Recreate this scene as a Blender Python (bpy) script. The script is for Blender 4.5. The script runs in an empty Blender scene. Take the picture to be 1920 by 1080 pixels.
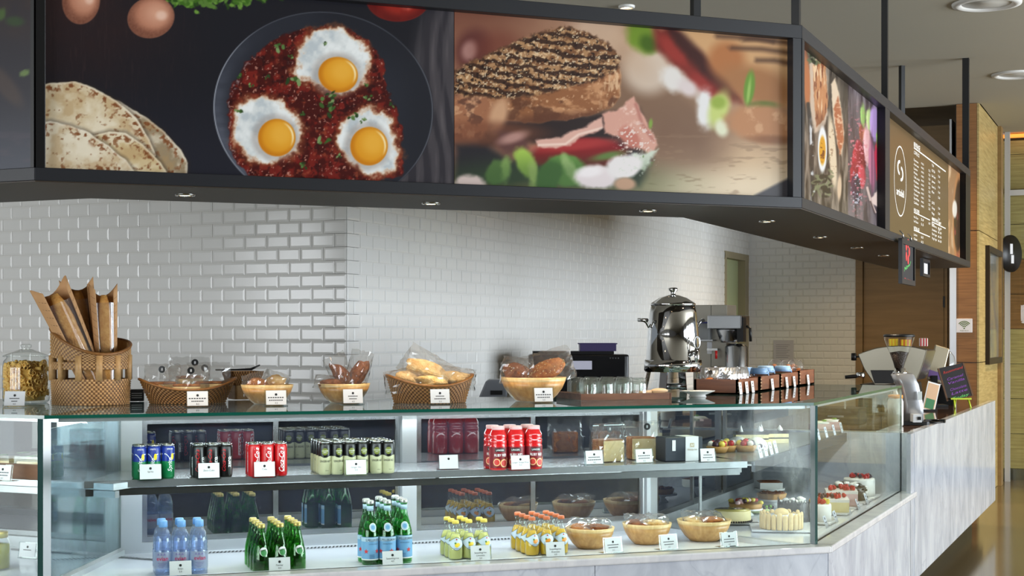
import bpy, math, random
import numpy as np
from math import sin, cos, pi, radians, sqrt, atan2, tan, hypot
from mathutils import Vector, Matrix
random.seed(7)
SC = bpy.context.scene
COL = SC.collection
# ------------------------------------------------------------------ camera
FPX, HOR, CAMH, TH = 2800.0, 627.0, 1.6, radians(23.5)
AX = np.array([-sin(TH), cos(TH)]); RT = np.array([cos(TH), sin(TH)])
cam = bpy.data.objects.new('camera', bpy.data.cameras.new('camera'))
COL.objects.link(cam)
cam.location = (0, 0, CAMH); cam.rotation_euler = (radians(90), 0, TH)
cam.data.sensor_width = 36; cam.data.lens = FPX / 1920 * 36
cam.data.shift_y = (HOR - 540) / 1920
cam.data.clip_end = 200
SC.camera = cam
# ------------------------------------------------------------------ light
world = bpy.data.worlds.new('daylight'); SC.world = world; world.use_nodes = True
bg = world.node_tree.nodes['Background']
bg.inputs[0].default_value = (0.80, 0.90, 1.0, 1); bg.inputs[1].default_value = 0.30
SC.view_settings.view_transform = 'Standard'; SC.view_settings.look = 'None'
SC.view_settings.exposure = 0.0; SC.view_settings.gamma = 1; SC.view_settings.use_curve_mapping = False
SC.cycles.max_bounces = 8; SC.cycles.transparent_max_bounces = 24; SC.cycles.glossy_bounces = 5
SC.cycles.transmission_bounces = 6; SC.cycles.diffuse_bounces = 3
SC.cycles.caustics_reflective = False; SC.cycles.caustics_refractive = False
SC.cycles.sample_clamp_indirect = 4.0

def area(name, loc, target, sx, sy, power, col, spread=180):
    l = bpy.data.lights.new(name, 'AREA'); l.shape = 'RECTANGLE'; l.size = sx; l.size_y = sy
    l.energy = power; l.color = col; l.spread = radians(spread)
    o = bpy.data.objects.new(name, l); COL.objects.link(o); o.location = loc
    d = Vector(target) - Vector(loc); o.rotation_euler = d.to_track_quat('-Z', 'Y').to_euler()
    return o
# tall windows of the room behind the camera: daylight
WINX = [-12.0, -9.1, -6.2, -3.3]
WINY = [3.7, 6.3, 8.9, 11.5, 14.1]
for i, wx in enumerate(WINX):
    area('window_daylight', (wx, -5.2, 1.75), (wx, 0, 1.75), 2.3, 3.2, 230, (0.92, 0.96, 1.0))
for i, wy in enumerate(WINY):
    area('window_daylight', (8.2, wy, 1.75), (0, wy, 1.75), 2.2, 3.2, 90 if wy < 4 else 480, (0.86, 0.93, 1.0))   # the first one is dimmed to keep its reflection in the glass faint

# ------------------------------------------------------------------ geometry helpers
def W(u, v, d):
    p = RT * ((u - 960) / FPX * d) + AX * d
    return np.array([p[0], p[1], CAMH + (HOR - v) / FPX * d])
def onz(u, v, z): return W(u, v, (CAMH - z) * FPX / (v - HOR))
def onplane(u, n, c):
    r = RT * (u - 960) / FPX + AX; d = c / np.dot(n, r); return r * d, d
def proj(p):
    d = np.dot(p[:2], AX); return 960 + FPX * np.dot(p[:2], RT) / d, HOR + FPX * (CAMH - p[2]) / d, d
def hz(v, d): return CAMH + (HOR - v) / FPX * d

def lin(c):
    c = np.asarray(c, float) / 255.0
    return np.where(c <= 0.04045, c / 12.92, ((c + 0.055) / 1.055) ** 2.4)
MATS = {}
def mat(name, rgb, rough=0.5, metal=0.0, spec=0.5, emit=None, es=1.0, noise=None, bump=None, coat=0, trans=0, alpha=1, sub=0, attr=None, ior=1.45):
    """principled material; rgb 0-255 sRGB. noise=(scale,amount,rgb2[,stretch]) blends a second colour; bump=(scale,strength)"""
    if name in MATS: return MATS[name]
    m = bpy.data.materials.new(name); m.use_nodes = True
    nt = m.node_tree; b = nt.nodes['Principled BSDF']
    c = (*lin(rgb), 1)
    b.inputs['Base Color'].default_value = c; b.inputs['Roughness'].default_value = rough
    b.inputs['Metallic'].default_value = metal; b.inputs['Specular IOR Level'].default_value = spec
    b.inputs['Coat Weight'].default_value = coat; b.inputs['Transmission Weight'].default_value = trans
    b.inputs['Alpha'].default_value = alpha; b.inputs['IOR'].default_value = ior
    if sub: b.inputs['Subsurface Weight'].default_value = sub; b.inputs['Subsurface Radius'].default_value = (.02, .01, .005)
    if emit is not None:
        b.inputs['Emission Color'].default_value = (*lin(emit), 1); b.inputs['Emission Strength'].default_value = es
    tc = nt.nodes.new('ShaderNodeTexCoord')
    if attr:
        a = nt.nodes.new('ShaderNodeVertexColor'); a.layer_name = attr
        nt.links.new(a.outputs['Color'], b.inputs['Base Color'])
        if es and emit is not None: nt.links.new(a.outputs['Color'], b.inputs['Emission Color'])
    if noise:
        sc, amt, rgb2 = noise[:3]; st = noise[3] if len(noise) > 3 else (1, 1, 1)
        mp = nt.nodes.new('ShaderNodeMapping'); mp.inputs['Scale'].default_value = st
        n = nt.nodes.new('ShaderNodeTexNoise'); n.inputs['Scale'].default_value = sc; n.inputs['Detail'].default_value = 5
        r = nt.nodes.new('ShaderNodeValToRGB'); r.color_ramp.elements[0].position = .5 - .22; r.color_ramp.elements[1].position = .5 + .22
        r.color_ramp.elements[0].color = c
        c2 = np.array(lin(rgb2)) * amt + np.array(c[:3]) * (1 - amt); r.color_ramp.elements[1].color = (*c2, 1)
        nt.links.new(tc.outputs['Object'], mp.inputs[0]); nt.links.new(mp.outputs[0], n.inputs['Vector'])
        nt.links.new(n.outputs['Fac'], r.inputs[0]); nt.links.new(r.outputs[0], b.inputs['Base Color'])
    if bump:
        sc, st = bump[:2]
        n2 = nt.nodes.new('ShaderNodeTexNoise'); n2.inputs['Scale'].default_value = sc; n2.inputs['Detail'].default_value = 4
        mp2 = nt.nodes.new('ShaderNodeMapping'); mp2.inputs['Scale'].default_value = bump[2] if len(bump) > 2 else (1, 1, 1)
        bp = nt.nodes.new('ShaderNodeBump'); bp.inputs['Strength'].default_value = st; bp.inputs['Distance'].default_value = .01
        nt.links.new(tc.outputs['Object'], mp2.inputs[0]); nt.links.new(mp2.outputs[0], n2.inputs['Vector'])
        nt.links.new(n2.outputs['Fac'], bp.inputs['Height']); nt.links.new(bp.outputs[0], b.inputs['Normal'])
    MATS[name] = m
    return m
def thin_glass(name, tint=(255, 255, 255), refl=1.0, rough=0.0, haze=0.0, hazergb=(225, 230, 235), hscale=4, ior=1.5, hramp=(.42, .62), fade=None):
    """thin pane: transparent with a fresnel reflection, optional pale haze"""
    if name in MATS: return MATS[name]
    m = bpy.data.materials.new(name); m.use_nodes = True; nt = m.node_tree; nt.nodes.clear()
    L = nt.links.new; N = nt.nodes.new
    out = N('ShaderNodeOutputMaterial'); tr = N('ShaderNodeBsdfTransparent'); tr.inputs[0].default_value = (*lin(tint), 1)
    gl = N('ShaderNodeBsdfGlossy'); gl.inputs['Roughness'].default_value = rough
    lw = N('ShaderNodeLayerWeight'); lw.inputs[0].default_value = .5      # schlick reflectance, alike from both sides
    pw = N('ShaderNodeMath'); pw.operation = 'POWER'; pw.inputs[1].default_value = 5; L(lw.outputs['Facing'], pw.inputs[0])
    r0 = ((ior - 1) / (ior + 1)) ** 2
    fr = N('ShaderNodeMath'); fr.operation = 'MULTIPLY_ADD'; fr.inputs[1].default_value = 1 - r0; fr.inputs[2].default_value = r0; L(pw.outputs[0], fr.inputs[0])
    mu = N('ShaderNodeMath'); mu.operation = 'MULTIPLY'; mu.inputs[1].default_value = refl; mu.use_clamp = True
    mx = N('ShaderNodeMixShader'); L(fr.outputs[0], mu.inputs[0]); L(mu.outputs[0], mx.inputs[0])
    L(tr.outputs[0], mx.inputs[1]); L(gl.outputs[0], mx.inputs[2]); last = mx
    if haze:
        df = N('ShaderNodeBsdfDiffuse'); df.inputs[0].default_value = (*lin(hazergb), 1)
        ts = N('ShaderNodeBsdfTranslucent'); ts.inputs[0].default_value = (*lin(hazergb), 1)
        ad = N('ShaderNodeMixShader'); ad.inputs[0].default_value = .5; L(df.outputs[0], ad.inputs[1]); L(ts.outputs[0], ad.inputs[2])
        tc = N('ShaderNodeTexCoord'); mp = N('ShaderNodeMapping'); mp.inputs['Scale'].default_value = (1, 1, .45)
        n = N('ShaderNodeTexNoise'); n.inputs['Scale'].default_value = hscale; n.inputs['Detail'].default_value = 8; n.inputs['Roughness'].default_value = .65
        r = N('ShaderNodeMapRange'); r.inputs[1].default_value = hramp[0]; r.inputs[2].default_value = hramp[1]; r.inputs[4].default_value = haze
        L(tc.outputs['Object'], mp.inputs[0]); L(mp.outputs[0], n.inputs['Vector']); L(n.outputs['Fac'], r.inputs[0])
        src = r
        if fade:
            va = N('ShaderNodeVertexColor'); va.layer_name = fade; mm = N('ShaderNodeMath'); mm.operation = 'MULTIPLY'; L(r.outputs[0], mm.inputs[0]); L(va.outputs['Color'], mm.inputs[1]); src = mm
        m2 = N('ShaderNodeMixShader'); L(src.outputs[0], m2.inputs[0]); L(last.outputs[0], m2.inputs[1]); L(ad.outputs[0], m2.inputs[2]); last = m2
    L(last.outputs[0], out.inputs[0])
    MATS[name] = m
    return m
def marble(name, base=(196, 200, 206), vein=(140, 146, 156), warm=(205, 200, 196), rough=.16, scale=1.0, rot=0.5):
    if name in MATS: return MATS[name]
    m = bpy.data.materials.new(name); m.use_nodes = True; nt = m.node_tree; L = nt.links.new; N = nt.nodes.new
    b = nt.nodes['Principled BSDF']; b.inputs['Roughness'].default_value = rough
    tc = N('ShaderNodeTexCoord'); mp = N('ShaderNodeMapping'); mp.inputs['Scale'].default_value = (1.5 * scale, 1.5 * scale, .8 * scale); mp.inputs['Rotation'].default_value = (.3, rot, .2)
    L(tc.outputs['Object'], mp.inputs[0])
    n1 = N('ShaderNodeTexNoise'); n1.inputs['Scale'].default_value = 3.2; n1.inputs['Detail'].default_value = 10; n1.inputs['Roughness'].default_value = .62; n1.inputs['Distortion'].default_value = .8
    n2 = N('ShaderNodeTexNoise'); n2.inputs['Scale'].default_value = 1.1; n2.inputs['Detail'].default_value = 6; n2.inputs['Distortion'].default_value = 2.2
    L(mp.outputs[0], n1.inputs['Vector']); L(mp.outputs[0], n2.inputs['Vector'])
    r1 = N('ShaderNodeValToRGB'); e = r1.color_ramp.elements
    e[0].position = .22; e[0].color = (*lin(vein), 1); e[1].position = .62; e[1].color = (*lin(base), 1)
    x = r1.color_ramp.elements.new(.8); x.color = (*lin(warm), 1)
    L(n1.outputs['Fac'], r1.inputs[0])
    ab = N('ShaderNodeMath'); ab.operation = 'SUBTRACT'; ab.inputs[1].default_value = .5; L(n2.outputs['Fac'], ab.inputs[0])
    a2 = N('ShaderNodeMath'); a2.operation = 'ABSOLUTE'; L(ab.outputs[0], a2.inputs[0])
    mr = N('ShaderNodeMapRange'); mr.inputs[1].default_value = 0.0; mr.inputs[2].default_value = .014; mr.inputs[3].default_value = .35; mr.inputs[4].default_value = 0
    L(a2.outputs[0], mr.inputs[0])
    mx = N('ShaderNodeMix'); mx.data_type = 'RGBA'; L(mr.outputs[0], mx.inputs[0]); L(r1.outputs[0], mx.inputs[6]); mx.inputs[7].default_value = (*lin(vein), 1)
    L(mx.outputs[2], b.inputs['Base Color'])
    MATS[name] = m
    return m
def wood(name, c1, c2, rough=.5, sx=1, sy=1, sz=1, scale=3, coat=0):
    if name in MATS: return MATS[name]
    m = bpy.data.materials.new(name); m.use_nodes = True; nt = m.node_tree; L = nt.links.new; N = nt.nodes.new
    b = nt.nodes['Principled BSDF']; b.inputs['Roughness'].default_value = rough; b.inputs['Coat Weight'].default_value = coat
    tc = N('ShaderNodeTexCoord'); mp = N('ShaderNodeMapping'); mp.inputs['Scale'].default_value = (sx, sy, sz)
    n = N('ShaderNodeTexNoise'); n.inputs['Scale'].default_value = scale; n.inputs['Detail'].default_value = 8; n.inputs['Distortion'].default_value = .6
    r = N('ShaderNodeValToRGB'); r.color_ramp.elements[0].position = .32; r.color_ramp.elements[1].position = .68
    r.color_ramp.elements[0].color = (*lin(c1), 1); r.color_ramp.elements[1].color = (*lin(c2), 1)
    L(tc.outputs['Object'], mp.inputs[0]); L(mp.outputs[0], n.inputs['Vector']); L(n.outputs['Fac'], r.inputs[0]); L(r.outputs[0], b.inputs['Base Color'])
    MATS[name] = m
    return m

class B:
    """mesh collector: verts, faces with material index and smooth flag"""
    def __init__(s): s.v = []; s.f = []; s.m = []; s.s = []
    def add(s, vs, fs, m=0, sm=False):
        o = len(s.v); s.v.extend([tuple(map(float, p)) for p in vs])
        for f in fs: s.f.append([i + o for i in f]); s.m.append(m); s.s.append(sm)
        return s
    def box(s, c, size, m=0, rz=0.0, rx=0.0, ry=0.0, taper=1.0):
        x, y, z = [k / 2 for k in size]; M = Matrix.Rotation(rz, 3, 'Z') @ Matrix.Rotation(ry, 3, 'Y') @ Matrix.Rotation(rx, 3, 'X')
        vs = []
        for dz in (-1, 1):
            k = taper if dz > 0 else 1
            for dx, dy in ((-1, -1), (1, -1), (1, 1), (-1, 1)):
                q = M @ Vector((dx * x * k, dy * y * k, dz * z)); vs.append((q.x + c[0], q.y + c[1], q.z + c[2]))
        return s.add(vs, [(3, 2, 1, 0), (4, 5, 6, 7), (0, 1, 5, 4), (1, 2, 6, 5), (2, 3, 7, 6), (3, 0, 4, 7)], m)
    def rbox(s, c, size, r=.01, m=0, rz=0.0, n=3, sm=True):
        """box with rounded vertical edges"""
        x, y, z = [k / 2 for k in size]; P = []
        for (cx, cy, a0) in ((x - r, y - r, 0), (-x + r, y - r, pi / 2), (-x + r, -y + r, pi), (x - r, -y + r, 3 * pi / 2)):
            for k in range(n + 1):
                a = a0 + k / n * pi / 2; P.append((cx + r * cos(a), cy + r * sin(a)))
        ca, sa = cos(rz), sin(rz)
        P = [(c[0] + a * ca - b * sa, c[1] + a * sa + b * ca) for a, b in P]
        return s.prism(P, c[2] - z, c[2] + z, m)
    def prism(s, poly, z0, z1, m=0, mt=None):
        n = len(poly); vs = [(p[0], p[1], z0) for p in poly] + [(p[0], p[1], z1) for p in poly]
        A = sum(poly[i][0] * poly[(i + 1) % n][1] - poly[(i + 1) % n][0] * poly[i][1] for i in range(n))
        if A < 0: vs = vs[:n][::-1] + vs[n:][::-1]
        s.add(vs, [tuple(range(n - 1, -1, -1)), tuple(range(n, 2 * n))], m if mt is None else mt)
        o = len(s.v) - 2 * n
        for i in range(n):
            j = (i + 1) % n; s.f.append([o + i, o + j, o + n + j, o + n + i]); s.m.append(m); s.s.append(False)
        return s
    def lathe(s, prof, n=24, m=0, c=(0, 0, 0), sm=True, ms=None, sx=1.0, sy=1.0, closed=True):
        """prof: list of (r,z) bottom to top; ms: material per segment"""
        k = len(prof); vs = []
        for r, z in prof:
            for i in range(n):
                a = 2 * pi * i / n; vs.append((c[0] + r * sx * cos(a), c[1] + r * sy * sin(a), c[2] + z))
        o = len(s.v); s.v.extend(vs)
        for j in range(k - 1):
            for i in range(n):
                i2 = (i + 1) % n
                s.f.append([o + j * n + i, o + j * n + i2, o + (j + 1) * n + i2, o + (j + 1) * n + i]); s.m.append(ms[j] if ms else m); s.s.append(sm)
        if closed:
            if prof[0][0] > 1e-5: s.f.append([o + i for i in range(n - 1, -1, -1)]); s.m.append(ms[0] if ms else m); s.s.append(False)
            if prof[-1][0] > 1e-5: s.f.append([o + (k - 1) * n + i for i in range(n)]); s.m.append(ms[-1] if ms else m); s.s.append(False)
        return s
    def tube(s, pts, r, n=8, m=0, cap=True):
        pts = [Vector(p) for p in pts]; k = len(pts); rs = r if hasattr(r, '__len__') else [r] * k
        o = len(s.v); up = None
        for i, p in enumerate(pts):
            t = (pts[min(i + 1, k - 1)] - pts[max(i - 1, 0)]).normalized()
            if up is None: up = Vector((0, 0, 1)) if abs(t.z) < .9 else Vector((1, 0, 0))
            a = t.cross(up).normalized(); b = a.cross(t).normalized(); up = b
            for j in range(n):
                q = p + (a * cos(2 * pi * j / n) + b * sin(2 * pi * j / n)) * rs[i]; s.v.append((q.x, q.y, q.z))
        for i in range(k - 1):
            for j in range(n):
                j2 = (j + 1) % n; s.f.append([o + i * n + j, o + i * n + j2, o + (i + 1) * n + j2, o + (i + 1) * n + j]); s.m.append(m); s.s.append(True)
        if cap:
            s.f.append([o + j for j in range(n - 1, -1, -1)]); s.m.append(m); s.s.append(False)
            s.f.append([o + (k - 1) * n + j for j in range(n)]); s.m.append(m); s.s.append(False)
        return s
    def blob(s, c, r, m=0, nu=16, nv=10, wob=0.0, seed=0, rz=0, flat=None):
        """ellipsoid with lumps"""
        rnd = random.Random(seed); ph = [(rnd.uniform(0, 6.28), rnd.uniform(0, 6.28), rnd.randint(1, 3), rnd.randint(1, 3)) for _ in range(4)]
        vs = []; fs = []
        for j in range(nv + 1):
            la = -pi / 2 + pi * j / nv
            for i in range(nu):
                lo = 2 * pi * i / nu
                k = 1 + wob * sum(sin(a + p * lo) * cos(b + q * la * 2) for a, b, p, q in ph) / 2 * cos(la)
                x, y, z = r[0] * k * cos(la) * cos(lo), r[1] * k * cos(la) * sin(lo), r[2] * k * sin(la)
                if flat is not None and z < -flat: z = -flat
                vs.append((c[0] + x * cos(rz) - y * sin(rz), c[1] + x * sin(rz) + y * cos(rz), c[2] + z))
        for j in range(nv):
            for i in range(nu):
                i2 = (i + 1) % nu; fs.append((j * nu + i, j * nu + i2, (j + 1) * nu + i2, (j + 1) * nu + i))
        return s.add(vs, fs, m, True)
    def build(s, name, mats, parent=None, loc=None, rz=0.0, rot=None):
        me = bpy.data.meshes.new(name)
        if parent is not None and loc is None:      # world coordinates given: make them local to the parent empty
            l = parent.location; vs = [(a - l.x, b - l.y, c - l.z) for a, b, c in s.v] if parent.rotation_euler.z == 0 else s.v
        else: vs = s.v
        me.from_pydata(vs, [], s.f)
        for mm in (mats if isinstance(mats, (list, tuple)) else [mats]): me.materials.append(mm)
        me.polygons.foreach_set('material_index', s.m); me.polygons.foreach_set('use_smooth', s.s)
        me.update()
        o = bpy.data.objects.new(name, me); COL.objects.link(o)
        if parent is not None: o.parent = parent
        if loc is not None: o.location = loc
        if rot is not None: o.rotation_euler = rot
        elif rz: o.rotation_euler.z = rz
        return o
def local(s, name, mats, parent, loc=(0, 0, 0), rz=0.0, rot=None): return s.build(name, mats, parent, loc, rz, rot)
B.local = local
def bevel(o, w=.004, seg=2):
    md = o.modifiers.new('bevel', 'BEVEL'); md.width = w; md.segments = seg; md.limit_method = 'ANGLE'; md.angle_limit = radians(40)
    return o
def tag(o, label, cat, group=None, kind=None):
    o['label'] = label; o['category'] = cat
    if group: o['group'] = group
    if kind: o['kind'] = kind
    return o
def struct(o): o['kind'] = 'structure'; return o
def stuff(o): o['kind'] = 'stuff'; return o
def thing(name, label, cat, loc=(0, 0, 0), rz=0.0, group=None):
    o = bpy.data.objects.new(name, None); COL.objects.link(o); o.location = tuple(map(float, loc)); o.rotation_euler.z = rz; o.empty_display_size = .05
    return tag(o, label, cat, group)
def sthing(name, loc=(0, 0, 0)):
    o = bpy.data.objects.new(name, None); COL.objects.link(o); o.location = loc; return struct(o)
KIDS = {}
def tree(o, parent=None):
    c = o.copy(); COL.objects.link(c)
    if parent is not None: c.parent = parent
    for k in list(o.children): tree(k, c)
    return c
def dup(root, loc, rz, label, scale=None):
    c = tree(root); c.location = tuple(map(float, loc)); c.rotation_euler = (0, 0, rz); c['label'] = label
    if scale: c.scale = (scale,) * 3
    return c
TXT = {}
def text2d(s, shear=0.0, res=2, bold=0.0):
    key = (s, shear, bold)
    if key in TXT: return TXT[key]
    cu = bpy.data.curves.new('t', 'FONT'); cu.body = s; cu.resolution_u = res; cu.shear = shear; cu.offset = bold; cu.fill_mode = 'FRONT'; cu.dimensions = '2D'
    o = bpy.data.objects.new('t', cu); me = o.to_mesh()
    v = np.array([x.co[:2] for x in me.vertices]) if len(me.vertices) else np.zeros((0, 2)); f = [tuple(p.vertices) for p in me.polygons]
    o.to_mesh_clear(); bpy.data.objects.remove(o); bpy.data.curves.remove(cu)
    if len(v):
        w = v[:, 0].max() - v[:, 0].min(); v[:, 0] -= v[:, 0].min() + w / 2; v[:, 1] -= .35
    TXT[key] = (v, f); return TXT[key]
def text_w(s, h, shear=0.0):
    v, f = text2d(s, shear); return (v[:, 0].max() - v[:, 0].min()) * h / .7
def text_flat(b, s, h, fn, m=0, shear=0.0, width=None, align='c', bold=0.0):
    """lettering of cap height h placed by fn(x,y)->3d point; width squeezes it to a given width"""
    v, f = text2d(s, shear, 2, bold)
    if not len(v): return
    k = h / .7; w = (v[:, 0].max() - v[:, 0].min()) * k; kx = k if width is None else k * width / w
    off = {'c': 0, 'l': (v[:, 0].max() - v[:, 0].min()) * kx / 2, 'r': -(v[:, 0].max() - v[:, 0].min()) * kx / 2}[align]
    b.add([fn(p[0] * kx + off, p[1] * k) for p in v], f, m)
class Run:
    """a straight run of the counter: s along it, d inwards, z up"""
    def __init__(s, o, dirv, nin): s.o = np.array(o[:2]); s.t = np.array(dirv); s.n = np.array(nin)
    def p(s, a, d, z): q = s.o + s.t * a + s.n * d; return (q[0], q[1], z)
    def box(s, b, a0, a1, d0, d1, z0, z1, m=0):
        P = [s.p(a0, d0, 0)[:2], s.p(a1, d0, 0)[:2], s.p(a1, d1, 0)[:2], s.p(a0, d1, 0)[:2]]
        return b.prism(P, z0, z1, m)
    def s_at(s, u, d=0.0):
        """s coordinate where the sight line of photo column u meets the plane d"""
        c = np.dot(s.n, s.o) + d; q, _ = onplane(u, s.n, c); return float(np.dot(q - s.o, s.t))
    def depth(s, a, d): return float(np.dot(s.o + s.t * a + s.n * d, AX))
    @property
    def rz(s): return atan2(s.t[1], s.t[0])
# ------------------------------------------------------------------ layout
TOPZ, LEDGE, DECK, SHELF, CTR = 1.31, .714, .68, 1.03, 1.04
C1 = onz(1526, 755, TOPZ); C0 = onz(83, 779, TOPZ)
fd = (C1 - C0)[:2]; FLEN = float(np.linalg.norm(fd)); fd = fd / FLEN
FR = Run(C0, fd, (-fd[1], fd[0]))
RR = Run(C1, (0, 1), (-1, 0))
LR = Run(C0, (1, 0), (0, 1))
RLEN = RR.s_at(1691)
CEN = RR.s_at(1850)                      # far end of the marble counter
LLEN = 2.2
CORN = W(650, 627, 8.52)[:2]             # convex corner of the tiled core
BACKY = onplane(1405, np.array([1, 0]), CORN[0])[0][1]
CEIL = 3.80
def inter(r1, d1, r2, d2):
    A = np.array([r1.n, r2.n]); c = np.array([np.dot(r1.n, r1.o) + d1, np.dot(r2.n, r2.o) + d2]); return np.linalg.solve(A, c)
def cornF(d): return inter(FR, d, RR, d)     # mitre line at the right corner
def cornL(d): return inter(LR, d, FR, d)
# ------------------------------------------------------------------ materials
M_tile = mat('white_glazed_tile', (222, 222, 219), .14, spec=.5, noise=(1.3, .25, (196, 192, 182)))
M_grout = mat('pale_grout', (205, 202, 194), .8)
M_dark = mat('anthracite_metal', (35, 36, 40), .42, spec=.5)
M_black = mat('black_metal', (14, 14, 15), .4)
M_soffit = mat('dark_brown_soffit', (52, 42, 31), .5)
M_steel = mat('brushed_steel', (170, 172, 175), .24, metal=1)
M_steel2 = mat('satin_aluminium', (212, 215, 220), .32, metal=.55)
M_chrome = mat('polished_chrome', (215, 215, 215), .04, metal=1)
M_white = mat('white_card', (218, 219, 222), .6)
M_deck = mat('white_deck', (226, 230, 238), .12)
M_ink = mat('black_ink', (22, 22, 24), .6)
M_edge = mat('green_glass_edge', (24, 92, 76), .08, spec=.8)
M_edge2 = mat('dark_green_glass_edge', (28, 66, 62), .08, spec=.8)
M_glass = thin_glass('clear_glass', (250, 254, 252), .55)
M_glasstop = thin_glass('glass_top', (232, 244, 240), 1.0)
M_fog = thin_glass('condensation_glass', (246, 250, 250), .6, haze=.16, hscale=3.5, hramp=(.40, .62))
M_fogwet = thin_glass('wet_condensation_glass', (250, 252, 252), .3, haze=.62, hscale=9, hramp=(.40, .72), fade='fog')
M_fogp = thin_glass('foggy_partition_glass', (190, 205, 212), 1.6, haze=.32, hazergb=(150, 162, 172), hscale=3.0, hramp=(.40, .62))
M_doorglass = mat('dark_mirror_glass', (40, 43, 54), .015, spec=.5, ior=3.2)
M_floor = mat('polished_stone_floor', (104, 92, 68), .13, spec=.6, noise=(1.2, .6, (122, 110, 84)), bump=(2.2, .02))
M_ceil = mat('painted_ceiling', (172, 166, 150), .8)
M_marble = marble('grey_white_marble', (208, 212, 219), (158, 164, 176), (214, 213, 213), .14)
M_marble_top = marble('marble_ledge', (230, 229, 229), (200, 201, 206), (232, 230, 228), .08, 1.4, 1.1)
M_oak = wood('oak_panel', (150, 128, 78), (186, 164, 108), .4, 1.2, 1.2, 22, 2.2)
M_oak2 = wood('teak_panel', (122, 82, 44), (150, 104, 60), .4, 1.2, 1.2, 26, 2.2)
M_brown = wood('dark_brown_panel', (124, 98, 58), (138, 110, 68), .45, 1, 1, 12, 1.5)
M_skirt = mat('dark_skirting', (30, 28, 24), .35)
M_darkin = mat('dark_cabinet_interior', (30, 31, 34), .5)
M_bulb = mat('warm_lamp', (255, 236, 205), .4, emit=(255, 214, 160), es=14)

# ------------------------------------------------------------------ the room
b = B(); b.prism([(-16, -5.6), (9, -5.6), (9, 30), (-16, 30)], -.1, 0); fl = struct(b.build('floor', M_floor))
b = B(); b.prism([(-16, -5.6), (9, -5.6), (9, 14.85), (-16, 14.85)], CEIL, CEIL + .25)
b.prism([(-1.58, 14.85), (9, 14.85), (9, 30), (-1.58, 30)], CEIL, CEIL + .25); struct(b.build('ceiling', M_ceil))
b = B(); b.prism([(-16, 14.85), (-1.58, 14.85), (-1.58, 17.5), (-16, 17.5)], CEIL + .7, CEIL + .8); struct(b.build('ceiling', M_ceil))
# window walls behind and beside the viewpoint (mullions and breast walls)
M_mull = mat('window_frame_paint', (120, 120, 118), .5)
b = B(); b.prism([(-1.7, -5.3), (8.5, -5.3), (8.5, -5.0), (-1.7, -5.0)], 0, CEIL); struct(b.build('wall_behind', mat('dark_room_wall', (112, 110, 108), .7)))
b = B(); b.prism([(8.2, -5), (8.5, -5), (8.5, 2.3), (8.2, 2.3)], 0, CEIL); struct(b.build('wall_side', MATS['dark_room_wall']))
wn = sthing('window_1', (-7, -5.0, 0))
for x in [wx - 1.45 for wx in WINX] + [-1.85]:
    b = B(); b.box((x, -5.0, CEIL / 2), (.3, .2, CEIL)); b.build('mullion', M_mull, wn)
for z0, z1 in ((0, .12), (3.4, CEIL)):
    b = B(); b.box((-7.6, -5.0, (z0 + z1) / 2), (12, .2, z1 - z0)); b.build('window_rail', M_mull, wn)
wn = sthing('window_2', (8.1, 6, 0))
for y in [wy - 1.3 for wy in WINY] + [15.4]:
    b = B(); b.box((8.0, y, CEIL / 2), (.2, .5, CEIL)); b.build('mullion', M_mull, wn)
for z0, z1 in ((0, .12), (3.4, CEIL)):
    b = B(); b.box((8.0, 8.9, (z0 + z1) / 2), (.2, 13.2, z1 - z0)); b.build('window_rail', M_mull, wn)

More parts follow.
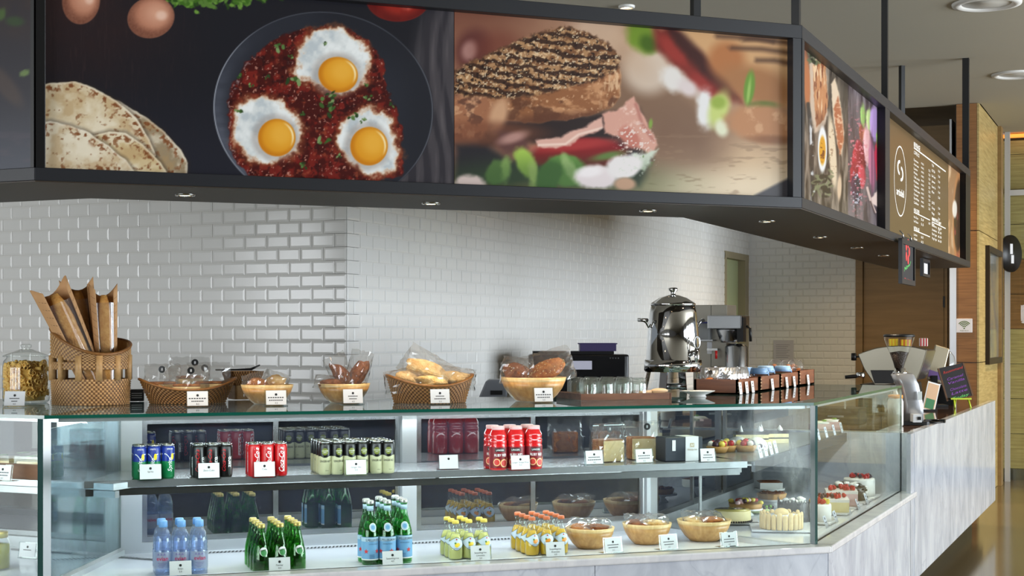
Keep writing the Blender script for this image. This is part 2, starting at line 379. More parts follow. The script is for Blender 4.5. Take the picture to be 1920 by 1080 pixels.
# tiled walls of the core: bevelled white metro tiles laid in running bond
TWI, THI, GR = .152, .077, .002
def tile_mesh(name, w, h):
    t, bv = .0058, .012; x, z = w / 2 - GR / 2, h / 2 - GR / 2
    vs = [(-x, 0, -z), (x, 0, -z), (x, 0, z), (-x, 0, z), (-x, -.003, -z), (x, -.003, -z), (x, -.003, z), (-x, -.003, z),
          (-x + bv, -t, -z + bv), (x - bv, -t, -z + bv), (x - bv, -t, z - bv), (-x + bv, -t, z - bv)]
    fs = [(0, 1, 5, 4), (1, 2, 6, 5), (2, 3, 7, 6), (3, 0, 4, 7), (4, 5, 9, 8), (5, 6, 10, 9), (6, 7, 11, 10), (7, 4, 8, 11), (8, 9, 10, 11)]
    me = bpy.data.meshes.new(name); me.from_pydata(vs, [], fs); me.materials.append(M_tile); return me
ROW0 = hz(614.3, 8.52)
def tiled_wall(name, run, a0, a1, z0, z1, hole=None, full_at_start=True, off0=0.0):
    """run: s along the wall, -d towards the room; the first 300 tiles by size in view are single parts"""
    root = sthing(name, run.p((a0 + a1) / 2, 0, 0))
    b = B(); run.box(b, a0, a1, 0.0, .14, 0, CEIL if not hole else hole[2]);
    if hole:
        b = B(); run.box(b, a0, hole[0], 0, .14, 0, CEIL); run.box(b, hole[1], a1, 0, .14, 0, CEIL); run.box(b, hole[0], hole[1], 0, .14, hole[2], CEIL)
    b.build('wall_backing', M_grout, root)
    L = []; i0 = int(math.floor((z0 - ROW0) / THI)); i1 = int(math.ceil((z1 - ROW0) / THI))
    for i in range(i0, i1):
        zc = ROW0 + (i + .5) * THI; sh = (0 if i % 2 else TWI / 2) + off0; k0 = int((a0 - sh) / TWI) - 2
        x = sh + k0 * TWI
        while x < a1:
            l, r = max(x, a0), min(x + TWI, a1); x += TWI
            if r - l < .02: continue
            segs = [(l, r)]
            if hole and zc < hole[2] + .03: segs = [q for q in ((l, min(r, hole[0])), (max(l, hole[1]), r)) if q[1] - q[0] > .02]
            for l2, r2 in segs:
                c = run.p((l2 + r2) / 2, 0, zc); u, v, d = proj(np.array(c))
                vis = (-60 < u < 1980 and 360 < v < 770); L.append(((1e6 if vis else 0) - d, c, r2 - l2))
    L.sort(key=lambda q: -q[0]); cache = {}
    for _, c, w in L[:300]:
        k = round(w, 3)
        if k not in cache: cache[k] = tile_mesh('tile', k, THI)
        o = bpy.data.objects.new('tile', cache[k]); COL.objects.link(o); o.parent = root
        o.location = (c[0] - root.location.x, c[1] - root.location.y, c[2]); o.rotation_euler = (random.uniform(-.004, .004), random.uniform(-.004, .004), run.rz + random.uniform(-.005, .005))
    rest = L[300:]
    if rest:
        b = B()
        ca, sa = cos(run.rz), sin(run.rz)
        for _, c, w in rest:
            k = round(w, 3)
            if k not in cache: cache[k] = tile_mesh('tile', k, THI)
            me = cache[k]
            b.add([(c[0] + p.co.x * ca - p.co.y * sa, c[1] + p.co.x * sa + p.co.y * ca, c[2] + p.co.z) for p in me.vertices], [tuple(f.vertices) for f in me.polygons])
        stuff(b.build('distant_tiles', M_tile, root))
    return root
WL = Run(CORN, (1, 0), (0, 1))                        # s negative to the left
tiled_wall('wall_left', WL, -3.6, 0.0, .95, 2.75)
WR = Run(CORN, (0, 1), (-1, 0))
DH0, DH1 = WR.s_at(1360), WR.s_at(1402); DTOP = 2.47
tiled_wall('wall_right', WR, 0.0, BACKY - CORN[1], 1.05, 2.95, hole=(DH0, DH1, DTOP), off0=TWI / 2)
WB = Run((CORN[0], BACKY), (1, 0), (0, 1))
BX = onplane(1605, np.array([0, 1]), BACKY)[0][0] - CORN[0]
tiled_wall('wall_back', WB, 0.0, BX, 1.0, 2.75)
# pale green door leaf set back in the right-hand wall
dr = sthing('door_1', WR.p(DH0, .1, 0))
M_doorgreen = mat('pale_green_door', (176, 186, 142), .45); M_doorframe = mat('door_frame_cream', (150, 140, 112), .5)
b = B(); WR.box(b, DH0 + .02, DH1 - .16, .07, .11, 0, DTOP - .05); b.build('door_leaf', M_doorgreen, dr)
for a, c in ((DH0 - .05, DH0 + .02), (DH1 - .16, DH1)):
    b = B(); WR.box(b, a, c, -.012, .12, 0, DTOP); b.build('door_jamb', M_doorframe, dr)
b = B(); WR.box(b, DH0 - .05, DH1, -.014, .12, DTOP - .05, DTOP + .02); b.build('door_head', M_doorframe, dr)
# brown panelled wall with a flush door beside the tiles
PX = -1.6; PY = onplane(1833, np.array([1, 0]), PX)[0][1]; PL = onplane(1787, np.array([0, 1]), PY)[0][0]
bxw = CORN[0] + BX
br = sthing('wall_brown', (bxw, BACKY, 0))
d0, d1 = onplane(1619, np.array([0, 1]), BACKY)[0][0], onplane(1770, np.array([0, 1]), BACKY)[0][0]
b = B(); b.prism([(bxw + .01, BACKY), (-1.55, BACKY), (-1.55, BACKY + .2), (bxw + .01, BACKY + .2)], 0, CEIL + .8); b.build('brown_panel', M_brown, br)
b = B(); b.prism([(bxw + .005, BACKY - .05), (d0, BACKY - .05), (d0, BACKY + .01), (bxw + .005, BACKY + .01)], 0, 3.2); b.build('door_frame', M_brown, br)
b = B(); b.prism([(d0 + .01, BACKY - .02), (d1, BACKY - .02), (d1, BACKY + .01), (d0 + .01, BACKY + .01)], 0, 3.1); b.build('door_leaf', M_brown, br)
b = B(); b.prism([(d1 + .008, BACKY - .035), (d1 + .04, BACKY - .035), (d1 + .04, BACKY + .01), (d1 + .008, BACKY + .01)], 0, 3.2); b.build('door_frame', M_brown, br)
for hzv in (1.95, 1.25):
    b = B(); b.box((d1 + .004, BACKY - .035, hzv), (.02, .02, .12)); b.build('hinge', M_black, br)
b = B(); b.prism([(d0, BACKY - .9), (PL, BACKY - .9), (PL, BACKY - .05), (d0, BACKY - .05)], 3.38, 3.72); b.build('bulkhead', M_brown, br)
# oak clad pillar
pl = sthing('wall_pillar', (PX, PY, 0))
b = B()
b.prism([(PL + .02, PY + .02), (PX - .01, PY + .02), (PX - .01, PY + 2.4), (PL + .02, PY + 2.4)], 0, CEIL + .7); b.build('pillar_core', M_skirt, pl)
pz = [0, hz(683, 14.2), hz(433, 14.2) + .0, CEIL + .0]
zs = [0.0, hz(680, 14.18), hz(432, 14.18), CEIL]
for i in range(3):
    b = B(); b.prism([(PL + .03, PY), (PX - .006, PY), (PX - .006, PY + .018), (PL + .03, PY + .018)], zs[i] + .004, zs[i + 1] - .004); b.build('panel', M_oak2, pl)
    b = B(); b.prism([(PX - .008, PY - .0), (PX + .012, PY - .0), (PX + .012, PY + 2.4), (PX - .008, PY + 2.4)], zs[i] + .004, zs[i + 1] - .004); b.build('panel', M_oak, pl)
b = B(); b.prism([(PL - .03, PY - .01), (PL + .03, PY - .01), (PL + .03, PY + .03), (PL - .03, PY + .03)], 0, CEIL - .6); b.build('metal_trim', M_steel2, pl)
b = B(); b.box((PL - .06, PY + .6, 1.9), (.02, .6, 3.6)); b.build('narrow_mirror', M_steel2, pl)
# far oak wall with planks and a glass screen in front
FY = PY + 2.55
fw = sthing('wall_far', (0, FY, 0))
b = B(); b.prism([(-1.7, FY + .02), (6, FY + .02), (6, FY + .2), (-1.7, FY + .2)], 0, CEIL); b.build('wall_backing', M_skirt, fw)
z = .12; k = 0
while z < CEIL - .1:
    h = .385
    x = -1.62 - (.35 if k % 2 else 0)
    while x < 3.0:
        b = B(); b.prism([(max(x, -1.62), FY - .004 * random.random()), (x + 1.09, FY), (x + 1.09, FY + .02), (max(x, -1.62), FY + .02)], z + .003, min(z + h, CEIL - .06) - .003)
        b.build('plank', M_oak if (k + int(x * 3)) % 3 else M_oak2, fw); x += 1.1
    z += h; k += 1
b = B(); b.box((2, FY - .03, .06), (7.2, .04, .12)); b.build('skirting', M_steel, fw)
b = B(); b.box((2, FY - .15, CEIL - .03), (7.2, .1, .03)); o = b.build('cove_light', mat('cove_glow', (255, 170, 80), .5, emit=(255, 150, 60), es=1.3), fw)
gy = PY + 2.3
gp = sthing('window_3', (-1.5, gy, 0))
gx = onplane(1889, np.array([0, 1]), gy)[0][0]
b = B(); b.box((gx, gy, CEIL / 2), (.055, .06, CEIL)); b.build('glass_post', M_steel2, gp)
b = B(); b.box((gx + 1.0, gy, hz(361, 16.2)), (2.0, .05, .06)); b.build('transom', M_steel2, gp)
b = B(); b.box((gx + 1.0, gy, CEIL / 2), (1.94, .01, CEIL - .02)); b.build('pane', M_glass, gp)
b = B(); b.box((gx - .09, gy + .0, CEIL / 2), (.12, .01, CEIL - .02)); b.build('pane', M_glass, gp)
bd = thing('round_wall_sign', 'dark round sign fixed to the glass screen at the right edge', 'sign', (gx + .05, gy - .22, hz(477, 16.2)), radians(62))
b = B(); b.lathe([(0, -.012), (.20, -.012), (.20, .012), (0, .012)], 32, 0); b.local('disc', M_black, bd, rot=(pi / 2, 0, 0))
b = B(); b.box((0, .05, .0130), (.05, .11, .001)); b.box((.02, -.06, .0130), (.05, .09, .001)); b.local('logo_mark', M_white, bd, rot=(pi / 2, 0, 0))
# ceiling lamps
def downlight(u, v, r, lit, label):
    p = onz(u, v, CEIL); o = thing('ceiling_downlight', label, 'downlight', p, group='round lights in the ceiling')
    b = B(); b.lathe([(r, .0), (r * .99, -.012), (r * .82, -.02), (r * .72, -.006), (r * .70, .001)], 40, 0, closed=False); b.local('trim_ring', mat('downlight_white', (225, 224, 220), .4), o)
    b = B(); b.lathe([(0, -.004), (r * .70, -.004), (r * .70, -.001), (0, -.001)], 32); b.local('diffuser', M_bulb if lit else mat('lamp_lens', (205, 203, 196), .3), o)
downlight(1850, 6, .225, False, 'large unlit round downlight in the ceiling, nearest the top right corner')
downlight(1905, 139, .20, False, 'large round ceiling downlight above the oak pillar')
downlight(1175, 11, .055, True, 'small recessed ceiling spotlight above the sandwich poster')
# ------------------------------------------------------------------ hanging menu canopy
F1 = W(1504, 390, float(proj(C1)[2])); CB = float(F1[2]); CT = hz(47, float(proj(C1)[2]))
q = sqrt(.5)
KF = Run(F1, (q, q), (-q, q)); KR = Run(F1, (0, 1), (-1, 0))
f0, _ = onplane(65, KF.n, np.dot(KF.n, KF.o)); KL = Run(f0, (1, 0), (0, 1))
KFL = -float(np.linalg.norm(f0 - F1[:2])); KRE = KR.s_at(1819.5)
CW = .60
def kc(r1, r2, d): return inter(r1, d, r2, d)
cn = thing('menu_canopy', 'dark hanging canopy with food posters and menu board over the counter', 'canopy', (F1[0], F1[1], CB))
def ring(d0, d1, z0, z1, run):
    """polygon of one side of the canopy between offsets d0 and d1"""
    if run is KF: return [kc(KL, KF, d0), kc(KF, KR, d0), kc(KF, KR, d1), kc(KL, KF, d1)]
    if run is KR: return [kc(KF, KR, d0), KR.p(KRE, d0, 0)[:2], KR.p(KRE, d1, 0)[:2], kc(KF, KR, d1)]
    return [KL.p(-2.4, d0, 0)[:2], kc(KL, KF, d0), kc(KL, KF, d1), KL.p(-2.4, d1, 0)[:2]]
RAIL = hz(369.8, 6.344) - CB
for run in (KF, KR, KL):
    b = B(); b.prism(ring(0, .06, 0, 0, run), CB, CB + RAIL); bevel(b.build('bottom_rail', M_dark, cn), .002, 1)
    b = B(); b.prism(ring(0, .06, 0, 0, run), CT - .058, CT); bevel(b.build('top_rail', M_dark, cn), .002, 1)
    b = B(); b.prism(ring(.004, CW, 0, 0, run), CB - .004, CB + .012); b.build('soffit', M_soffit, cn)
    b = B(); b.prism(ring(CW - .02, CW, 0, 0, run), CB - .002, CT - .1); b.build('back_board', M_soffit, cn)
    b = B(); b.prism(ring(.05, .062, 0, 0, run), CB + RAIL, CT - .058); b.build('poster_backing', M_black, cn)
def post(run, a0, a1, m=M_dark, d0=0.0, d1=.06):
    b = B(); run.box(b, a0, a1, d0, d1, CB + RAIL, CT - .058); return b.build('post', m, cn)
sF = lambda u: KF.s_at(u, .045); sR = lambda u: KR.s_at(u, .045); sL = lambda u: KL.s_at(u, .045)
post(KF, KF.s_at(1487), -.004); post(KR, .004, KR.s_at(1508.5))
post(KF, KFL + .004, KF.s_at(84), M_black); post(KL, KL.s_at(57), -.004, M_black)
post(KR, KR.s_at(1660), KR.s_at(1668.5)); post(KR, KR.s_at(1811), KRE, M_black)
b = B(); KR.box(b, KRE - .02, KRE, .06, CW, CB, CT); b.build('end_board', M_black, cn)
def rod(p, w=.036, z0=None):
    b = B(); b.box((p[0], p[1], (CT - .3 + CEIL) / 2), (w, w, CEIL - CT + .3), rz=pi / 4 if abs(p[0]) > 1.9 else 0); b.build('hanging_rod', M_black, cn)
rod(KF.p(KF.s_at(1304, .55), .55, 0)); rod(KF.p(KF.s_at(1492.5, .03), .03, 0), .034); rod(KR.p(KR.s_at(1659, .04), .04, 0), .034)
rod(KR.p(KR.s_at(1691, .55), .55, 0)); rod(KR.p(KR.s_at(1811, .03), .03, 0), .05); rod(KF.p(KF.s_at(70, .03), .03, 0), .04)
# recessed spots in the soffit
SPOTS = [(347, 363, 'above the tall bread basket'), (808, 379, 'under the join of the two long posters'), (1215, 393, 'above the drinks urn'),
         (1438, 413, 'just past the canopy corner'), (1538, 443, 'third from the far end of the canopy'), (1607, 463, 'second from the far end of the canopy'), (1657, 478, 'nearest the hanging chalkboard')]
for u, v, wh in SPOTS:
    p = onz(u, v, CB); o = thing('soffit_spotlight', 'small lit recessed spotlight in the dark soffit ' + wh, 'spotlight', (p[0], p[1], CB - .004), group='spotlights in the canopy soffit')
    b = B(); b.lathe([(.038, 0), (.037, -.005), (.028, -.006), (.026, 0)], 24, closed=False); b.local('trim_ring', M_chrome, o)
    b = B(); b.lathe([(0, -.003), (.025, -.003), (.025, -.001), (0, -.001)], 20); b.local('lamp', M_bulb, o)
    l = bpy.data.lights.new('spot_lamp', 'SPOT'); l.energy = 40; l.color = (1, .82, .6); l.spot_size = radians(95); l.spot_blend = .6; l.shadow_soft_size = .03
    lo = bpy.data.objects.new('spot_lamp', l); COL.objects.link(lo); lo.location = (p[0], p[1], CB - .02)

# ------------------------------------------------------------------ display cases
CD = .85      # glass front to sliding doors
TD = 1.0      # depth of the glass top
cf = thing('display_case', 'long glass-fronted chilled display case with drinks, marble base', 'display case', (*FR.p(FLEN / 2, .4, 0)[:2], 0))
cr = thing('display_case', 'glass-fronted cake display case on the right run, marble base', 'display case', (*RR.p(RLEN / 2, .4, 0)[:2], 0))
cl = thing('display_case', 'glass-fronted display case with boxed sandwiches at the left edge', 'display case', (*LR.p(-.8, .4, 0)[:2], 0))
def fpoly(d0, d1): return [cornL(d0), cornF(d0), cornF(d1), cornL(d1)]
def rpoly(d0, d1, e=RLEN): return [cornF(d0), RR.p(e, d0, 0)[:2], RR.p(e, d1, 0)[:2], cornF(d1)]
def lpoly(d0, d1): return [LR.p(-LLEN, d0, 0)[:2], cornL(d0), cornL(d1), LR.p(-LLEN, d1, 0)[:2]]
def pane(poly, z0, z1, name, parent, m=M_glass, me=M_edge2, edges='v'):
    """a glass slab: broad faces clear, cut edges green"""
    b = B(); n = 4
    vs = [(p[0], p[1], z0) for p in poly] + [(p[0], p[1], z1) for p in poly]
    b.add(vs, [(0, 3, 2, 1), (4, 5, 6, 7)], 1 if edges == 'v' else 0)
    b.add(vs, [(0, 1, 5, 4), (2, 3, 7, 6)], 0 if edges == 'v' else 1)
    b.add(vs, [(1, 2, 6, 5), (3, 0, 4, 7)], 1)
    return b.build(name, [m, me], parent)
for poly, par in ((fpoly, cf), (rpoly, cr), (lpoly, cl)):
    pane(poly(0, TD), TOPZ - .012, TOPZ, 'glass_top', par, M_glasstop, M_edge, 'h')
# front panes
pane(fpoly(0, .010), LEDGE - .004, TOPZ - .0125, 'front_glass', cf, M_glass)
pane([cornF(.001), RR.p(RLEN, .001, 0)[:2], RR.p(RLEN, .011, 0)[:2], cornF(.011)], LEDGE - .004, TOPZ - .0125, 'front_glass', cr, M_glass)
pane(lpoly(.0, .010), LEDGE - .004, TOPZ - .0125, 'front_glass', cl, M_glass)
# condensation film on the inside of the front pane near the right corner
fa, fb = FR.s_at(1270), float(np.dot(cornF(.012) - FR.o, FR.t)); b = B(); nx_, nz_ = 40, 24; vs = []; fog = []
for j in range(nz_ + 1):
    for i in range(nx_ + 1):
        x, z = i / nx_, j / nz_; vs.append(FR.p(fa + (fb - fa) * x, .012, LEDGE + (TOPZ - .02 - LEDGE) * z))
        fog.append(max(0, min(1, (x - .42 - .18 * sin(z * 5)) * 2.2)) * (.35 + .65 * min(1, 1.6 - 1.2 * abs(z - .55) * 2)) + .10 * x)
b.add(vs, [(j * (nx_ + 1) + i, j * (nx_ + 1) + i + 1, (j + 1) * (nx_ + 1) + i + 1, (j + 1) * (nx_ + 1) + i) for j in range(nz_) for i in range(nx_)])
cd_ = b.build('condensation', M_fogwet, cf); at_ = cd_.data.color_attributes.new('fog', 'FLOAT_COLOR', 'POINT')
at_.data.foreach_set('color', np.repeat(np.clip(np.array(fog), 0, 1)[:, None], 4, 1).astype(np.float32).reshape(-1))
# corner posts of glass (bonded green edges)
for c, par, k in ((C0, cl, .020), (C1, cf, .014)):
    b = B(); b.prism([(c[0] + dx * k, c[1] + dy * k) for dx, dy in ((-1, -.6), (.6, -1), (1, .6), (-.6, 1))], LEDGE - .004, TOPZ - .012); b.build('glass_corner', M_edge2, par)
# decks, curbs and marble bases
for poly, par in ((fpoly, cf), (rpoly, cr), (lpoly, cl)):
    b = B(); b.prism(poly(.03, CD + .1), DECK - .04, DECK); b.build('deck', M_deck, par)
    b = B(); b.prism(poly(.0, .03), DECK - .04, LEDGE - .004); b.build('curb', M_steel2, par)
    b = B(); b.prism(poly(.05, CD), .2, DECK - .041); b.build('plinth_core', M_darkin, par)
    b = B(); b.prism(poly(-.085, .02), LEDGE - .034, LEDGE - .004); bevel(b.build('marble_ledge', M_marble_top, par), .006, 2)
    b = B(); b.prism(poly(.12, .5), 0, .2); b.build('skirting', M_skirt, par)
def panels(run, cuts, d, z0, z1, par, first=None, last=None):
    for i in range(len(cuts) - 1):
        a0, a1 = cuts[i] + .0015, cuts[i + 1] - .0015
        P = [run.p(a0, d, 0)[:2], run.p(a1, d, 0)[:2], run.p(a1, d + .02, 0)[:2], run.p(a0, d + .02, 0)[:2]]
        b = B(); b.prism(P, z0, z1); b.build('marble_panel', M_marble, par)
e1 = FR.s_at(1116, -.07)
panels(FR, [-.05, e1 - 1.25, e1, FLEN + .028], -.068, .2, LEDGE - .035, cf)
panels(RR, [.0 - .028, RR.s_at(1707, -.068)], -.068, .2, LEDGE - .035, cr)
panels(LR, [-LLEN, -1.1, .03], -.068, .2, LEDGE - .035, cl)
# ventilation grilles: front slots and rear slots
M_slot = mat('black_slot', (16, 17, 20), .6)
for run, a0, a1, par in ((FR, .08, FLEN - .25, cf), (LR, -1.5, -.05, cl)):
    for d0, w, st, nm in ((.035, .018, .0125, 'front_grille'), (CD - .10, .045, .016, 'rear_grille')):
        b = B(); s0, s1 = a0 + (.45 if d0 > .1 and run is FR else 0), a1 - (.45 if d0 > .1 and run is FR else 0); x = s0
        while x < s1:
            P = [run.p(x, d0, 0)[:2], run.p(x + st * .5, d0, 0)[:2], run.p(x + st * .5 + w * .3, d0 + w, 0)[:2], run.p(x + w * .3, d0 + w, 0)[:2]]
            b.add([(*p, DECK + .0012) for p in P], [(0, 1, 2, 3)]); x += st
        stuff(b.build(nm, M_slot, par))
# rear wall: posts, header, sliding dark glass doors
HB = 1.245
def rbox(run, a0, a1, d0, d1, z0, z1, name, m, par):
    b = B(); run.box(b, a0, a1, d0, d1, z0, z1); return b.build(name, m, par)
sD = lambda u: FR.s_at(u, CD)
for u0, u1 in ((222, 266), (753, 780), (1211, 1217)):
    rbox(FR, sD(u0), sD(u1), CD - .012, CD + .06, DECK, TOPZ - .013, 'rear_post', M_steel2, cf)
rbox(FR, sD(222), sD(1217), CD - .01, CD + .06, HB, TOPZ - .013, 'header', M_steel2, cf)
rbox(FR, sD(222), sD(1217), CD - .005, CD + .06, DECK, DECK + .045, 'door_track', M_steel2, cf)
def sdoor(run, a0, a1, d, z0, z1, par):
    o = B(); fwid = .022
    for (p0, p1, q0, q1) in ((a0, a0 + fwid, z0, z1), (a1 - fwid, a1, z0, z1), (a0 + fwid, a1 - fwid, z0, z0 + fwid), (a0 + fwid, a1 - fwid, z1 - fwid, z1)):
        run.box(o, p0, p1, d, d + .02, q0, q1)
    fr = o.build('sliding_door', M_steel, par)
    b = B(); run.box(b, a0 + fwid, a1 - fwid, d + .008, d + .014, z0 + fwid, z1 - fwid)
    pn = b.build('door_pane', M_doorglass, par); pn.parent = fr; pn.location = (0, 0, 0)
    return fr
sdoor(FR, sD(266), sD(522), CD + .002, DECK + .046, HB - .001, cf); sdoor(FR, sD(512), sD(753), CD + .026, DECK + .046, HB - .001, cf)
sdoor(FR, sD(781), sD(1004), CD + .002, DECK + .046, HB - .001, cf); sdoor(FR, sD(994), sD(1211), CD + .026, DECK + .046, HB - .001, cf)
# rear of the right and left cases
def rearwall(run, a0, a1, n, par):
    rbox(run, a0, a1, CD, CD + .06, HB, TOPZ - .013, 'header', M_steel2, par); rbox(run, a0, a1, CD, CD + .06, DECK, DECK + .045, 'door_track', M_steel2, par)
    w = (a1 - a0) / n
    for i in range(n): sdoor(run, a0 + i * w, a0 + (i + 1) * w, CD + .002 + .024 * (i % 2), DECK + .046, HB - .001, par)
B1 = cornF(CD); rs0 = float(np.dot(B1 - RR.o, RR.t))
B0 = cornL(CD); ls0 = float(np.dot(B0 - LR.o, LR.t))
rbox(RR, rs0 + .0, rs0 + .10, CD, CD + .05, DECK, TOPZ - .013, 'rear_post', M_steel2, cr)
rearwall(RR, rs0 + .10, RLEN - .02, 3, cr)
rbox(LR, ls0 - .09, ls0 - .005, CD, CD + .05, DECK, TOPZ - .013, 'rear_post', M_steel2, cl)
rearwall(LR, -LLEN, ls0 - .09, 2, cl)
# mitre partitions (foggy glass between the runs)
for c_in, c_out, par, mm in ((B0, C0, cf, M_fogp), (B1, C1, cr, M_fog)):
    a = np.array(c_out[:2]); e = np.array(c_in); dd = (e - a) / np.linalg.norm(e - a); nn = np.array([-dd[1], dd[0]]) * .004
    a2 = a + dd * .03; e2 = e - dd * .02
    if mm is M_fogp:
        pane([a2 - nn, e2 - nn, e2 + nn, a2 + nn], DECK + .03, TOPZ - .05, 'partition_glass', par, mm, M_edge2)
    b = B(); b.prism([a2 - nn * 5, e2 - nn * 5, e2 + nn * 5, a2 + nn * 5], DECK, DECK + .022); b.build('partition_channel', M_steel2, par)
# shelf of the front case
sh0, sh1 = onz(154, 903.7, SHELF), onz(1401, 866, SHELF)
SD0 = float(np.dot(FR.n, sh0[:2] - FR.o)); SD1 = float(np.dot(FR.n, sh1[:2] - FR.o)); SDM = (SD0 + SD1) / 2
a0, a1 = FR.s_at(154, SDM), FR.s_at(1401, SDM)
b = B(); FR.box(b, a0, a1, SDM, CD - .03, SHELF - .010, SHELF); M_shelf = mat('stainless_shelf', (200, 203, 208), .26, metal=.85); b.build('shelf_plate', M_shelf, cf)
b = B(); FR.box(b, a0, a1, SDM - .001, SDM + .016, SHELF - .026, SHELF + .002); b.build('shelf_lip', M_shelf, cf)
b = B(); FR.box(b, a0 - .01, a1 - .03, SDM + .012, SDM + .04, SHELF - .058, SHELF - .030); b.build('shelf_light_bar', M_steel, cf)
for aa in (a0 + .02, (a0 + a1) / 2, a1 - .02):
    rbox(FR, aa - .008, aa + .008, SDM + .03, CD, SHELF - .05, SHELF - .0105, 'shelf_bracket', M_steel, cf)
for aa in (a0 + .03, a1 - .03):
    rbox(FR, aa - .006, aa + .006, CD - .045, CD - .035, DECK, SHELF, 'shelf_upright', M_steel, cf)
# shelf of the left case
LSD = .42
b = B(); LR.box(b, -LLEN, ls0 + .30, LSD, CD - .03, SHELF - .03, SHELF - .005); b.build('shelf_plate', M_shelf, cl)
b = B(); LR.box(b, -LLEN, ls0 + .30, LSD + .01, LSD + .035, SHELF - .06, SHELF - .034); b.build('shelf_light_bar', M_steel, cl)
# cool strip lights inside the cases; the two rear ones are added
def strip(run, a0, a1, d, z, par, power, tilt=32):
    p = run.p((a0 + a1) / 2, d, z); l = bpy.data.lights.new('case_strip', 'AREA'); l.shape = 'RECTANGLE'; l.size = abs(a1 - a0); l.size_y = .03
    l.energy = power; l.color = (.86, .93, 1.0)
    o = bpy.data.objects.new('case_strip', l); COL.objects.link(o); o.location = p; o.rotation_euler = (radians(tilt), 0, run.rz)
strip(FR, .15, FLEN - .12, .06, TOPZ - .03, cf, 8)
strip(FR, a0 + .05, a1 - .1, SDM + .03, SHELF - .06, cf, 7)
strip(FR, .5, FLEN - .5, CD - .03, HB - .012, cf, 6, -30)  # added rear strip, brightens the backs of the goods
strip(FR, .5, FLEN - .55, CD - .05, SHELF - .02, cf, 4, -30)  # added lower rear strip, for the backs of the deck goods
strip(RR, .15, RLEN - .1, .06, TOPZ - .03, cr, 6)
strip(LR, -1.6, -.1, .06, TOPZ - .03, cl, 4.5)
rbox(FR, .0 + .05, FLEN - .03, .02, .045, TOPZ - .026, TOPZ - .0125, 'light_rail', M_steel2, cf)
rbox(RR, .06, RLEN - .03, .02, .045, TOPZ - .026, TOPZ - .0125, 'light_rail', M_steel2, cr)
# raised shelf of the cake case
RSZ, RSD = SHELF, .316
RSE = RR.s_at(1592, RSD); sA = RR.s_at(1414, RSD); pB = onz(1335, 857, RSZ)[:2]
sB = float(pB[1] - RR.o[1]); dB = float(RR.o[0] - pB[0])
b = B(); b.prism([RR.p(sA, RSD, 0)[:2], RR.p(RSE, RSD, 0)[:2], RR.p(RSE, CD - .03, 0)[:2], RR.p(max(sB, rs0 + .12), CD - .03, 0)[:2], pB], RSZ - .012, RSZ)
b.build('shelf_plate', mat('dark_shelf', (150, 154, 160), .25, metal=.5), cr)
b = B(); RR.box(b, sA, RSE, RSD - .004, RSD + .012, RSZ - .045, RSZ + .002); b.build('shelf_lip', mat('shelf_lip_dark', (74, 77, 84), .3, metal=.5), cr)
for q_ in (sA + .25, RSE - .1):
    rbox(RR, q_ - .008, q_ + .008, RSD + .05, CD, RSZ - .04, RSZ - .0125, 'shelf_bracket', M_steel, cr)
# end panel of marble, and the serving counter beyond
rbox(RR, RLEN + .0, RLEN + .10, -.07, TD, .2, CTR - .001, 'end_panel', M_marble, cr)
rbox(RR, RLEN - .004, RLEN + .006, .012, TD - .1, CTR, TOPZ - .013, 'end_glass', M_glass, cr)
sc_ = thing('serving_counter', 'marble-fronted service counter with brown polished top beyond the cakes', 'counter', (*RR.p((RLEN + CEN) / 2, .4, 0)[:2], 0))
M_ctop = mat('brown_polished_counter', (96, 66, 44), .06, spec=.7)
rbox(RR, RLEN + .10, CEN, .03, TD, .2, CTR - .02, 'counter_body', M_darkin, sc_)
rbox(RR, RLEN + .101, CEN, -.02, TD, CTR - .0199, CTR, 'counter_top', M_ctop, sc_)
cuts = [RR.s_at(1707.5, -.068), RR.s_at(1768, -.068), RR.s_at(1818, -.068), CEN + .02]
for i in range(3):
    rbox(RR, cuts[i] + .0015, cuts[i + 1] - .0015, -.068, -.045, .2, CTR + .002, 'marble_panel', M_marble, sc_)
rbox(RR, RLEN + .1, CEN, .12, .6, 0, .2, 'skirting', M_skirt, sc_)
b = B(); RR.box(b, RLEN + .1, CEN, -.0449, -.02, CTR - .03, CTR + .002); b.build('marble_cap', M_marble_top, sc_)
# back worktop along the tiled core
wk = thing('back_worktop', 'steel back worktop running along the tiled core wall', 'worktop', (CORN[0] + .4, 11, 0))
b = B(); b.prism([(CORN[0] + .02, 7.6), (CORN[0] + .8, 7.6), (CORN[0] + .8, 15.3), (CORN[0] + .02, 15.3)], .86, .90); b.build('top', M_steel, wk)
b = B(); b.prism([(CORN[0] + .04, 7.62), (CORN[0] + .75, 7.62), (CORN[0] + .75, 15.2), (CORN[0] + .04, 15.2)], 0, .859); b.build('body', M_darkin, wk)
# ------------------------------------------------------------------ printed posters: colours computed point by point
def hsh(ix, iy, s):
    h = (ix * 374761393 + iy * 668265263 + s * 974634777) & 0x7fffffff
    h = ((h ^ (h >> 13)) * 1274126177) & 0x7fffffff
    return ((h ^ (h >> 16)) & 0xffff) / 65535.0
def vn(x, y, s=0):
    ix = np.floor(x).astype(np.int64); iy = np.floor(y).astype(np.int64); fx = x - ix; fy = y - iy
    fx = fx * fx * (3 - 2 * fx); fy = fy * fy * (3 - 2 * fy)
    a = hsh(ix, iy, s); b_ = hsh(ix + 1, iy, s); c = hsh(ix, iy + 1, s); d = hsh(ix + 1, iy + 1, s)
    return (a * (1 - fx) + b_ * fx) * (1 - fy) + (c * (1 - fx) + d * fx) * fy
def fbm(x, y, sc, s=0, o=4):
    t = 0; a = .5; k = 1.0 / sc
    for i in range(o): t = t + a * vn(x * k + 17.3 * i, y * k + 9.1 * i, s + i); a *= .5; k *= 2
    return t / (1 - .5 ** o)
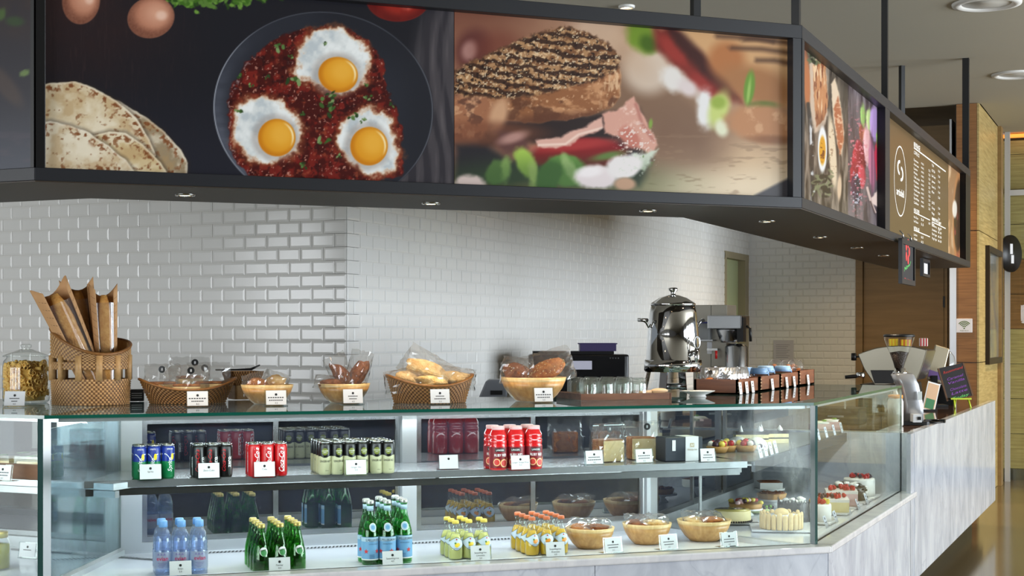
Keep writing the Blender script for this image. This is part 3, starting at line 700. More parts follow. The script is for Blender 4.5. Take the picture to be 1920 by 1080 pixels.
def sst(e0, e1, x): t = np.clip((x - e0) / (e1 - e0), 0, 1); return t * t * (3 - 2 * t)
class Paint:
    def __init__(s, u, v): s.u = u; s.v = v; s.c = np.zeros((len(u), 3))
    def fill(s, rgb): s.c[:] = rgb
    def mix(s, rgb, a): s.c = s.c * (1 - a[:, None]) + np.asarray(rgb, float) * a[:, None] if np.ndim(rgb) == 1 else s.c * (1 - a[:, None]) + rgb * a[:, None]
    def ed(s, cx, cy, rx, ry, rot=0, wob=0, ws=20, seed=0):
        """ellipse distance in pixels (negative inside)"""
        x = s.u - cx; y = s.v - cy; ca, sa = cos(rot), sin(rot); a = x * ca + y * sa; c = -x * sa + y * ca
        r = np.sqrt((a / rx) ** 2 + (c / ry) ** 2); d = (r - 1) * min(rx, ry)
        if wob: d = d + (fbm(s.u, s.v, ws, seed, 3) - .5) * 2 * wob
        return d
    def ell(s, cx, cy, rx, ry, rgb, rot=0, soft=2.0, wob=0, ws=20, seed=0, op=1.0):
        d = s.ed(cx, cy, rx, ry, rot, wob, ws, seed); a = sst(soft, -soft, d) * op; s.mix(rgb, a); return a
    def pd(s, pts, wob=0, ws=12, seed=0):
        """signed distance to a polygon"""
        u, v = s.u, s.v
        if wob: u = u + (fbm(s.u, s.v, ws, seed, 3) - .5) * 2 * wob; v = v + (fbm(s.u, s.v, ws, seed + 5, 3) - .5) * 2 * wob
        n = len(pts); d2 = np.full(len(u), 1e9); ins = np.zeros(len(u), bool)
        for i in range(n):
            x0, y0 = pts[i]; x1, y1 = pts[(i + 1) % n]; ex, ey = x1 - x0, y1 - y0
            t = np.clip(((u - x0) * ex + (v - y0) * ey) / (ex * ex + ey * ey + 1e-9), 0, 1)
            d2 = np.minimum(d2, (u - x0 - t * ex) ** 2 + (v - y0 - t * ey) ** 2)
            if y0 != y1:
                cr = ((y0 > v) != (y1 > v)) & (u < (x1 - x0) * (v - y0) / (y1 - y0) + x0); ins ^= cr
        d = np.sqrt(d2); return np.where(ins, -d, d)
    def poly(s, pts, rgb, soft=2.0, wob=0, ws=12, seed=0, op=1.0):
        d = s.pd(pts, wob, ws, seed); a = sst(soft, -soft, d) * op; s.mix(rgb, a); return a
    def line(s, pts, w, rgb, soft=1.0, op=1.0, wob=0):
        d = np.full(len(s.u), 1e9); u = s.u; v = s.v
        if wob: u = u + (fbm(u, v, 14, 3, 2) - .5) * 2 * wob
        for (x0, y0), (x1, y1) in zip(pts[:-1], pts[1:]):
            ex, ey = x1 - x0, y1 - y0; t = np.clip(((u - x0) * ex + (v - y0) * ey) / (ex * ex + ey * ey + 1e-9), 0, 1)
            d = np.minimum(d, np.hypot(u - x0 - t * ex, v - y0 - t * ey))
        s.mix(rgb, sst(w + soft, w - soft, d) * op)
    def shade(s, a, k, amt=1.0):
        """multiply by k where a"""
        s.c = s.c * (1 + (k - 1) * a * amt)[:, None] if np.ndim(k) else s.c * (1 + (k - 1) * a * amt)[:, None]
    def N(s, sc, seed=0, o=4, sx=1.0, sy=1.0): return fbm(s.u * sx, s.v * sy, sc, seed, o)

def fleck(P, n, box, rgb, rmin, rmax, seed, soft=1.0, op=.9, inside=None):
    r = random.Random(seed)
    for _ in range(n):
        x = r.uniform(box[0], box[2]); y = r.uniform(box[1], box[3])
        if inside and not inside(x, y): continue
        P.ell(x, y, r.uniform(rmin, rmax), r.uniform(rmin, rmax) * .6, rgb, r.uniform(0, 3.1), soft, .6, 3, r.randint(0, 99), op)
def herb(P, x, y, r, seed):
    rr = random.Random(seed)
    for k in range(rr.randint(3, 6)):
        g = rr.choice([(58, 88, 38), (86, 118, 60), (38, 62, 30), (120, 146, 92)])
        P.ell(x + rr.uniform(-r, r), y + rr.uniform(-r * .7, r * .7), rr.uniform(.3, .6) * r, rr.uniform(.2, .35) * r, g, rr.uniform(0, 3.1), 1.0, 1.2, 4, seed + k)

def art_eggs(P):
    n = P.N(60, 1); n2 = P.N(8, 5, 4, 3.0, .25)
    P.fill((27, 27, 33)); P.mix((46, 30, 30), sst(420, 120, P.u) * sst(230, 40, P.v) * (.35 + .9 * n))
    P.mix((60, 44, 44), sst(.62, .8, n2) * .3 * sst(500, 150, P.u)); P.mix((36, 37, 46), sst(120, 330, P.v) * .7)
    # wooden table at the right
    w = sst(735, 800, P.u + .25 * (P.v - 170)); gr = P.N(10, 11, 4, 1.0, .10) + .25 * np.sin((P.u + 16 * np.sin(P.v / 70.)) / 4.5)
    P.mix((66, 62, 66), w); P.mix((98, 92, 94), w * sst(.55, .95, gr) * .6); P.mix((38, 36, 42), w * sst(.5, .2, gr) * .7)
    # parsley at the top
    r = random.Random(5)
    for k in range(90):
        x = r.choice([r.gauss(345, 18), r.gauss(392, 12), r.gauss(425, 16), r.gauss(470, 18)]); y = abs(r.gauss(0, 8)) - 4
        P.ell(x, y, r.uniform(4, 9), r.uniform(2, 5), r.choice([(60, 100, 30), (104, 146, 58), (40, 70, 24), (84, 120, 50)]), r.uniform(0, 3), 1.4, 2, 6, k)
    for cx, cy, rx, ry, ro in ((152, 2, 35, 43, .1), (283, 33, 44, 38, -.25)):
        a = P.ell(cx, cy, rx, ry, (178, 118, 92), ro, 1.6)
        P.mix((222, 168, 140), a * sst(1.0, 0, np.hypot((P.u - cx - rx * .25) / rx, (P.v - cy + ry * .2) / ry)) * .75)
        P.mix((104, 62, 48), a * sst(.55, 1.05, np.hypot((P.u - cx - 4) / rx, (P.v - cy + 6) / ry)) * .75); P.mix((196, 140, 112), a * (P.N(3, 8) - .5) * .4)
        P.mix((240, 205, 185), a * sst(.35, .1, np.hypot((P.u - cx - rx * .45) / rx, (P.v - cy + ry * .1) / ry)) * .7)
    # flat breads
    tor = [([(180, 175), (225, 190), (270, 218), (310, 248), (340, 282), (352, 306), (350, 330), (170, 330)], (150, 132, 104), 3),
           ([(60, 165), (95, 155), (140, 153), (178, 166), (220, 190), (255, 222), (280, 262), (292, 292), (240, 330), (60, 330)], (214, 196, 162), 4),
           ([(150, 262), (205, 246), (236, 250), (270, 274), (300, 304), (314, 324), (150, 330)], (206, 184, 140), 6),
           ([(60, 232), (95, 228), (130, 235), (170, 250), (205, 275), (232, 298), (252, 322), (60, 330)], (222, 208, 180), 7)]
    for pts, col, sd in tor:
        d = P.pd(pts, 2, 20, sd); a = sst(1.5, -1.5, d); P.mix((44, 36, 32), sst(9, 0, d) * .4)
        P.mix(col, a); nn = P.N(26, sd + 20); P.mix((236, 226, 204), a * sst(.5, .75, nn) * .6); P.mix((176, 140, 92), a * sst(.52, .3, nn) * .45)
        rim = a * sst(-22, -8, d) * sst(-1, -6, d); sp = P.N(7, sd + 40, 3); P.mix((120, 66, 34), rim * sst(.50, .66, sp) * .9)
        P.mix((128, 78, 44), a * sst(.66, .78, P.N(9, sd + 60, 3)) * .7); P.mix((244, 236, 220), a * sst(-6, 0, d) * .5)
    # pan
    d = P.ed(606, 205, 206, 183, .10); P.mix((38, 40, 48), sst(2, -2, d)); P.mix((30, 31, 38), sst(2, -2, d) * sst(560, 640, P.u) * sst(160, 60, P.v) * .8)
    lf = sst(560, 430, P.u - .15 * P.v) * sst(25, 330, P.v + 40)
    P.mix((84, 88, 100), sst(2, -2, d) * lf * sst(-34, -4, d) * (.6 + .5 * P.N(14, 2, 4, .5, 1.5)))
    P.mix((168, 172, 182), sst(1.6, 0, abs(d + 1)) * (.25 + .6 * sst(500, 400, P.u) + .55 * sst(750, 800, P.u)))
    P.mix((30, 31, 37), sst(2, -2, d) * sst(700, 800, P.u) * sst(-80, -20, d) * .6)
    # tomato
    a = P.ell(746, 0, 58, 40, (150, 40, 30), 0, 2); P.mix((206, 96, 78), a * sst(.45, .1, np.hypot((P.u - 762) / 34, (P.v - 14) / 20)) * .8); P.mix((96, 22, 20), a * sst(.4, .9, np.hypot((P.u - 752) / 58, (P.v - 4) / 36)))
    P.mix((116, 26, 22), a * sst(.3, .9, np.sin((P.u - 746) / 7)) * .4)
    # sauce
    d = P.pd([(428, 190), (450, 130), (495, 84), (540, 62), (580, 50), (640, 52), (690, 75), (716, 118), (722, 160), (742, 200), (752, 250), (756, 300), (752, 330), (690, 345), (480, 345), (450, 310), (430, 260)], 9, 16, 31)
    a = sst(3, -3, d); n = P.N(14, 33); P.mix((66, 18, 16), a); P.mix((112, 30, 24), a * sst(.44, .64, n)); P.mix((150, 66, 44), a * sst(.62, .8, P.N(10, 37)) * .7)
    P.mix((196, 140, 122), a * sst(.70, .80, P.N(4.0, 41, 3)) * .8); P.mix((40, 12, 14), a * sst(.60, .74, P.N(9, 45)) * .75); P.mix((180, 170, 170), sst(3, 0, abs(d + 3)) * sst(.5, .7, P.N(3, 47, 2)) * sst(520, 430, P.u) * .7)
    whites = [([(556, 122), (560, 88), (580, 58), (620, 50), (655, 62), (685, 82), (696, 110), (690, 145), (668, 165), (640, 178), (600, 165), (570, 150), (545, 138)], 634, 140, 37, 33),
              ([(436, 240), (440, 205), (462, 185), (498, 178), (530, 192), (556, 214), (572, 250), (560, 285), (525, 305), (488, 308), (458, 298), (440, 270)], 519, 258, 35, 35),
              ([(640, 240), (660, 214), (690, 200), (720, 210), (742, 240), (750, 275), (748, 310), (722, 334), (690, 334), (672, 320), (640, 290), (630, 262)], 692, 274, 35, 36)]
    for k, (pts, yx, yy, ry1, ry2) in enumerate(whites):
        d = P.pd(pts, 11, 16, 50 + k) + (P.N(5, 90 + k, 3) - .5) * 7; P.mix((138, 74, 44), sst(13, -6, d) * .85); P.mix((228, 200, 170), sst(3, -7, d)); n = P.N(22, 60 + k)
        a = sst(-1, -12, d); P.mix((218, 222, 221), a); P.mix((176, 186, 192), a * sst(.5, .75, n) * .7); P.mix((248, 250, 248), a * sst(.55, .3, n) * .6)
        P.mix((146, 86, 52), sst(2, -3, abs(d + 6)) * sst(.5, .7, P.N(6, 70 + k)) * .8)
        P.mix((150, 136, 128), sst(16, 2, P.ed(yx - 3, yy, ry1, ry2)) * .45)
        y = P.ell(yx, yy, ry1, ry2, (222, 150, 34), .2, 1.6); P.mix((240, 182, 70), y * sst(1, .2, np.hypot((P.u - yx - 8) / ry1, (P.v - yy + 6) / ry2)) * .7)
        P.mix((190, 108, 16), y * sst(.72, 1.02, np.hypot((P.u - yx - 3) / ry1, (P.v - yy + 2) / ry2)) * .65)
        P.mix((255, 238, 190), y * sst(1.6, .2, abs(np.hypot((P.u - yx) / ry1, (P.v - yy) / ry2) - .86) * 18) * sst(.5, .95, (P.u - yx) / ry1 - .3 * (P.v - yy) / ry2) * .9)
    for k, (x, y, r_) in enumerate([(522, 90, 11), (452, 142, 8), (549, 148, 14), (614, 190, 12), (614, 210, 13), (660, 216, 9), (682, 225, 6), (612, 82, 5), (608, 264, 12), (447, 208, 8), (568, 310, 7), (636, 292, 6), (690, 182, 7), (738, 196, 7), (500, 143, 6), (472, 160, 5), (565, 214, 6), (688, 158, 6), (620, 178, 8), (545, 105, 5)]): herb(P, x, y, r_, 100 + k)

def art_sandwich(P):
    u, v = P.u, P.v; P.fill((142, 98, 76)); n = P.N(90, 3)
    P.mix((196, 160, 128), sst(900, 1250, u) * sst(.3, .7, n + .2)); P.mix((120, 74, 58), sst(1050, 880, u) * sst(120, 20, v))
    P.mix((208, 178, 142), sst(230, 330, v + .05 * (u - 1100)) * sst(1080, 1200, u)); P.mix((150, 118, 92), sst(70, 0, abs(v - 215 - .05 * (u - 1100))) * sst(1060, 1160, u) * .7)
    P.mix((112, 84, 66), sst(70, 5, P.ed(1190, 225, 120, 70, .5)) * .75); P.mix((232, 214, 184), sst(290, 350, v) * sst(1150, 1300, u) * .8)
    P.mix((150, 122, 96), sst(.62, .75, P.N(16, 9, 3, .5, 2)) * sst(240, 270, v) * sst(1100, 1200, u) * .5)
    # blurred background: white sauce, lettuce, bacon, second toast
    P.ell(1120, 60, 55, 40, (206, 176, 150), .5, 25, op=.8); P.ell(1215, 130, 46, 44, (214, 196, 178), .4, 18, op=.9); P.ell(1170, 95, 60, 30, (196, 164, 136), .8, 22, op=.6)
    P.ell(1204, 68, 34, 26, (110, 140, 40), .9, 10, 4, 20, 2); P.ell(1215, 82, 18, 14, (66, 96, 22), .9, 8)
    P.poly([(1228, 50), (1262, 48), (1330, 110), (1390, 170), (1392, 196), (1330, 176), (1268, 128), (1232, 90)], (104, 34, 26), 12, 8, 30, 4); P.ell(1262, 95, 40, 14, (160, 52, 44), .85, 8, op=.8); P.ell(1318, 160, 36, 14, (150, 46, 40), .8, 8, op=.9)
    P.poly([(1250, 48), (1290, 60), (1372, 150), (1384, 186), (1330, 150), (1270, 90)], (48, 22, 20), 10, 6, 24, 8, .8)
    P.poly([(1272, 52), (1486, 70), (1486, 205), (1400, 190), (1370, 150), (1330, 110)], (206, 160, 112), 10); P.ell(1362, 112, 34, 34, (176, 112, 66), .6, 14); P.ell(1420, 160, 70, 34, (164, 112, 70), .3, 14)
    for k, (x0, y0, x1, y1) in enumerate([(1345, 68, 1486, 82), (1370, 90, 1486, 100), (1420, 113, 1486, 120), (1395, 74, 1450, 78)]): P.line([(x0, y0), ((x0 + x1) / 2, (y0 + y1) / 2 - 3), (x1, y1)], 4, (74, 48, 34), 6, .8, 6)
    P.ell(1262, 148, 28, 20, (226, 220, 214), .6, 9, 6, 20, 5); P.ell(1290, 165, 20, 14, (220, 206, 204), .6, 8); P.ell(1322, 205, 17, 36, (230, 228, 226), 0, 8, 5, 20, 9); P.ell(1348, 205, 18, 34, (196, 208, 120), .3, 8); P.ell(1353, 240, 12, 16, (224, 226, 196), -.3, 6); P.ell(1347, 192, 14, 12, (150, 172, 72), 0, 6)
    P.ell(1405, 165, 10, 32, (104, 146, 52), .12, 3); P.ell(1404, 172, 3, 24, (150, 186, 92), .12, 2); P.ell(1430, 198, 26, 8, (84, 108, 40), 0, 5)
    P.ell(1428, 232, 66, 36, (186, 132, 92), .1, 9, 8, 30, 6); P.mix((212, 164, 124), sst(4, -10, P.ed(1428, 228, 60, 30, .1)) * sst(.5, .7, P.N(16, 12)) * .8); P.mix((120, 76, 50), sst(4, -6, P.ed(1450, 262, 50, 9, .05)) * .6)
    # first sandwich
    P.ell(888, 95, 34, 40, (92, 48, 44), .3, 14); P.ell(880, 95, 14, 18, (196, 150, 140), .3, 8, op=.7); P.ell(935, 90, 40, 30, (110, 56, 44), 0, 20, op=.7)
    P.poly([(852, 265), (900, 260), (960, 300), (1000, 290), (1180, 260), (1220, 300), (1200, 350), (852, 350)], (40, 38, 42), 14, 6, 30, 12)
    P.poly([(880, 225), (1000, 226), (1130, 212), (1200, 205), (1215, 250), (1150, 262), (1010, 268), (900, 275)], (44, 34, 34), 8, 4, 24, 61)
    # bread side
    d = P.pd([(852, 185), (940, 180), (1160, 118), (1166, 150), (1164, 180), (1150, 200), (1110, 215), (1060, 225), (985, 228), (900, 222), (852, 215)], 5, 26, 14); a = sst(3, -3, d)
    P.mix((146, 94, 60), a); P.mix((196, 142, 100), a * sst(.5, .7, P.N(16, 15, 4, .6, 1))); P.mix((226, 180, 138), a * sst(.64, .78, P.N(6, 62, 3)) * .7); P.mix((88, 52, 36), a * sst(.54, .36, P.N(24, 16)) * .8); P.mix((226, 186, 146), a * sst(1105, 1160, u) * sst(.5, .7, P.N(9, 18, 3, 2, .5)) * .9)
    P.mix((94, 56, 40), a * sst(205, 228, v + .06 * (u - 1000)) * .8)
    # left stuff
    P.ell(880, 215, 50, 45, (158, 104, 74), 0, 10, 10, 18, 5); P.mix((204, 154, 116), sst(6, -8, P.ed(880, 215, 50, 45)) * sst(.52, .68, P.N(14, 63)) * .8); P.mix((92, 58, 46), sst(6, -8, P.ed(880, 220, 50, 45)) * sst(.5, .36, P.N(16, 64)) * .8); P.ell(935, 215, 16, 34, (202, 156, 120), .3, 8); P.mix((118, 70, 50), sst(20, 0, P.ed(905, 250, 60, 12)) * .7)
    # ham, tomato, bacon, cream, lettuce
    P.ell(1085, 289, 88, 30, (128, 26, 30), -.05, 5, 3, 30, 8); P.mix((86, 16, 22), sst(4, -8, P.ed(1085, 289, 88, 30, -.05)) * sst(285, 312, v) * .7); P.mix((196, 70, 66), sst(8, -4, P.ed(1075, 272, 62, 8, -.1)) * .55); P.ell(960, 268, 34, 20, (96, 62, 58), .3, 8, 6, 16, 11); P.ell(962, 258, 26, 9, (196, 150, 138), -.3, 6, op=.8)
    P.poly([(1005, 262), (1050, 258), (1075, 244), (1100, 236), (1122, 222), (1130, 220), (1132, 240), (1110, 250), (1088, 256), (1070, 272), (1035, 278), (1008, 274)], (220, 172, 156), 3, 3, 12, 17); P.line([(1010, 272), (1060, 270), (1085, 252), (1128, 240)], 2, (244, 216, 200), 2, .8)
    P.poly([(1130, 215), (1168, 200), (1186, 180), (1196, 195), (1210, 225), (1228, 258), (1232, 275), (1220, 290), (1190, 270), (1160, 256), (1132, 250)], (214, 160, 142), 3, 4, 16, 19); P.mix((240, 206, 190), sst(3, -8, P.pd([(1150, 215), (1186, 184), (1204, 230), (1180, 245)], 3, 10, 5)) * sst(.45, .7, P.N(10, 21)) * .9); P.line([(1192, 196), (1204, 232), (1224, 262)], 3, (176, 110, 98), 3, .7); P.ell(1182, 258, 24, 16, (196, 120, 104), .8, 6, 5, 12, 22); P.mix((236, 216, 206), sst(20, 0, P.ed(1190, 262, 24, 20)) * sst(.62, .72, P.N(4, 24, 2)) * .9)
    P.poly([(1186, 288), (1215, 286), (1232, 280), (1220, 305), (1206, 322), (1192, 318)], (206, 214, 196), 4, 4, 10, 25); P.mix((104, 134, 74), sst(3, -6, P.ed(1212, 300, 14, 16)) * sst(.5, .65, P.N(7, 26)) * .8); P.ell(1220, 232, 3.5, 9, (130, 160, 70), .1, 2)
    for x, y, rx, ry, ro, c in ((985, 305, 18, 30, -.4, (164, 196, 82)), (1000, 330, 10, 28, -.1, (196, 216, 120)), (1060, 320, 40, 30, .2, (104, 148, 70)), (1030, 330, 22, 34, .4, (66, 104, 50)), (1072, 322, 10, 30, -.5, (176, 204, 130)), (930, 325, 20, 24, .3, (84, 112, 60)), (948, 318, 8, 24, .1, (140, 170, 92))): P.ell(x, y, rx, ry, c, ro, 5, 4, 16, int(x))
    P.mix((52, 84, 44), sst(60, 10, P.ed(1040, 345, 50, 10)) * .5); P.ell(1140, 292, 30, 7, (96, 122, 62), -.2, 5)
    P.ell(1118, 332, 40, 22, (226, 214, 214), 0, 5, 4, 18, 31); P.ell(1170, 312, 34, 22, (232, 226, 224), -.3, 5, 4, 18, 32); P.ell(1105, 322, 24, 10, (244, 238, 238), -.1, 5, op=.8); P.ell(880, 342, 28, 14, (206, 186, 178), 0, 5, 4, 16, 33); P.ell(1172, 345, 20, 12, (190, 152, 124), 0, 4)
    # grilled top face
    d = P.pd([(852, 135), (890, 112), (935, 95), (980, 72), (1025, 58), (1060, 50), (1105, 64), (1145, 88), (1162, 110), (1160, 128), (1120, 150), (1040, 172), (960, 184), (900, 182), (852, 176)], 5, 10, 40); a = sst(3, -3, d)
    P.mix((172, 130, 90), a); P.mix((218, 184, 142), a * sst(.54, .72, P.N(6, 41))); P.mix((112, 72, 46), a * sst(.52, .34, P.N(9, 42)) * .9)
    st = (v - .16 * (u - 852) + 14 * (P.N(26, 43) - .5) + .0004 * (u - 1000) ** 2) / 17.5; band = np.abs((st % 1) - .5) * 2
    P.mix((54, 34, 26), a * sst(.40, .74, band + 1.1 * (P.N(8, 44) - .5)) * .92); P.mix((36, 22, 18), a * sst(.60, .70, P.N(5, 46, 3)) * .85); P.mix((236, 214, 180), a * sst(.72, .80, P.N(3.5, 49, 2)) * .8)
    P.mix((86, 54, 38), sst(6, 0, abs(d)) * sst(.45, .6, P.N(5, 48)) * .7)
    # dark table corner
    P.poly([(1415, 366), (1486, 330), (1486, 380), (1400, 380)], (72, 70, 74), 4)

    P.mix((206, 214, 196), sst(.66, .74, P.N(5, 66, 3)) * sst(6, -4, P.ed(1190, 305, 40, 24)) * .5)
def art_bread(P):
    u, v = P.u, P.v; gr = P.N(7, 3, 4, 1.6, .16); P.fill((92, 82, 72)); P.mix((136, 122, 108), sst(.5, .7, gr)); P.mix((52, 44, 38), sst(.5, .34, gr)); P.mix((66, 58, 50), sst(1548, 1590, u) * sst(330, 120, v) * .8)
    P.mix((150, 96, 76), sst(1518, 1508, u) * sst(220, 80, v)); P.ell(1511, 80, 6, 8, (226, 214, 220), .4, 2)
    P.poly([(1516, 120), (1530, 108), (1548, 130), (1552, 210), (1546, 240), (1528, 250), (1518, 200)], (196, 172, 150), 3, 2, 8, 4)
    P.ell(1513, 155, 6, 50, (176, 104, 62), -.03, 2); P.line([(1515, 195), (1518, 225), (1522, 300), (1524, 400)], 3.5, (40, 38, 38), 2, .9); P.mix((196, 196, 196), sst(5, 1, abs(u - 1522 - (v - 300) * .02)) * sst(.55, .7, P.N(7, 8, 3, 1, .3)) * sst(215, 240, v))
    a = P.poly([(1524, 122), (1538, 104), (1547, 112), (1551, 170), (1552, 200), (1545, 225), (1531, 238), (1527, 190)], (188, 126, 82), 2, 1.5, 6, 5); P.mix((226, 190, 150), a * sst(.5, .7, P.N(5, 9, 4, 2, .2))); P.mix((120, 62, 38), a * sst(.45, .3, P.N(6, 10, 4, 2, .3)) * .9); P.mix((110, 60, 40), a * sst(195, 235, v) * .6)
    P.line([(1520, 70 + 25), (1526, 90), (1534, 96)], 1.2, (90, 100, 70), 1, .9); fleck(P, 26, (1516, 86, 1538, 120), (96, 104, 74), 2, 6, 3); fleck(P, 16, (1516, 86, 1540, 118), (36, 40, 28), 2, 6, 4)
    P.poly([(1558, 158), (1566, 146), (1572, 170), (1578, 205), (1583, 250), (1578, 292), (1570, 270), (1562, 220)], (216, 192, 164), 2, 1, 6, 6); a = P.poly([(1563, 205), (1572, 180), (1580, 232), (1582, 262), (1575, 292), (1570, 262)], (168, 96, 62), 2, 2, 6, 7); P.mix((220, 180, 146), a * sst(.5, .7, P.N(6, 14)) * .8)
    a = P.ell(1561, 287, 7, 70, (214, 194, 164), -.07, 2); P.mix((150, 118, 90), a * sst(.6, .72, P.N(4, 15)) * .8); P.ell(1574, 352, 4, 24, (206, 178, 148), .04, 1.5)
    P.line([(1523, 367), (1540, 330), (1556, 290)], 1, (128, 130, 96), 1.2, .9); fleck(P, 30, (1528, 320, 1560, 365), (116, 120, 88), 1, 9, 5, .8, .8); fleck(P, 14, (1530, 320, 1560, 370), (36, 34, 26), 1, 9, 6)
    P.ell(1542, 284, 9, 43, (54, 46, 40), 0, 6, op=.7); P.ell(1542, 280, 8.6, 43, (222, 222, 220), 0, 1.2); P.ell(1542, 282, 6, 27, (206, 146, 32), 0, 1.2); P.mix((104, 56, 20), sst(1, -1, P.ed(1542, 284, 4, 20)) * sst(.5, .62, P.N(4, 20, 3)) * .9)
    P.mix((196, 196, 192), sst(4, 0, np.abs(u - 1525 - .03 * (v - 330))) * sst(.6, .72, P.N(8, 22, 3, .6, 1)) * sst(240, 300, v))
def art_macaron(P):
    u, v = P.u, P.v; gr = P.N(8, 31, 4, 1.6, .12); P.fill((116, 104, 108)); P.mix((166, 156, 160), sst(.5, .72, gr)); P.mix((66, 56, 60), sst(.5, .32, gr)); P.mix((190, 180, 180), sst(330, 420, v) * sst(.4, .6, gr) * .8); P.mix((60, 50, 54), sst(60, 0, P.ed(1625, 330, 30, 80)) * .6)
    for x, y, rx, ry, c in ((1618, 218, 4.5, 21, (136, 172, 92)), (1630, 226, 6, 22, (166, 188, 120)), (1640, 232, 9, 32, (156, 128, 178)), (1615, 250, 4, 17, (140, 70, 54)), (1622, 255, 4, 15, (168, 98, 76)), (1610, 280, 7, 18, (150, 44, 60)), (1606, 302, 8, 26, (158, 38, 52)), (1602, 330, 8, 26, (140, 30, 44)), (1615, 300, 8, 30, (120, 28, 40)), (1616, 330, 7, 22, (186, 62, 76)), (1626, 272, 7, 36, (208, 158, 160)), (1635, 310, 6.5, 44, (158, 96, 120)), (1648, 298, 8, 34, (156, 40, 60)), (1650, 324, 7, 26, (170, 50, 62)), (1648, 262, 4.5, 22, (126, 170, 60)), (1656, 305, 3.5, 28, (130, 180, 62)), (1607, 356, 7, 28, (44, 42, 56)), (1601, 350, 5, 20, (70, 40, 60))):
        a = P.ell(x, y, rx, ry, c, -.04, 1.6, 1.0, 6, int(x)); P.mix(np.array(c) * .55, a * sst(.3, 1, (u - x) / rx) * .6); P.mix(np.minimum(255, np.array(c) * 1.35), a * sst(.0, -.8, (u - x) / rx) * .5)
    P.mix((206, 120, 130), sst(.62, .7, P.N(4, 35, 3)) * sst(20, 0, P.ed(1606, 305, 12, 50)) * .8); P.mix((196, 196, 206), sst(.64, .72, P.N(4, 36, 3)) * sst(8, 0, P.ed(1607, 356, 7, 28)) * .8); P.mix((230, 200, 206), sst(3, -2, np.abs(u - 1626)) * sst(.5, .7, P.N(5, 37)) * sst(8, 0, P.ed(1626, 272, 7, 36)) * .7); P.mix((96, 50, 76), sst(1.6, 0, np.abs(u - 1635)) * sst(6, 0, P.ed(1635, 310, 6.5, 44)) * .8)
    P.poly([(1633, 372), (1648, 352), (1661, 338), (1661, 370), (1645, 388), (1636, 382)], (214, 190, 180), 2, 2, 6, 38); P.line([(1626, 352), (1634, 382), (1641, 398)], 2.2, (206, 180, 170), 1, .9); P.line([(1632, 378), (1640, 400)], 1.5, (60, 46, 46), 1, .8)
def art_coffee(P):
    u, v = P.u, P.v; P.fill((150, 112, 78)); P.mix((206, 176, 142), sst(.45, .7, P.N(12, 3, 4, 2, .3)) * sst(1795, 1780, u)); P.mix((206, 206, 208), sst(1804, 1811, u) * sst(420, 340, v))
    a = P.ell(1797, 405, 9.5, 76, (66, 48, 32), .02, 1.5); P.mix((190, 130, 80), sst(2.2, 0, np.abs(P.ed(1797, 405, 9.5, 76, .02))) * .8); P.mix((150, 66, 58), sst(.5, .7, P.N(6, 6, 3, 1.2, .4)) * sst(380, 430, v) * sst(1, -3, P.ed(1797, 430, 9, 60)) * .85); P.mix((232, 226, 214), sst(3, 1, P.ed(1790, 392, 2.4, 9)) * .9)
    P.mix((210, 160, 110), sst(.6, .75, P.N(5, 8, 3, 2, .3)) * sst(1784, 1778, u) * .7)
def art_leaf(P):
    u, v = P.u, P.v; P.fill((34, 32, 40)); P.mix((54, 40, 36), sst(120, 20, v) * P.N(30, 2)); P.mix((50, 54, 66), sst(150, 320, v)); P.ell(3, 27, 7, 12, (62, 84, 40), .3, 3); P.ell(28, 40, 17, 9, (42, 60, 34), .1, 4); P.ell(46, 137, 9, 6, (96, 118, 66), -.4, 2); P.mix((70, 56, 50), sst(12, 0, P.ed(10, 160, 30, 10, .9)) * .7); P.mix((66, 58, 68), sst(.55, .7, P.N(24, 5, 4, .4, 1.6)) * sst(200, 280, v) * .6)
M_print = mat('printed_poster', (128, 128, 128), .30, spec=.35, emit=(128, 128, 128), es=.22, attr='print')
def poster(name, run, s0, s1, z0, z1, d, nx, ny, art, label):
    xs = np.linspace(s0, s1, nx); zs_ = np.linspace(z0, z1, ny); S, Z = np.meshgrid(xs, zs_)
    Pw = run.o[None, :] + S.reshape(-1, 1) * run.t + d * run.n; Z = Z.reshape(-1)
    dep = Pw @ AX; P = Paint(960 + FPX * (Pw @ RT) / dep, HOR + FPX * (CAMH - Z) / dep); art(P)
    l = cn.location; V = np.column_stack([Pw[:, 0] - l.x, Pw[:, 1] - l.y, Z - l.z]).astype(np.float32)
    j, i = np.meshgrid(np.arange(ny - 1), np.arange(nx - 1), indexing='ij'); a = (j * nx + i).reshape(-1)
    Fq = np.column_stack([a, a + 1, a + 1 + nx, a + nx]).astype(np.int32)
    me = bpy.data.meshes.new(name); me.vertices.add(len(V)); me.vertices.foreach_set('co', V.reshape(-1)); me.loops.add(Fq.size); me.loops.foreach_set('vertex_index', Fq.reshape(-1))
    me.polygons.add(len(Fq)); me.polygons.foreach_set('loop_start', np.arange(0, Fq.size, 4, dtype=np.int32)); me.polygons.foreach_set('loop_total', np.full(len(Fq), 4, np.int32)); me.update(calc_edges=True)
    at = me.color_attributes.new('print', 'FLOAT_COLOR', 'POINT'); at.data.foreach_set('color', np.column_stack([lin(np.clip(P.c * .90 + 3, 0, 255)), np.ones(len(V))]).astype(np.float32).reshape(-1))
    me.materials.append(M_print); o = bpy.data.objects.new(name, me); COL.objects.link(o); o.parent = cn; o['label'] = label
    return o
z0, z1 = CB + RAIL, CT - .058
poster('poster_panel', KF, KF.s_at(84, .045), KF.s_at(851.5, .045) - .001, z0, z1, .045, 520, 240, art_eggs, 'poster of three fried eggs in a dark pan with flat breads')
poster('poster_panel', KF, KF.s_at(851.5, .045) + .001, KF.s_at(1487, .045), z0, z1, .045, 430, 240, art_sandwich, 'poster of a grilled ham sandwich close up')
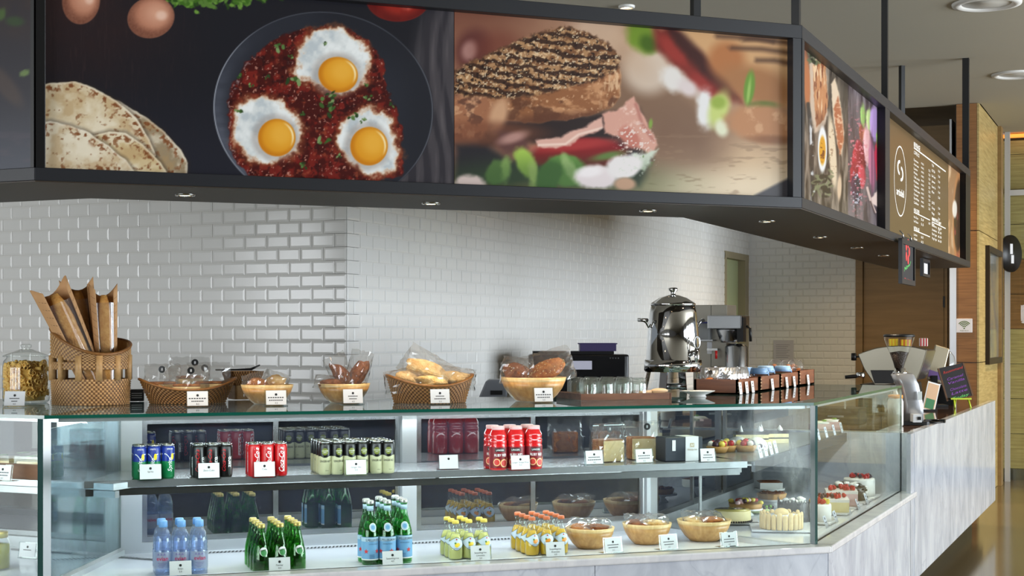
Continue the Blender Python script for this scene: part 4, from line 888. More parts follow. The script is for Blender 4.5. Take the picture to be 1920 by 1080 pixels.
poster('poster_panel', KR, KR.s_at(1508, .045), KR.s_at(1590, .045) - .001, z0, z1, .045, 130, 300, art_bread, 'poster of sliced bread with dipping oil')
poster('poster_panel', KR, KR.s_at(1590, .045) + .001, KR.s_at(1660.5, .045), z0, z1, .045, 110, 280, art_macaron, 'poster of macarons and berries')
poster('poster_panel', KR, KR.s_at(1778, .045), KR.s_at(1811.5, .045), z0, z1, .045, 60, 180, art_coffee, 'narrow poster of coffee and berries')
poster('poster_panel', KL, -2.2, KL.s_at(57, .045), z0, z1, .045, 160, 120, art_leaf, 'dark poster with green leaves')
# menu board
b = B(); KR.box(b, KR.s_at(1668, .045), KR.s_at(1778, .045) - .001, .045, .05, z0, z1)
M_menu = mat('menu_board_brown', (92, 74, 50), .3, emit=(92, 74, 50), es=.22); mb = b.build('menu_board', M_menu, cn)
M_mtext = mat('menu_text_white', (240, 236, 226), .5, emit=(240, 236, 226), es=.4)
def mpt(u, v):
    """photo position on the menu board -> (s,z)"""
    s = KR.s_at(u, .044); return s, hz(v, KR.depth(s, .044))
def mtext(b, u, v, s, px, al='l', bold=0.0, wpx=None):
    s0, z = mpt(u, v); h = px / FPX * KR.depth(s0, .044)
    width = None if wpx is None else abs(KR.s_at(u + wpx, .044) - s0)
    text_flat(b, s, h, lambda x, y: KR.p(s0 + x, .0435, z + y), 0, width=width, align=al, bold=bold)
b = B()
def mline(u0, v0, u1, w=.004):
    s0, z = mpt(u0, v0); s1, _ = mpt(u1, v0); b.add([KR.p(s0, .0435, z - w), KR.p(s1, .0435, z - w), KR.p(s1, .0435, z + w), KR.p(s0, .0435, z + w)], [(0, 1, 2, 3)])
sc0, scz = mpt(1688, 340); ra, rz_ = KR.s_at(1699, .044) - sc0, 66 / FPX * KR.depth(sc0, .044); vs = []
for i in range(64):
    a = 2 * pi * i / 64
    for k in (1.0, .965): vs.append(KR.p(sc0 + ra * k * cos(a), .0435, scz + rz_ * k * sin(a)))
b.add(vs, [(2 * i, (2 * i + 2) % 128, (2 * i + 3) % 128, 2 * i + 1) for i in range(64)])
for sgn in (1, -1):       # the two interlocking hook shapes of the logo
    cz = scz + rz_ * .30 + sgn * rz_ * .075; cs = sc0 - sgn * ra * .13; vs = []
    for i in range(25):
        a = radians(75 + i * 8.2) if sgn > 0 else radians(-105 + i * 8.2)
        for k in (1.0, .58): vs.append(KR.p(cs + ra * .36 * k * cos(a), .0434, cz + rz_ * .21 * (k if abs(cos(a)) > .2 else k * .9 + .1) * sin(a)))
    b.add(vs, [(2 * i, 2 * i + 2, 2 * i + 3, 2 * i + 1) for i in range(24)])
mtext(b, 1681, 357, 'artisdeli', 14, wpx=14, bold=.01)
mtext(b, 1713.5, 270, 'BEVERAGE', 8.5, wpx=11.5, bold=.01); mline(1713.5, 277, 1773)
mtext(b, 1713.5, 285, 'COFFEE ICE', 6.5, wpx=10)
rows1 = ['Espresso', 'Americano', 'Latte', 'Mocha', 'Cafe au lait', 'Macchiato', 'Cappuccino', 'Vanilla Latte', 'Caramel', 'Flat White', 'Cold Brew']
for i, t in enumerate(rows1):
    v = 299 + i * 8.0; mtext(b, 1713.5, v, t, 4.3, wpx=4 + .55 * len(t)); mtext(b, 1727, v + 6.5, '4.0/4.5', 3.8, wpx=5); 
    if i > 0: mtext(b, 1741, v + 12, '5.5', 4.2, wpx=3)
rows2 = ['TEA', 'ICE TEA', 'Earl Grey', 'Jasmine', 'Green Tea', 'Mint', '', 'JUICE', 'Orange', 'Mango', 'Apple', 'Kiwi']
for i, t in enumerate(rows2):
    v = 309 + i * 10.0
    if t: mtext(b, 1747, v, t, 4.5, wpx=2.5 + .5 * len(t)); mtext(b, 1759, v + 11, '5.0', 4.0, wpx=3.2)
mtext(b, 1713.5, 393, 'NON-COFFEE', 6.5, wpx=10, bold=.01); mline(1713.5, 398, 1743.5, .003)
mtext(b, 1713.5, 406, 'Hot Choco', 4.5, wpx=8); mtext(b, 1713.5, 414, 'Ice Choco', 4.5, wpx=8); mtext(b, 1727, 411, '5.0', 4.5, wpx=4.5); mtext(b, 1727, 420, '5.5', 4.5, wpx=4.5); mtext(b, 1741, 418, '6.0', 4.5, wpx=3)
mtext(b, 1713.5, 427, 'NATURAL ADE', 6.5, wpx=10, bold=.01); mline(1713.5, 431.5, 1743.5, .003)
mtext(b, 1713.5, 439, 'Lemon', 4.5, wpx=6); mtext(b, 1713.5, 447, 'Grape', 4.5, wpx=6); mtext(b, 1727, 444, '6.0', 4.5, wpx=4); mtext(b, 1727, 453, '6.5', 4.5, wpx=4)
mtext(b, 1747.5, 410, 'SMOOTHIE Yogurt', 6.5, wpx=17, bold=.01); mline(1747.5, 416, 1773, .003)
for i, t in enumerate(['Blueberry', 'Strawberry', 'Plain Yogurt', 'Mango Yogurt']): mtext(b, 1747.5, 422 + i * 8, t, 4.3, wpx=9); mtext(b, 1759, 427 + i * 8, '6.0', 4.2, wpx=6)
lt = b.build('menu_lettering', M_mtext, cn); lt.parent = mb; lt.location = (0, 0, 0)
# ------------------------------------------------------------------ shared makers for the goods
M_film = thin_glass('cellophane', (248, 248, 247), 2.0, rough=.06, ior=1.45, haze=.07, hazergb=(236, 238, 240), hscale=1, hramp=(0, .1))
M_clear = thin_glass('clear_tableware_glass', (251, 253, 252), 1.5, ior=1.5)
M_acryl = thin_glass('acrylic', (244, 248, 248), 1.2)
M_rattan = [mat('woven_rattan', (190, 152, 102), .5, noise=(60, .6, (150, 110, 66))), mat('shaded_rattan_stakes', (118, 82, 46), .5, noise=(60, .6, (90, 60, 32)))]  # second of each pair: stake brown with the gap shade put into it
M_rattan2 = [mat('dark_woven_rattan', (172, 124, 70), .5, noise=(60, .6, (132, 88, 46))), mat('dark_shaded_rattan_stakes', (98, 62, 30), .5, noise=(60, .6, (72, 44, 20)))]
M_rim = mat('rattan_rim', (142, 96, 48), .45, noise=(80, .7, (98, 60, 26)))
M_bowl = wood('bamboo_bowl', (176, 128, 74), (206, 162, 104), .35, 14, 14, 1.5, 3)
M_bowlrim = wood('pale_bamboo_rim', (206, 172, 112), (226, 198, 146), .35, 14, 14, 1.5, 3)
M_bread = mat('golden_bread', (204, 156, 88), .75, spec=.15, noise=(45, .9, (232, 206, 154)), bump=(170, .7))
M_crust = mat('brown_crust', (146, 80, 36), .6, spec=.25, noise=(50, .9, (200, 134, 70)), bump=(160, .7))
M_baguette = mat('baguette_crust', (190, 128, 60), .6, spec=.25, noise=(40, .9, (222, 172, 98)), bump=(120, .6))
M_dkcrust = mat('dark_baked_crust', (96, 50, 26), .55, spec=.3, noise=(55, .9, (156, 92, 48)), bump=(160, .7))
M_kraft = mat('kraft_paper', (192, 148, 102), .75, noise=(8, .3, (178, 132, 86)))
M_seed = mat('pale_seeds', (222, 196, 140), .6)
M_toast = mat('toast_slice', (240, 218, 166), .7, noise=(30, .6, (224, 190, 126)))
M_plate = mat('white_porcelain', (238, 238, 236), .12)
def hash3(i, s): return random.Random(i * 7919 + s * 104729)
def weave(b, fn, z0, z1, rows, stakes, amp, m=0, lean=None):
    """woven wall: fn(a,k)->(x,y,nx,ny) outline at angle a and height fraction k; z0,z1 functions of angle"""
    na, nz = stakes * 4, rows * 3; vs = []; fs = []; fd_ = []
    for j in range(nz + 1):
        k = j / nz; row = min(j // 3, rows - 1); ph = (j % 3) / 3.0
        for i in range(na):
            a = 2 * pi * i / na; x, y, nx, ny = fn(a, k)
            dsp = amp * (sin(pi * (ph + .12)) * (1 + .9 * sin(stakes * a + pi * (row % 2))) - .8)
            vs.append((x + nx * dsp, y + ny * dsp, z0(a) + (z1(a) - z0(a)) * k))
    for j in range(nz):
        for i in range(na):
            i2 = (i + 1) % na; q = (j * na + i, j * na + i2, (j + 1) * na + i2, (j + 1) * na + i); (fs if ((i % 4) < 2) == ((j // 3) % 2 == 0) and j % 3 != 9 else fd_).append(q)
    o_ = len(b.v); b.add(vs, fs, m, True)
    for q in fd_: b.f.append([o_ + t for t in q]); b.m.append(m + 1); b.s.append(True)  # sunken faces take the gap-shade brown
def sheet(b, fn, z0, z1, n, m=0, inset=.007):
    vs = []; fs = []
    for i in range(n):
        a = 2 * pi * i / n
        for k in (0, 1): x, y, nx, ny = fn(a, k); vs.append((x - nx * inset, y - ny * inset, z0(a) if k == 0 else z1(a)))
    for i in range(n): j = (i + 1) % n; fs.append((2 * i, 2 * i + 1, 2 * j + 1, 2 * j))
    b.add(vs, fs, m, True)
def bag(b, w, d, h, seed, m=0, nx=12, nz=10, top=.35):
    """crumpled clear bag: pillow pinched flat towards the top"""
    r = random.Random(seed); P = {}
    for sd in (0, 1):
        for j in range(nz + 1):
            for i in range(nx + 1):
                u, k = i / nx * 2 - 1, j / nz; ed = (i in (0, nx)) or j == nz
                bel = (1 - u * u) ** .5 * (1 - sst(1 - top, 1.0, np.array(k))) ** .5 if not ed else 0
                jt = r.uniform(-1, 1) * .035
                P[(sd, i, j)] = (u * w / 2 * (1 - .06 * k) + jt * w * .5, (-1 if sd == 0 else 1) * d / 2 * float(bel) + r.uniform(-1, 1) * .05 * d, k * h + (jt * h * .6 if j else 0))
                if sd == 1 and ed: P[(1, i, j)] = P[(0, i, j)]
    vs = []; idx = {}
    for k, v in P.items(): idx[k] = len(vs); vs.append(v)
    fs = []
    for sd in (0, 1):
        for j in range(nz):
            for i in range(nx):
                f = [idx[(sd, i, j)], idx[(sd, i + 1, j)], idx[(sd, i + 1, j + 1)], idx[(sd, i, j + 1)]]; fs.append(f if sd == 0 else f[::-1])
    b.add(vs, fs, m, False)
def xf(b, loc, rz=0, rx=0, ry=0, start=0):
    """transform verts added since start"""
    Mx = Matrix.Translation(loc) @ Matrix.Rotation(rz, 4, 'Z') @ Matrix.Rotation(ry, 4, 'Y') @ Matrix.Rotation(rx, 4, 'X')
    for i in range(start, len(b.v)): q = Mx @ Vector(b.v[i]); b.v[i] = (q.x, q.y, q.z)
def disc(b, c, r, m, rx=pi / 2, rz=0, n=18, t=.0012):
    s = len(b.v); b.lathe([(0, -t / 2), (r, -t / 2), (r, t / 2), (0, t / 2)], n, m, sm=False); xf(b, c, rz, rx, 0, s)
def stick_dots(b, c, r, rz=0, rx=pi / 2):
    disc(b, c, r, 0, rx, rz)
def price_tag(u, v, zplane, lines, label, run=FR, w=.082, h=.058, lean=.16, rzo=0.0, dark=True):
    p = onz(u, v, zplane); p[:2] -= run.n * (.028 if zplane < 1.2 else .01); o = thing('price_tag', label, 'price tag', p, run.rz + rzo, 'price cards in acrylic stands')
    b = B(); s = len(b.v); b.box((0, 0, h / 2 + .004), (w + .014, .002, h + .008)); xf(b, (0, -.0015, 0), 0, -lean, 0, s)
    s = len(b.v); b.box((0, .018, .001), (w + .014, .05, .002)); b.local('acrylic_stand', M_acryl, o)
    b = B(); s = len(b.v); b.box((0, -.0026, h / 2 + .005), (w, .0016, h)); xf(b, (0, -.0015, 0), 0, -lean, 0, s); cd = b.local('card', M_white, o)
    b = B(); s = len(b.v); disc(b, (0, -.0038, h * .80), h * .085, 0)
    for i, t in enumerate(lines):
        z = h * (.50 - .19 * i) + .005
        if t.startswith('#'):
            ww = float(t[1:]) * w; n = 7; 
            for q in range(n): b.add([(-ww / 2 + ww * q / n, -.0037, z - .002), (-ww / 2 + ww * (q + .72) / n, -.0037, z - .002), (-ww / 2 + ww * (q + .72) / n, -.0037, z + .002), (-ww / 2 + ww * q / n, -.0037, z + .002)], [(0, 1, 2, 3)])
        else:
            wd = min(text_w(t, .0068), w * .9); text_flat(b, t, .0068, lambda x, y: (x, -.0037, z + y), width=wd)
    xf(b, (0, -.0015, 0), 0, -lean, 0, s); k = b.local('card_print', M_ink, o); k.parent = cd
    return o
# ------------------------------------------------------------------ goods on the glass top
Z = TOPZ + .0005
def top(u, v): p = onz(u, v, TOPZ); return (float(p[0]), float(p[1]), Z), float(proj(p)[2])
FZ = FR.rz
# pasta jar
p, dp = top(49, 755); k = dp / FPX; R = 43 * k
jar = thing('glass_jar', 'glass storage jar with flared lid holding wheel pasta at the left end', 'jar', p)
b = B(); b.lathe([(R * .84, 0), (R * .97, .008), (R, .03), (R, 66 * k), (R * .95, 78 * k), (R * .82, 84 * k), (R * .82, 88 * k)], 40, closed=False); b.local('jar_body', M_clear, jar)
b = B(); b.lathe([(R * .84, .001), (R * .84, .006), (0, .006)], 32); b.local('jar_base', M_clear, jar)
b = B(); b.lathe([(R * .78, 86 * k), (R * .97, 86 * k), (R * .98, 88 * k), (R * .55, 95 * k), (R * .26, 100 * k)], 40, closed=False); b.local('lid', M_clear, jar)
b = B(); b.lathe([(R * .26, 99 * k), (R * .14, 101 * k), (R * .24, 104 * k), (R * .24, 108 * k), (R * .14, 110 * k), (0, 110 * k)], 20); kn = b.local('lid_knob', M_clear, jar)
M_pasta = mat('dry_pasta', (236, 190, 98), .5, noise=(40, .5, (242, 206, 126)))
b = B(); r_ = random.Random(3)
for i in range(230):
    a = r_.uniform(0, 2 * pi); z = r_.uniform(.012, 68 * k); rr = R * .86 * (1 if i < 190 else r_.random()); 
    if i >= 190: z = r_.uniform(60, 70) * k
    s = len(b.v)
    if i % 2:
        b.lathe([(.0105, -.004), (.0125, -.004), (.0125, .004), (.0105, .004), (.0105, -.004)], 12, closed=False)
        for q in range(3): s2 = len(b.v); b.box((0, 0, 0), (.022, .0022, .005), rz=q * pi / 3)
    else: b.lathe([(.007, -.014), (.0085, -.014), (.0085, .014), (.007, .014), (.007, -.014)], 10, closed=False)
    xf(b, (rr * cos(a) * .95, rr * sin(a) * .95, z + .012), a, r_.uniform(-.6, .6), pi / 2 + r_.uniform(-.4, .4), s)
b.lathe([(0, .008), (R * .78, .01), (R * .78, 64 * k), (0, 66 * k)], 24)
po = b.build('wheel_pasta', M_pasta, loc=p); tag(po, 'dry wheel and tube pasta filling the glass jar', 'pasta', kind='stuff')
# tall baguette basket
p, dp = top(170.5, 758); k = dp / FPX; R = 72 * k
bk = thing('rattan_basket', 'tall round rattan basket with slanted rim holding baguettes', 'basket', p, FZ)
ring_ = lambda a, q: (R * (.97 + .03 * q) * cos(a), R * (.97 + .03 * q) * sin(a), cos(a), sin(a))
cyl = lambda a, q: (R * cos(a), R * sin(a), cos(a), sin(a))
rimz = lambda a: (120 + 22 * cos(a - radians(130)) + 7 * cos(2 * a)) * k
c_ = lambda val: (lambda a: val * k)
b = B(); weave(b, ring_, c_(0), c_(48), 12, 56, .0036); sheet(b, ring_, c_(1), c_(48), 40); b.lathe([(0, .004), (R * .95, .004)], 40); b.local('lower_weave', M_rattan, bk)
b = B(); weave(b, cyl, c_(66), c_(80), 4, 56, .0036); sheet(b, cyl, c_(66), c_(80), 40); b.local('middle_band', M_rattan, bk)
b = B(); lowz = lambda a: (80 + 10 * max(0, cos(a - radians(160)))) * k; weave(b, cyl, lowz, rimz, 8, 56, .0036); sheet(b, cyl, lowz, rimz, 40); b.local('upper_weave', M_rattan, bk)
b = B(); b.tube([((R + .001) * cos(2 * pi * i / 48), (R + .001) * sin(2 * pi * i / 48), rimz(2 * pi * i / 48)) for i in range(49)], .0065, 8, cap=False); b.local('rim', M_rim, bk)
for i in range(12):
    a = 2 * pi * (i + .3) / 12; b = B(); b.tube([(R * .985 * cos(a), R * .985 * sin(a), 46 * k), (R * .985 * cos(a), R * .985 * sin(a), 92 * k)], .0135, 8); b.local('upright', M_rattan[0], bk)
# three baguettes in printed kraft sleeves
M_print2 = mat('dark_kraft_print', (84, 58, 36), .7)
def baguette(base, tip, face, w, L, label, seed):
    """base/tip offsets in px of the basket frame: (right, up, inward)"""
    o = thing('baguette_in_paper', label, 'baguette', p, FZ, 'baguettes in kraft sleeves')
    A = Vector((base[0] * k, base[2] * k, base[1] * k)); T = Vector((tip[0] * k, tip[2] * k, tip[1] * k)); zax = (T - A).normalized(); LL = (T - A).length
    fy = Vector((cos(face), sin(face), 0)); fy = (fy - zax * fy.dot(zax)).normalized(); xa = fy.cross(zax)
    def tr(x, y, z): q = A + xa * x + fy * y + zax * z; return (q.x, q.y, q.z)
    n = 22; b = B(); vs = []; fs = []; nz = 10
    for j in range(nz + 1):
        z = j / nz * LL; wz = w * (.62 + .38 * j / nz)
        for i in range(n + 1):
            a = radians(40) + radians(280) * i / n; zz = z
            if j == nz: zz = LL * (1 - .10 * (.5 + .5 * cos(2 * (a - pi)))) if True else z
            vs.append(tr(wz / 2 * sin(a), wz * .30 * cos(a), zz))
    for j in range(nz):
        for i in range(n): fs.append((j * (n + 1) + i, j * (n + 1) + i + 1, (j + 1) * (n + 1) + i + 1, (j + 1) * (n + 1) + i))
    b.add(vs, fs, 0, True); sl = b.local('paper_sleeve', M_kraft, o)
    md = sl.modifiers.new('thickness', 'SOLIDIFY'); md.thickness = .0012
    b = B(); pr = random.Random(seed)      # printed slanting text lines on the sleeve
    for i in range(13):
        for ai in range(5):
            a = radians(44 + ai * 10) if ai < 5 else 0
            for sgn in (1, -1):
                z = LL * (.08 + .065 * i); wz = w * (.62 + .38 * z / LL); aa = sgn * a
                q0 = tr((wz / 2 + .0018) * sin(aa), (wz * .30 + .0018) * cos(aa), z + ai * .005); q1 = tr((wz / 2 + .0018) * sin(aa + sgn * .10), (wz * .30 + .0018) * cos(aa + sgn * .10), z + ai * .005 + .004)
                q2 = tr((wz / 2 + .0018) * sin(aa + sgn * .10), (wz * .30 + .0018) * cos(aa + sgn * .10), z + ai * .005 + .006); q3 = tr((wz / 2 + .0018) * sin(aa), (wz * .30 + .0018) * cos(aa), z + ai * .005 + .002)
                b.add([q0, q1, q2, q3], [(0, 1, 2, 3)])
    pt = b.local('sleeve_print', M_print2, o); pt.parent = sl
    b = B(); prof = []
    for j in range(13):
        z = LL * (.02 + .88 * j / 12); rr = w * .27 * (.75 + .25 * j / 12) * min(1, (1 - (max(0, j - 8) / 4.3) ** 2) ** .5) * (1 + .04 * sin(j * 2.2)); prof.append((rr, z))
    s = len(b.v); b.lathe(prof, 16); b.v[s:] = [tr(x, y * .8 + .006, z) for x, y, z in b.v[s:]]; b.local('bread', M_baguette, o)
    b = B(); vs = []
    for j in range(5):
        z = LL * (.03 + .8 * j / 4); wz = w * (.62 + .38 * z / LL)
        for i in range(9): a = radians(-44 + 11 * i); vs.append(tr(wz / 2 * sin(a), wz * .31 * cos(a), z))
    b.add(vs, [(j * 9 + i, j * 9 + i + 1, j * 9 + 10 + i, j * 9 + 9 + i) for j in range(4) for i in range(8)], 0, True); b.local('film_window', M_film, o)
baguette((18, 10, -6), (-78, 226, -20), radians(-70), 72 * k, 0, 'baguette in a kraft sleeve leaning far left out of the tall basket', 1)
baguette((4, 10, 34), (-26, 236, 22), radians(-100), 62 * k, 0, 'upright baguette in a kraft sleeve in the middle of the tall basket', 2)
baguette((30, 10, -14), (22, 226, 0), radians(-84), 52 * k, 0, 'baguette in a kraft sleeve standing at the right of the tall basket', 3)
def oval_basket(u, v, wt, wb, h, dip, dw, name, label, m=M_rattan2, dd=.62):
    p, dp = top(u, v); k = dp / FPX; o = thing(name, label, 'basket', p, FZ); a1, b1 = wt * k / 2, wt * k / 2 * dd; a0, b0 = wb * k / 2, wb * k / 2 * dd
    fn = lambda a, q: ((a0 + (a1 - a0) * q) * cos(a), (b0 + (b1 - b0) * q) * sin(a), cos(a), sin(a))
    rz_ = lambda a: (h - dip * (1 - abs(cos(a)) ** dw)) * k
    b = B(); weave(b, fn, c_(0), rz_, 10, 60, .0032); sheet(b, fn, c_(.5), rz_, 40); b.lathe([(0, .004), (1, .004)], 40, sx=a0, sy=b0); b.local('weave', m, o)
    b = B(); b.tube([(fn(2 * pi * i / 48, 1)[0], fn(2 * pi * i / 48, 1)[1], rz_(2 * pi * i / 48)) for i in range(49)], .0058, 8, cap=False); b.local('rim', M_rim, o)
    return o, k, p
tb, tk, tp = oval_basket(352, 756, 178, 138, 46, 20, 2.2, 'rattan_basket', 'shallow oval rattan basket of bagged sandwiches beside the baguettes')
bb, ck, cp = oval_basket(806, 755, 166, 136, 52, 20, 2.2, 'rattan_basket', 'oval rattan basket piled with pale ciabatta loaves')
def put(run, base, k, dx, dz, dy):
    q = np.array(base[:2]) + run.t * dx * k + run.n * dy * k; return (q[0], q[1], base[2] + dz * k)
M_sticker = mat('black_sticker', (18, 18, 19), .4)
def sticker_mark(o, c, r, rz=0, rx=pi / 2):
    b = B(); disc(b, c, r, 0, rx, rz); k = b.local('sticker', M_sticker, o)
    b = B(); s = len(b.v); text_flat(b, '8', r * .8, lambda x, y: (x, -.001, y)); xf(b, c, rz, rx - pi / 2, 0, s); kk = b.local('sticker_print', M_white, o); kk.parent = k
# bagged sandwiches in the shallow basket
for i, (dx, dz, dy, rz, w, h, lab) in enumerate([(-58, 24, -2, .25, 74, 44, 'at the left of the shallow basket'), (-6, 20, -22, -.1, 84, 46, 'at the front of the shallow basket'), (48, 24, 0, -.2, 84, 46, 'at the right of the shallow basket'), (6, 34, 14, .05, 80, 46, 'at the back of the shallow basket')]):
    o = thing('bagged_sandwich', 'toast sandwich in a clear bag with black sticker ' + lab, 'sandwich', put(FR, tp, tk, dx * .8, dz - 5, dy), FZ + rz, 'bagged sandwiches')
    b = B(); b.rbox((0, 0, .020), (w * tk * .62, .07, .036), .012); b.rbox((0, 0, .044), (w * tk * .60, .068, .010), .012, 1); bevel(b.local('bread', [M_toast, M_crust], o), .004)
    b = B(); bag(b, w * tk, .085, h * tk * 1.25, 20 + i, top=.55); b.local('clear_bag', M_film, o)
    sticker_mark(o, ((8 if i % 2 else -6) * tk, -.03, h * tk * 1.02), 6.5 * tk)
# small rattan tray with tongs behind
p, dp = top(455, 748); k = dp / FPX; rb = thing('rattan_tray', 'small square rattan tray behind the shallow basket', 'tray', p, FZ + .2)
sq = lambda a, q: (lambda m_: (m_[0] * (24 + 8 * q) * k, m_[1] * (24 + 8 * q) * k, cos(a), sin(a)))((max(-1, min(1, 1.35 * cos(a))), max(-1, min(1, 1.35 * sin(a)))))
b = B(); weave(b, sq, c_(26), c_(52), 6, 50, .0018); sheet(b, sq, c_(26), c_(52), 40); b.local('weave', M_rattan2, rb)
b = B(); b.rbox((0, 0, 13 * k), (44 * k, 44 * k, 26 * k), .01); b.local('stand', M_rattan[0], rb)
tg = thing('serving_tongs', 'black serving tongs resting on the small rattan tray', 'tongs', (p[0], p[1], p[2] + 53 * k), FZ)
for s_ in (-1, 1):
    b = B(); b.tube([(-50 * k, s_ * .012, .004), (-10 * k, s_ * .010, .004), (16 * k, s_ * .008, .006), (32 * k, s_ * .006, .024)], [.004, .004, .006, .003], 6); b.local('tong_arm', M_black, tg)
# bamboo bowls
def bowl(p, R, h, label, rz=0, m=M_bowl, foot=.55):
    o = thing('bamboo_bowl', label, 'bowl', p, rz, 'bamboo bowls')
    b = B(); b.lathe([(R * foot * .9, 0), (R * foot, .004), (R * .72, h * .25), (R * .88, h * .55), (R * .97, h * .84)], 40, 0); b.lathe([(R * .90, h * .82), (R * .66, h * .25), (R * .4, .012), (0, .010)], 40, closed=False); b.local('body', m, o)
    b = B(); b.lathe([(R * .965, h * .82), (R, h), (R * .955, h), (R * .90, h * .80)], 40, closed=False); b.local('rim_band', M_bowlrim, o)
    return o
p5, d5 = top(501, 757); k5 = d5 / FPX; bowl(p5, 49 * k5, 36 * k5, 'bamboo bowl of bagged buns beside the shallow rattan basket', .3)
p6, d6 = top(645, 755); k6 = d6 / FPX; bowl(p6, 49 * k6, 36 * k6, 'bamboo bowl of bagged brown rolls between wall corner and ciabatta basket', .9)
p7, d7 = top(1000, 752); k7 = d7 / FPX; bowl(p7, 62 * k7, 45 * k7, 'large bamboo bowl of bagged seeded bread beside the glass tumblers', .1)
def loaf(base, k, dx, dz, dy, r, rz, ry, m, label, cat='bread', name='bagged_roll', bagw=None, seed=0, seeds=0, grp='bagged rolls on the counter top', wob=.2):
    o = thing(name, label, cat, put(FR, base, k, dx, dz, dy), FZ + rz, grp)
    b = B(); b.blob((0, 0, 0), (r[0] * k, r[1] * k, r[2] * k), 0, 20, 12, wob, seed)
    if seeds:
        rr = random.Random(seed)
        for _ in range(seeds):
            a, e = rr.uniform(0, 2 * pi), rr.uniform(-.3, 1.2); x = r[0] * k * cos(e) * cos(a); y = r[1] * k * cos(e) * sin(a); z = r[2] * k * sin(e); b.blob((x, y, z), (.0035, .0025, .002), 1, 5, 3, rz=rr.uniform(0, 3))
    br = b.local('bread', [m, M_seed], o, rot=(0, ry, 0))
    if bagw:
        b = B(); s = len(b.v); bag(b, bagw[0] * k, bagw[1] * k, bagw[2] * k, seed + 5, top=.45); xf(b, (0, 0, -bagw[2] * k * .42), 0, 0, 0, s); b.local('clear_bag', M_film, o, rot=(0, ry + bagw[3], 0))
    return o
loaf(p5, k5, -18, 36, 0, (22, 17, 13), .3, .1, M_crust, 'bagged brown bun at the left in the first bamboo bowl', bagw=(62, 44, 40, -.3), seed=1)
loaf(p5, k5, 16, 38, 4, (20, 17, 16), -.3, -.2, M_bread, 'bagged pale bun at the right in the first bamboo bowl', bagw=(52, 42, 38, .5), seed=2)
loaf(p6, k6, -24, 36, -4, (26, 16, 9), .2, 0, M_dkcrust, 'dark bagged roll lying flat in the second bamboo bowl', bagw=(74, 40, 26, .1), seed=3)
loaf(p6, k6, -2, 50, 4, (30, 15, 14), 0, .75, M_dkcrust, 'dark bagged roll leaning left in the second bamboo bowl', bagw=(46, 40, 74, -1.2), seed=4)
loaf(p6, k6, 26, 52, 0, (30, 15, 15), 0, -1.0, M_dkcrust, 'dark bagged roll standing right in the second bamboo bowl', bagw=(46, 40, 80, 1.25), seed=5)
loaf(cp, ck, -44, 42, 0, (30, 24, 18), .1, 0, M_bread, 'ciabatta loaf at the left end of the oval basket', name='ciabatta_loaf', bagw=(92, 60, 42, -.2), seed=6, grp='ciabatta loaves')
loaf(cp, ck, -4, 58, 2, (44, 26, 20), -.2, .35, M_bread, 'large ciabatta loaf lying on top in the oval basket', name='ciabatta_loaf', bagw=(110, 62, 60, .2), seed=7, grp='ciabatta loaves')
loaf(cp, ck, 46, 44, -2, (36, 24, 15), .1, .05, M_bread, 'ciabatta loaf at the right end of the oval basket', name='ciabatta_loaf', bagw=(92, 60, 40, .1), seed=8, grp='ciabatta loaves')
loaf(cp, ck, 2, 40, -16, (36, 22, 14), .1, .1, M_bread, 'ciabatta loaf low at the front of the oval basket', name='ciabatta_loaf', seed=9, grp='ciabatta loaves')
loaf(p7, k7, -32, 52, 0, (28, 20, 19), .2, .3, M_dkcrust, 'bagged seeded bread at the left in the large bowl', bagw=(70, 50, 52, -.2), seed=10, seeds=30)
loaf(p7, k7, 24, 58, -4, (40, 22, 18), -.1, -.35, M_crust, 'bagged seeded loaf at the right in the large bowl', bagw=(112, 54, 62, .1), seed=11, seeds=90)
loaf(p7, k7, 0, 44, 16, (30, 20, 16), 0, 0, M_dkcrust, 'bagged seeded bread at the back of the large bowl', seed=12, seeds=20)
# price cards on the top
price_tag(27, 763, Z, ['#.5', '#.3', '4.0'], 'price card in front of the pasta jar', lean=.2, rzo=-.35)
price_tag(370, 763, Z, ['#.85', '#.6', '8.0'], 'price card in front of the shallow rattan basket')
price_tag(517, 761, Z, ['#.8', '#.7', '4.5'], 'price card in front of the bun bowl')
price_tag(661, 758, Z, ['#.5', '#.4', '4.5'], 'price card in front of the brown roll bowl')
price_tag(824, 758, Z, ['#.45', '#.6', '5.5'], 'price card in front of the ciabatta basket')
price_tag(1018, 755, Z, ['#.85', '#.7', '5.5'], 'price card in front of the seeded bread bowl')
# tray of tumblers
p8, d8 = top(1150, 747); k8 = d8 / FPX
tr_ = thing('wooden_tray', 'brown wooden tray lined with paper under the upturned tumblers', 'tray', p8, FZ)
M_tray = wood('walnut_tray', (98, 62, 44), (124, 84, 60), .45, 3, 14, 14, 2)
b = B(); b.box((0, 0, .004), (176 * k8, .30, .008)); b.local('base', M_tray, tr_)
for x, y, sx, sy in ((0, -.15, 176 * k8, .010), (0, .15, 176 * k8, .010), (-88 * k8, 0, .010, .31), (88 * k8, 0, .010, .31)):
    b = B(); b.box((x, y, .014), (sx, sy, .028)); b.local('tray_side', M_tray, tr_)
b = B(); b.box((0, 0, .0095), (168 * k8, .285, .002)); b.local('paper_liner', M_white, tr_)
gl = thing('glass_tumbler', 'upturned clear ribbed glass tumbler on the wooden tray, front row at the left end', 'glass', put(FR, p8, k8, -66, 0, -46), FZ, 'upturned tumblers on the tray')
gl.location.z = p8[2] + .011
b = B(); R = .0345; n = 36
prof = [(R, 0), (R * 1.0, .012), (R * .97, .05), (R * .92, .078), (R * .80, .083), (0, .083)]; s = len(b.v); b.lathe(prof, n, closed=False)
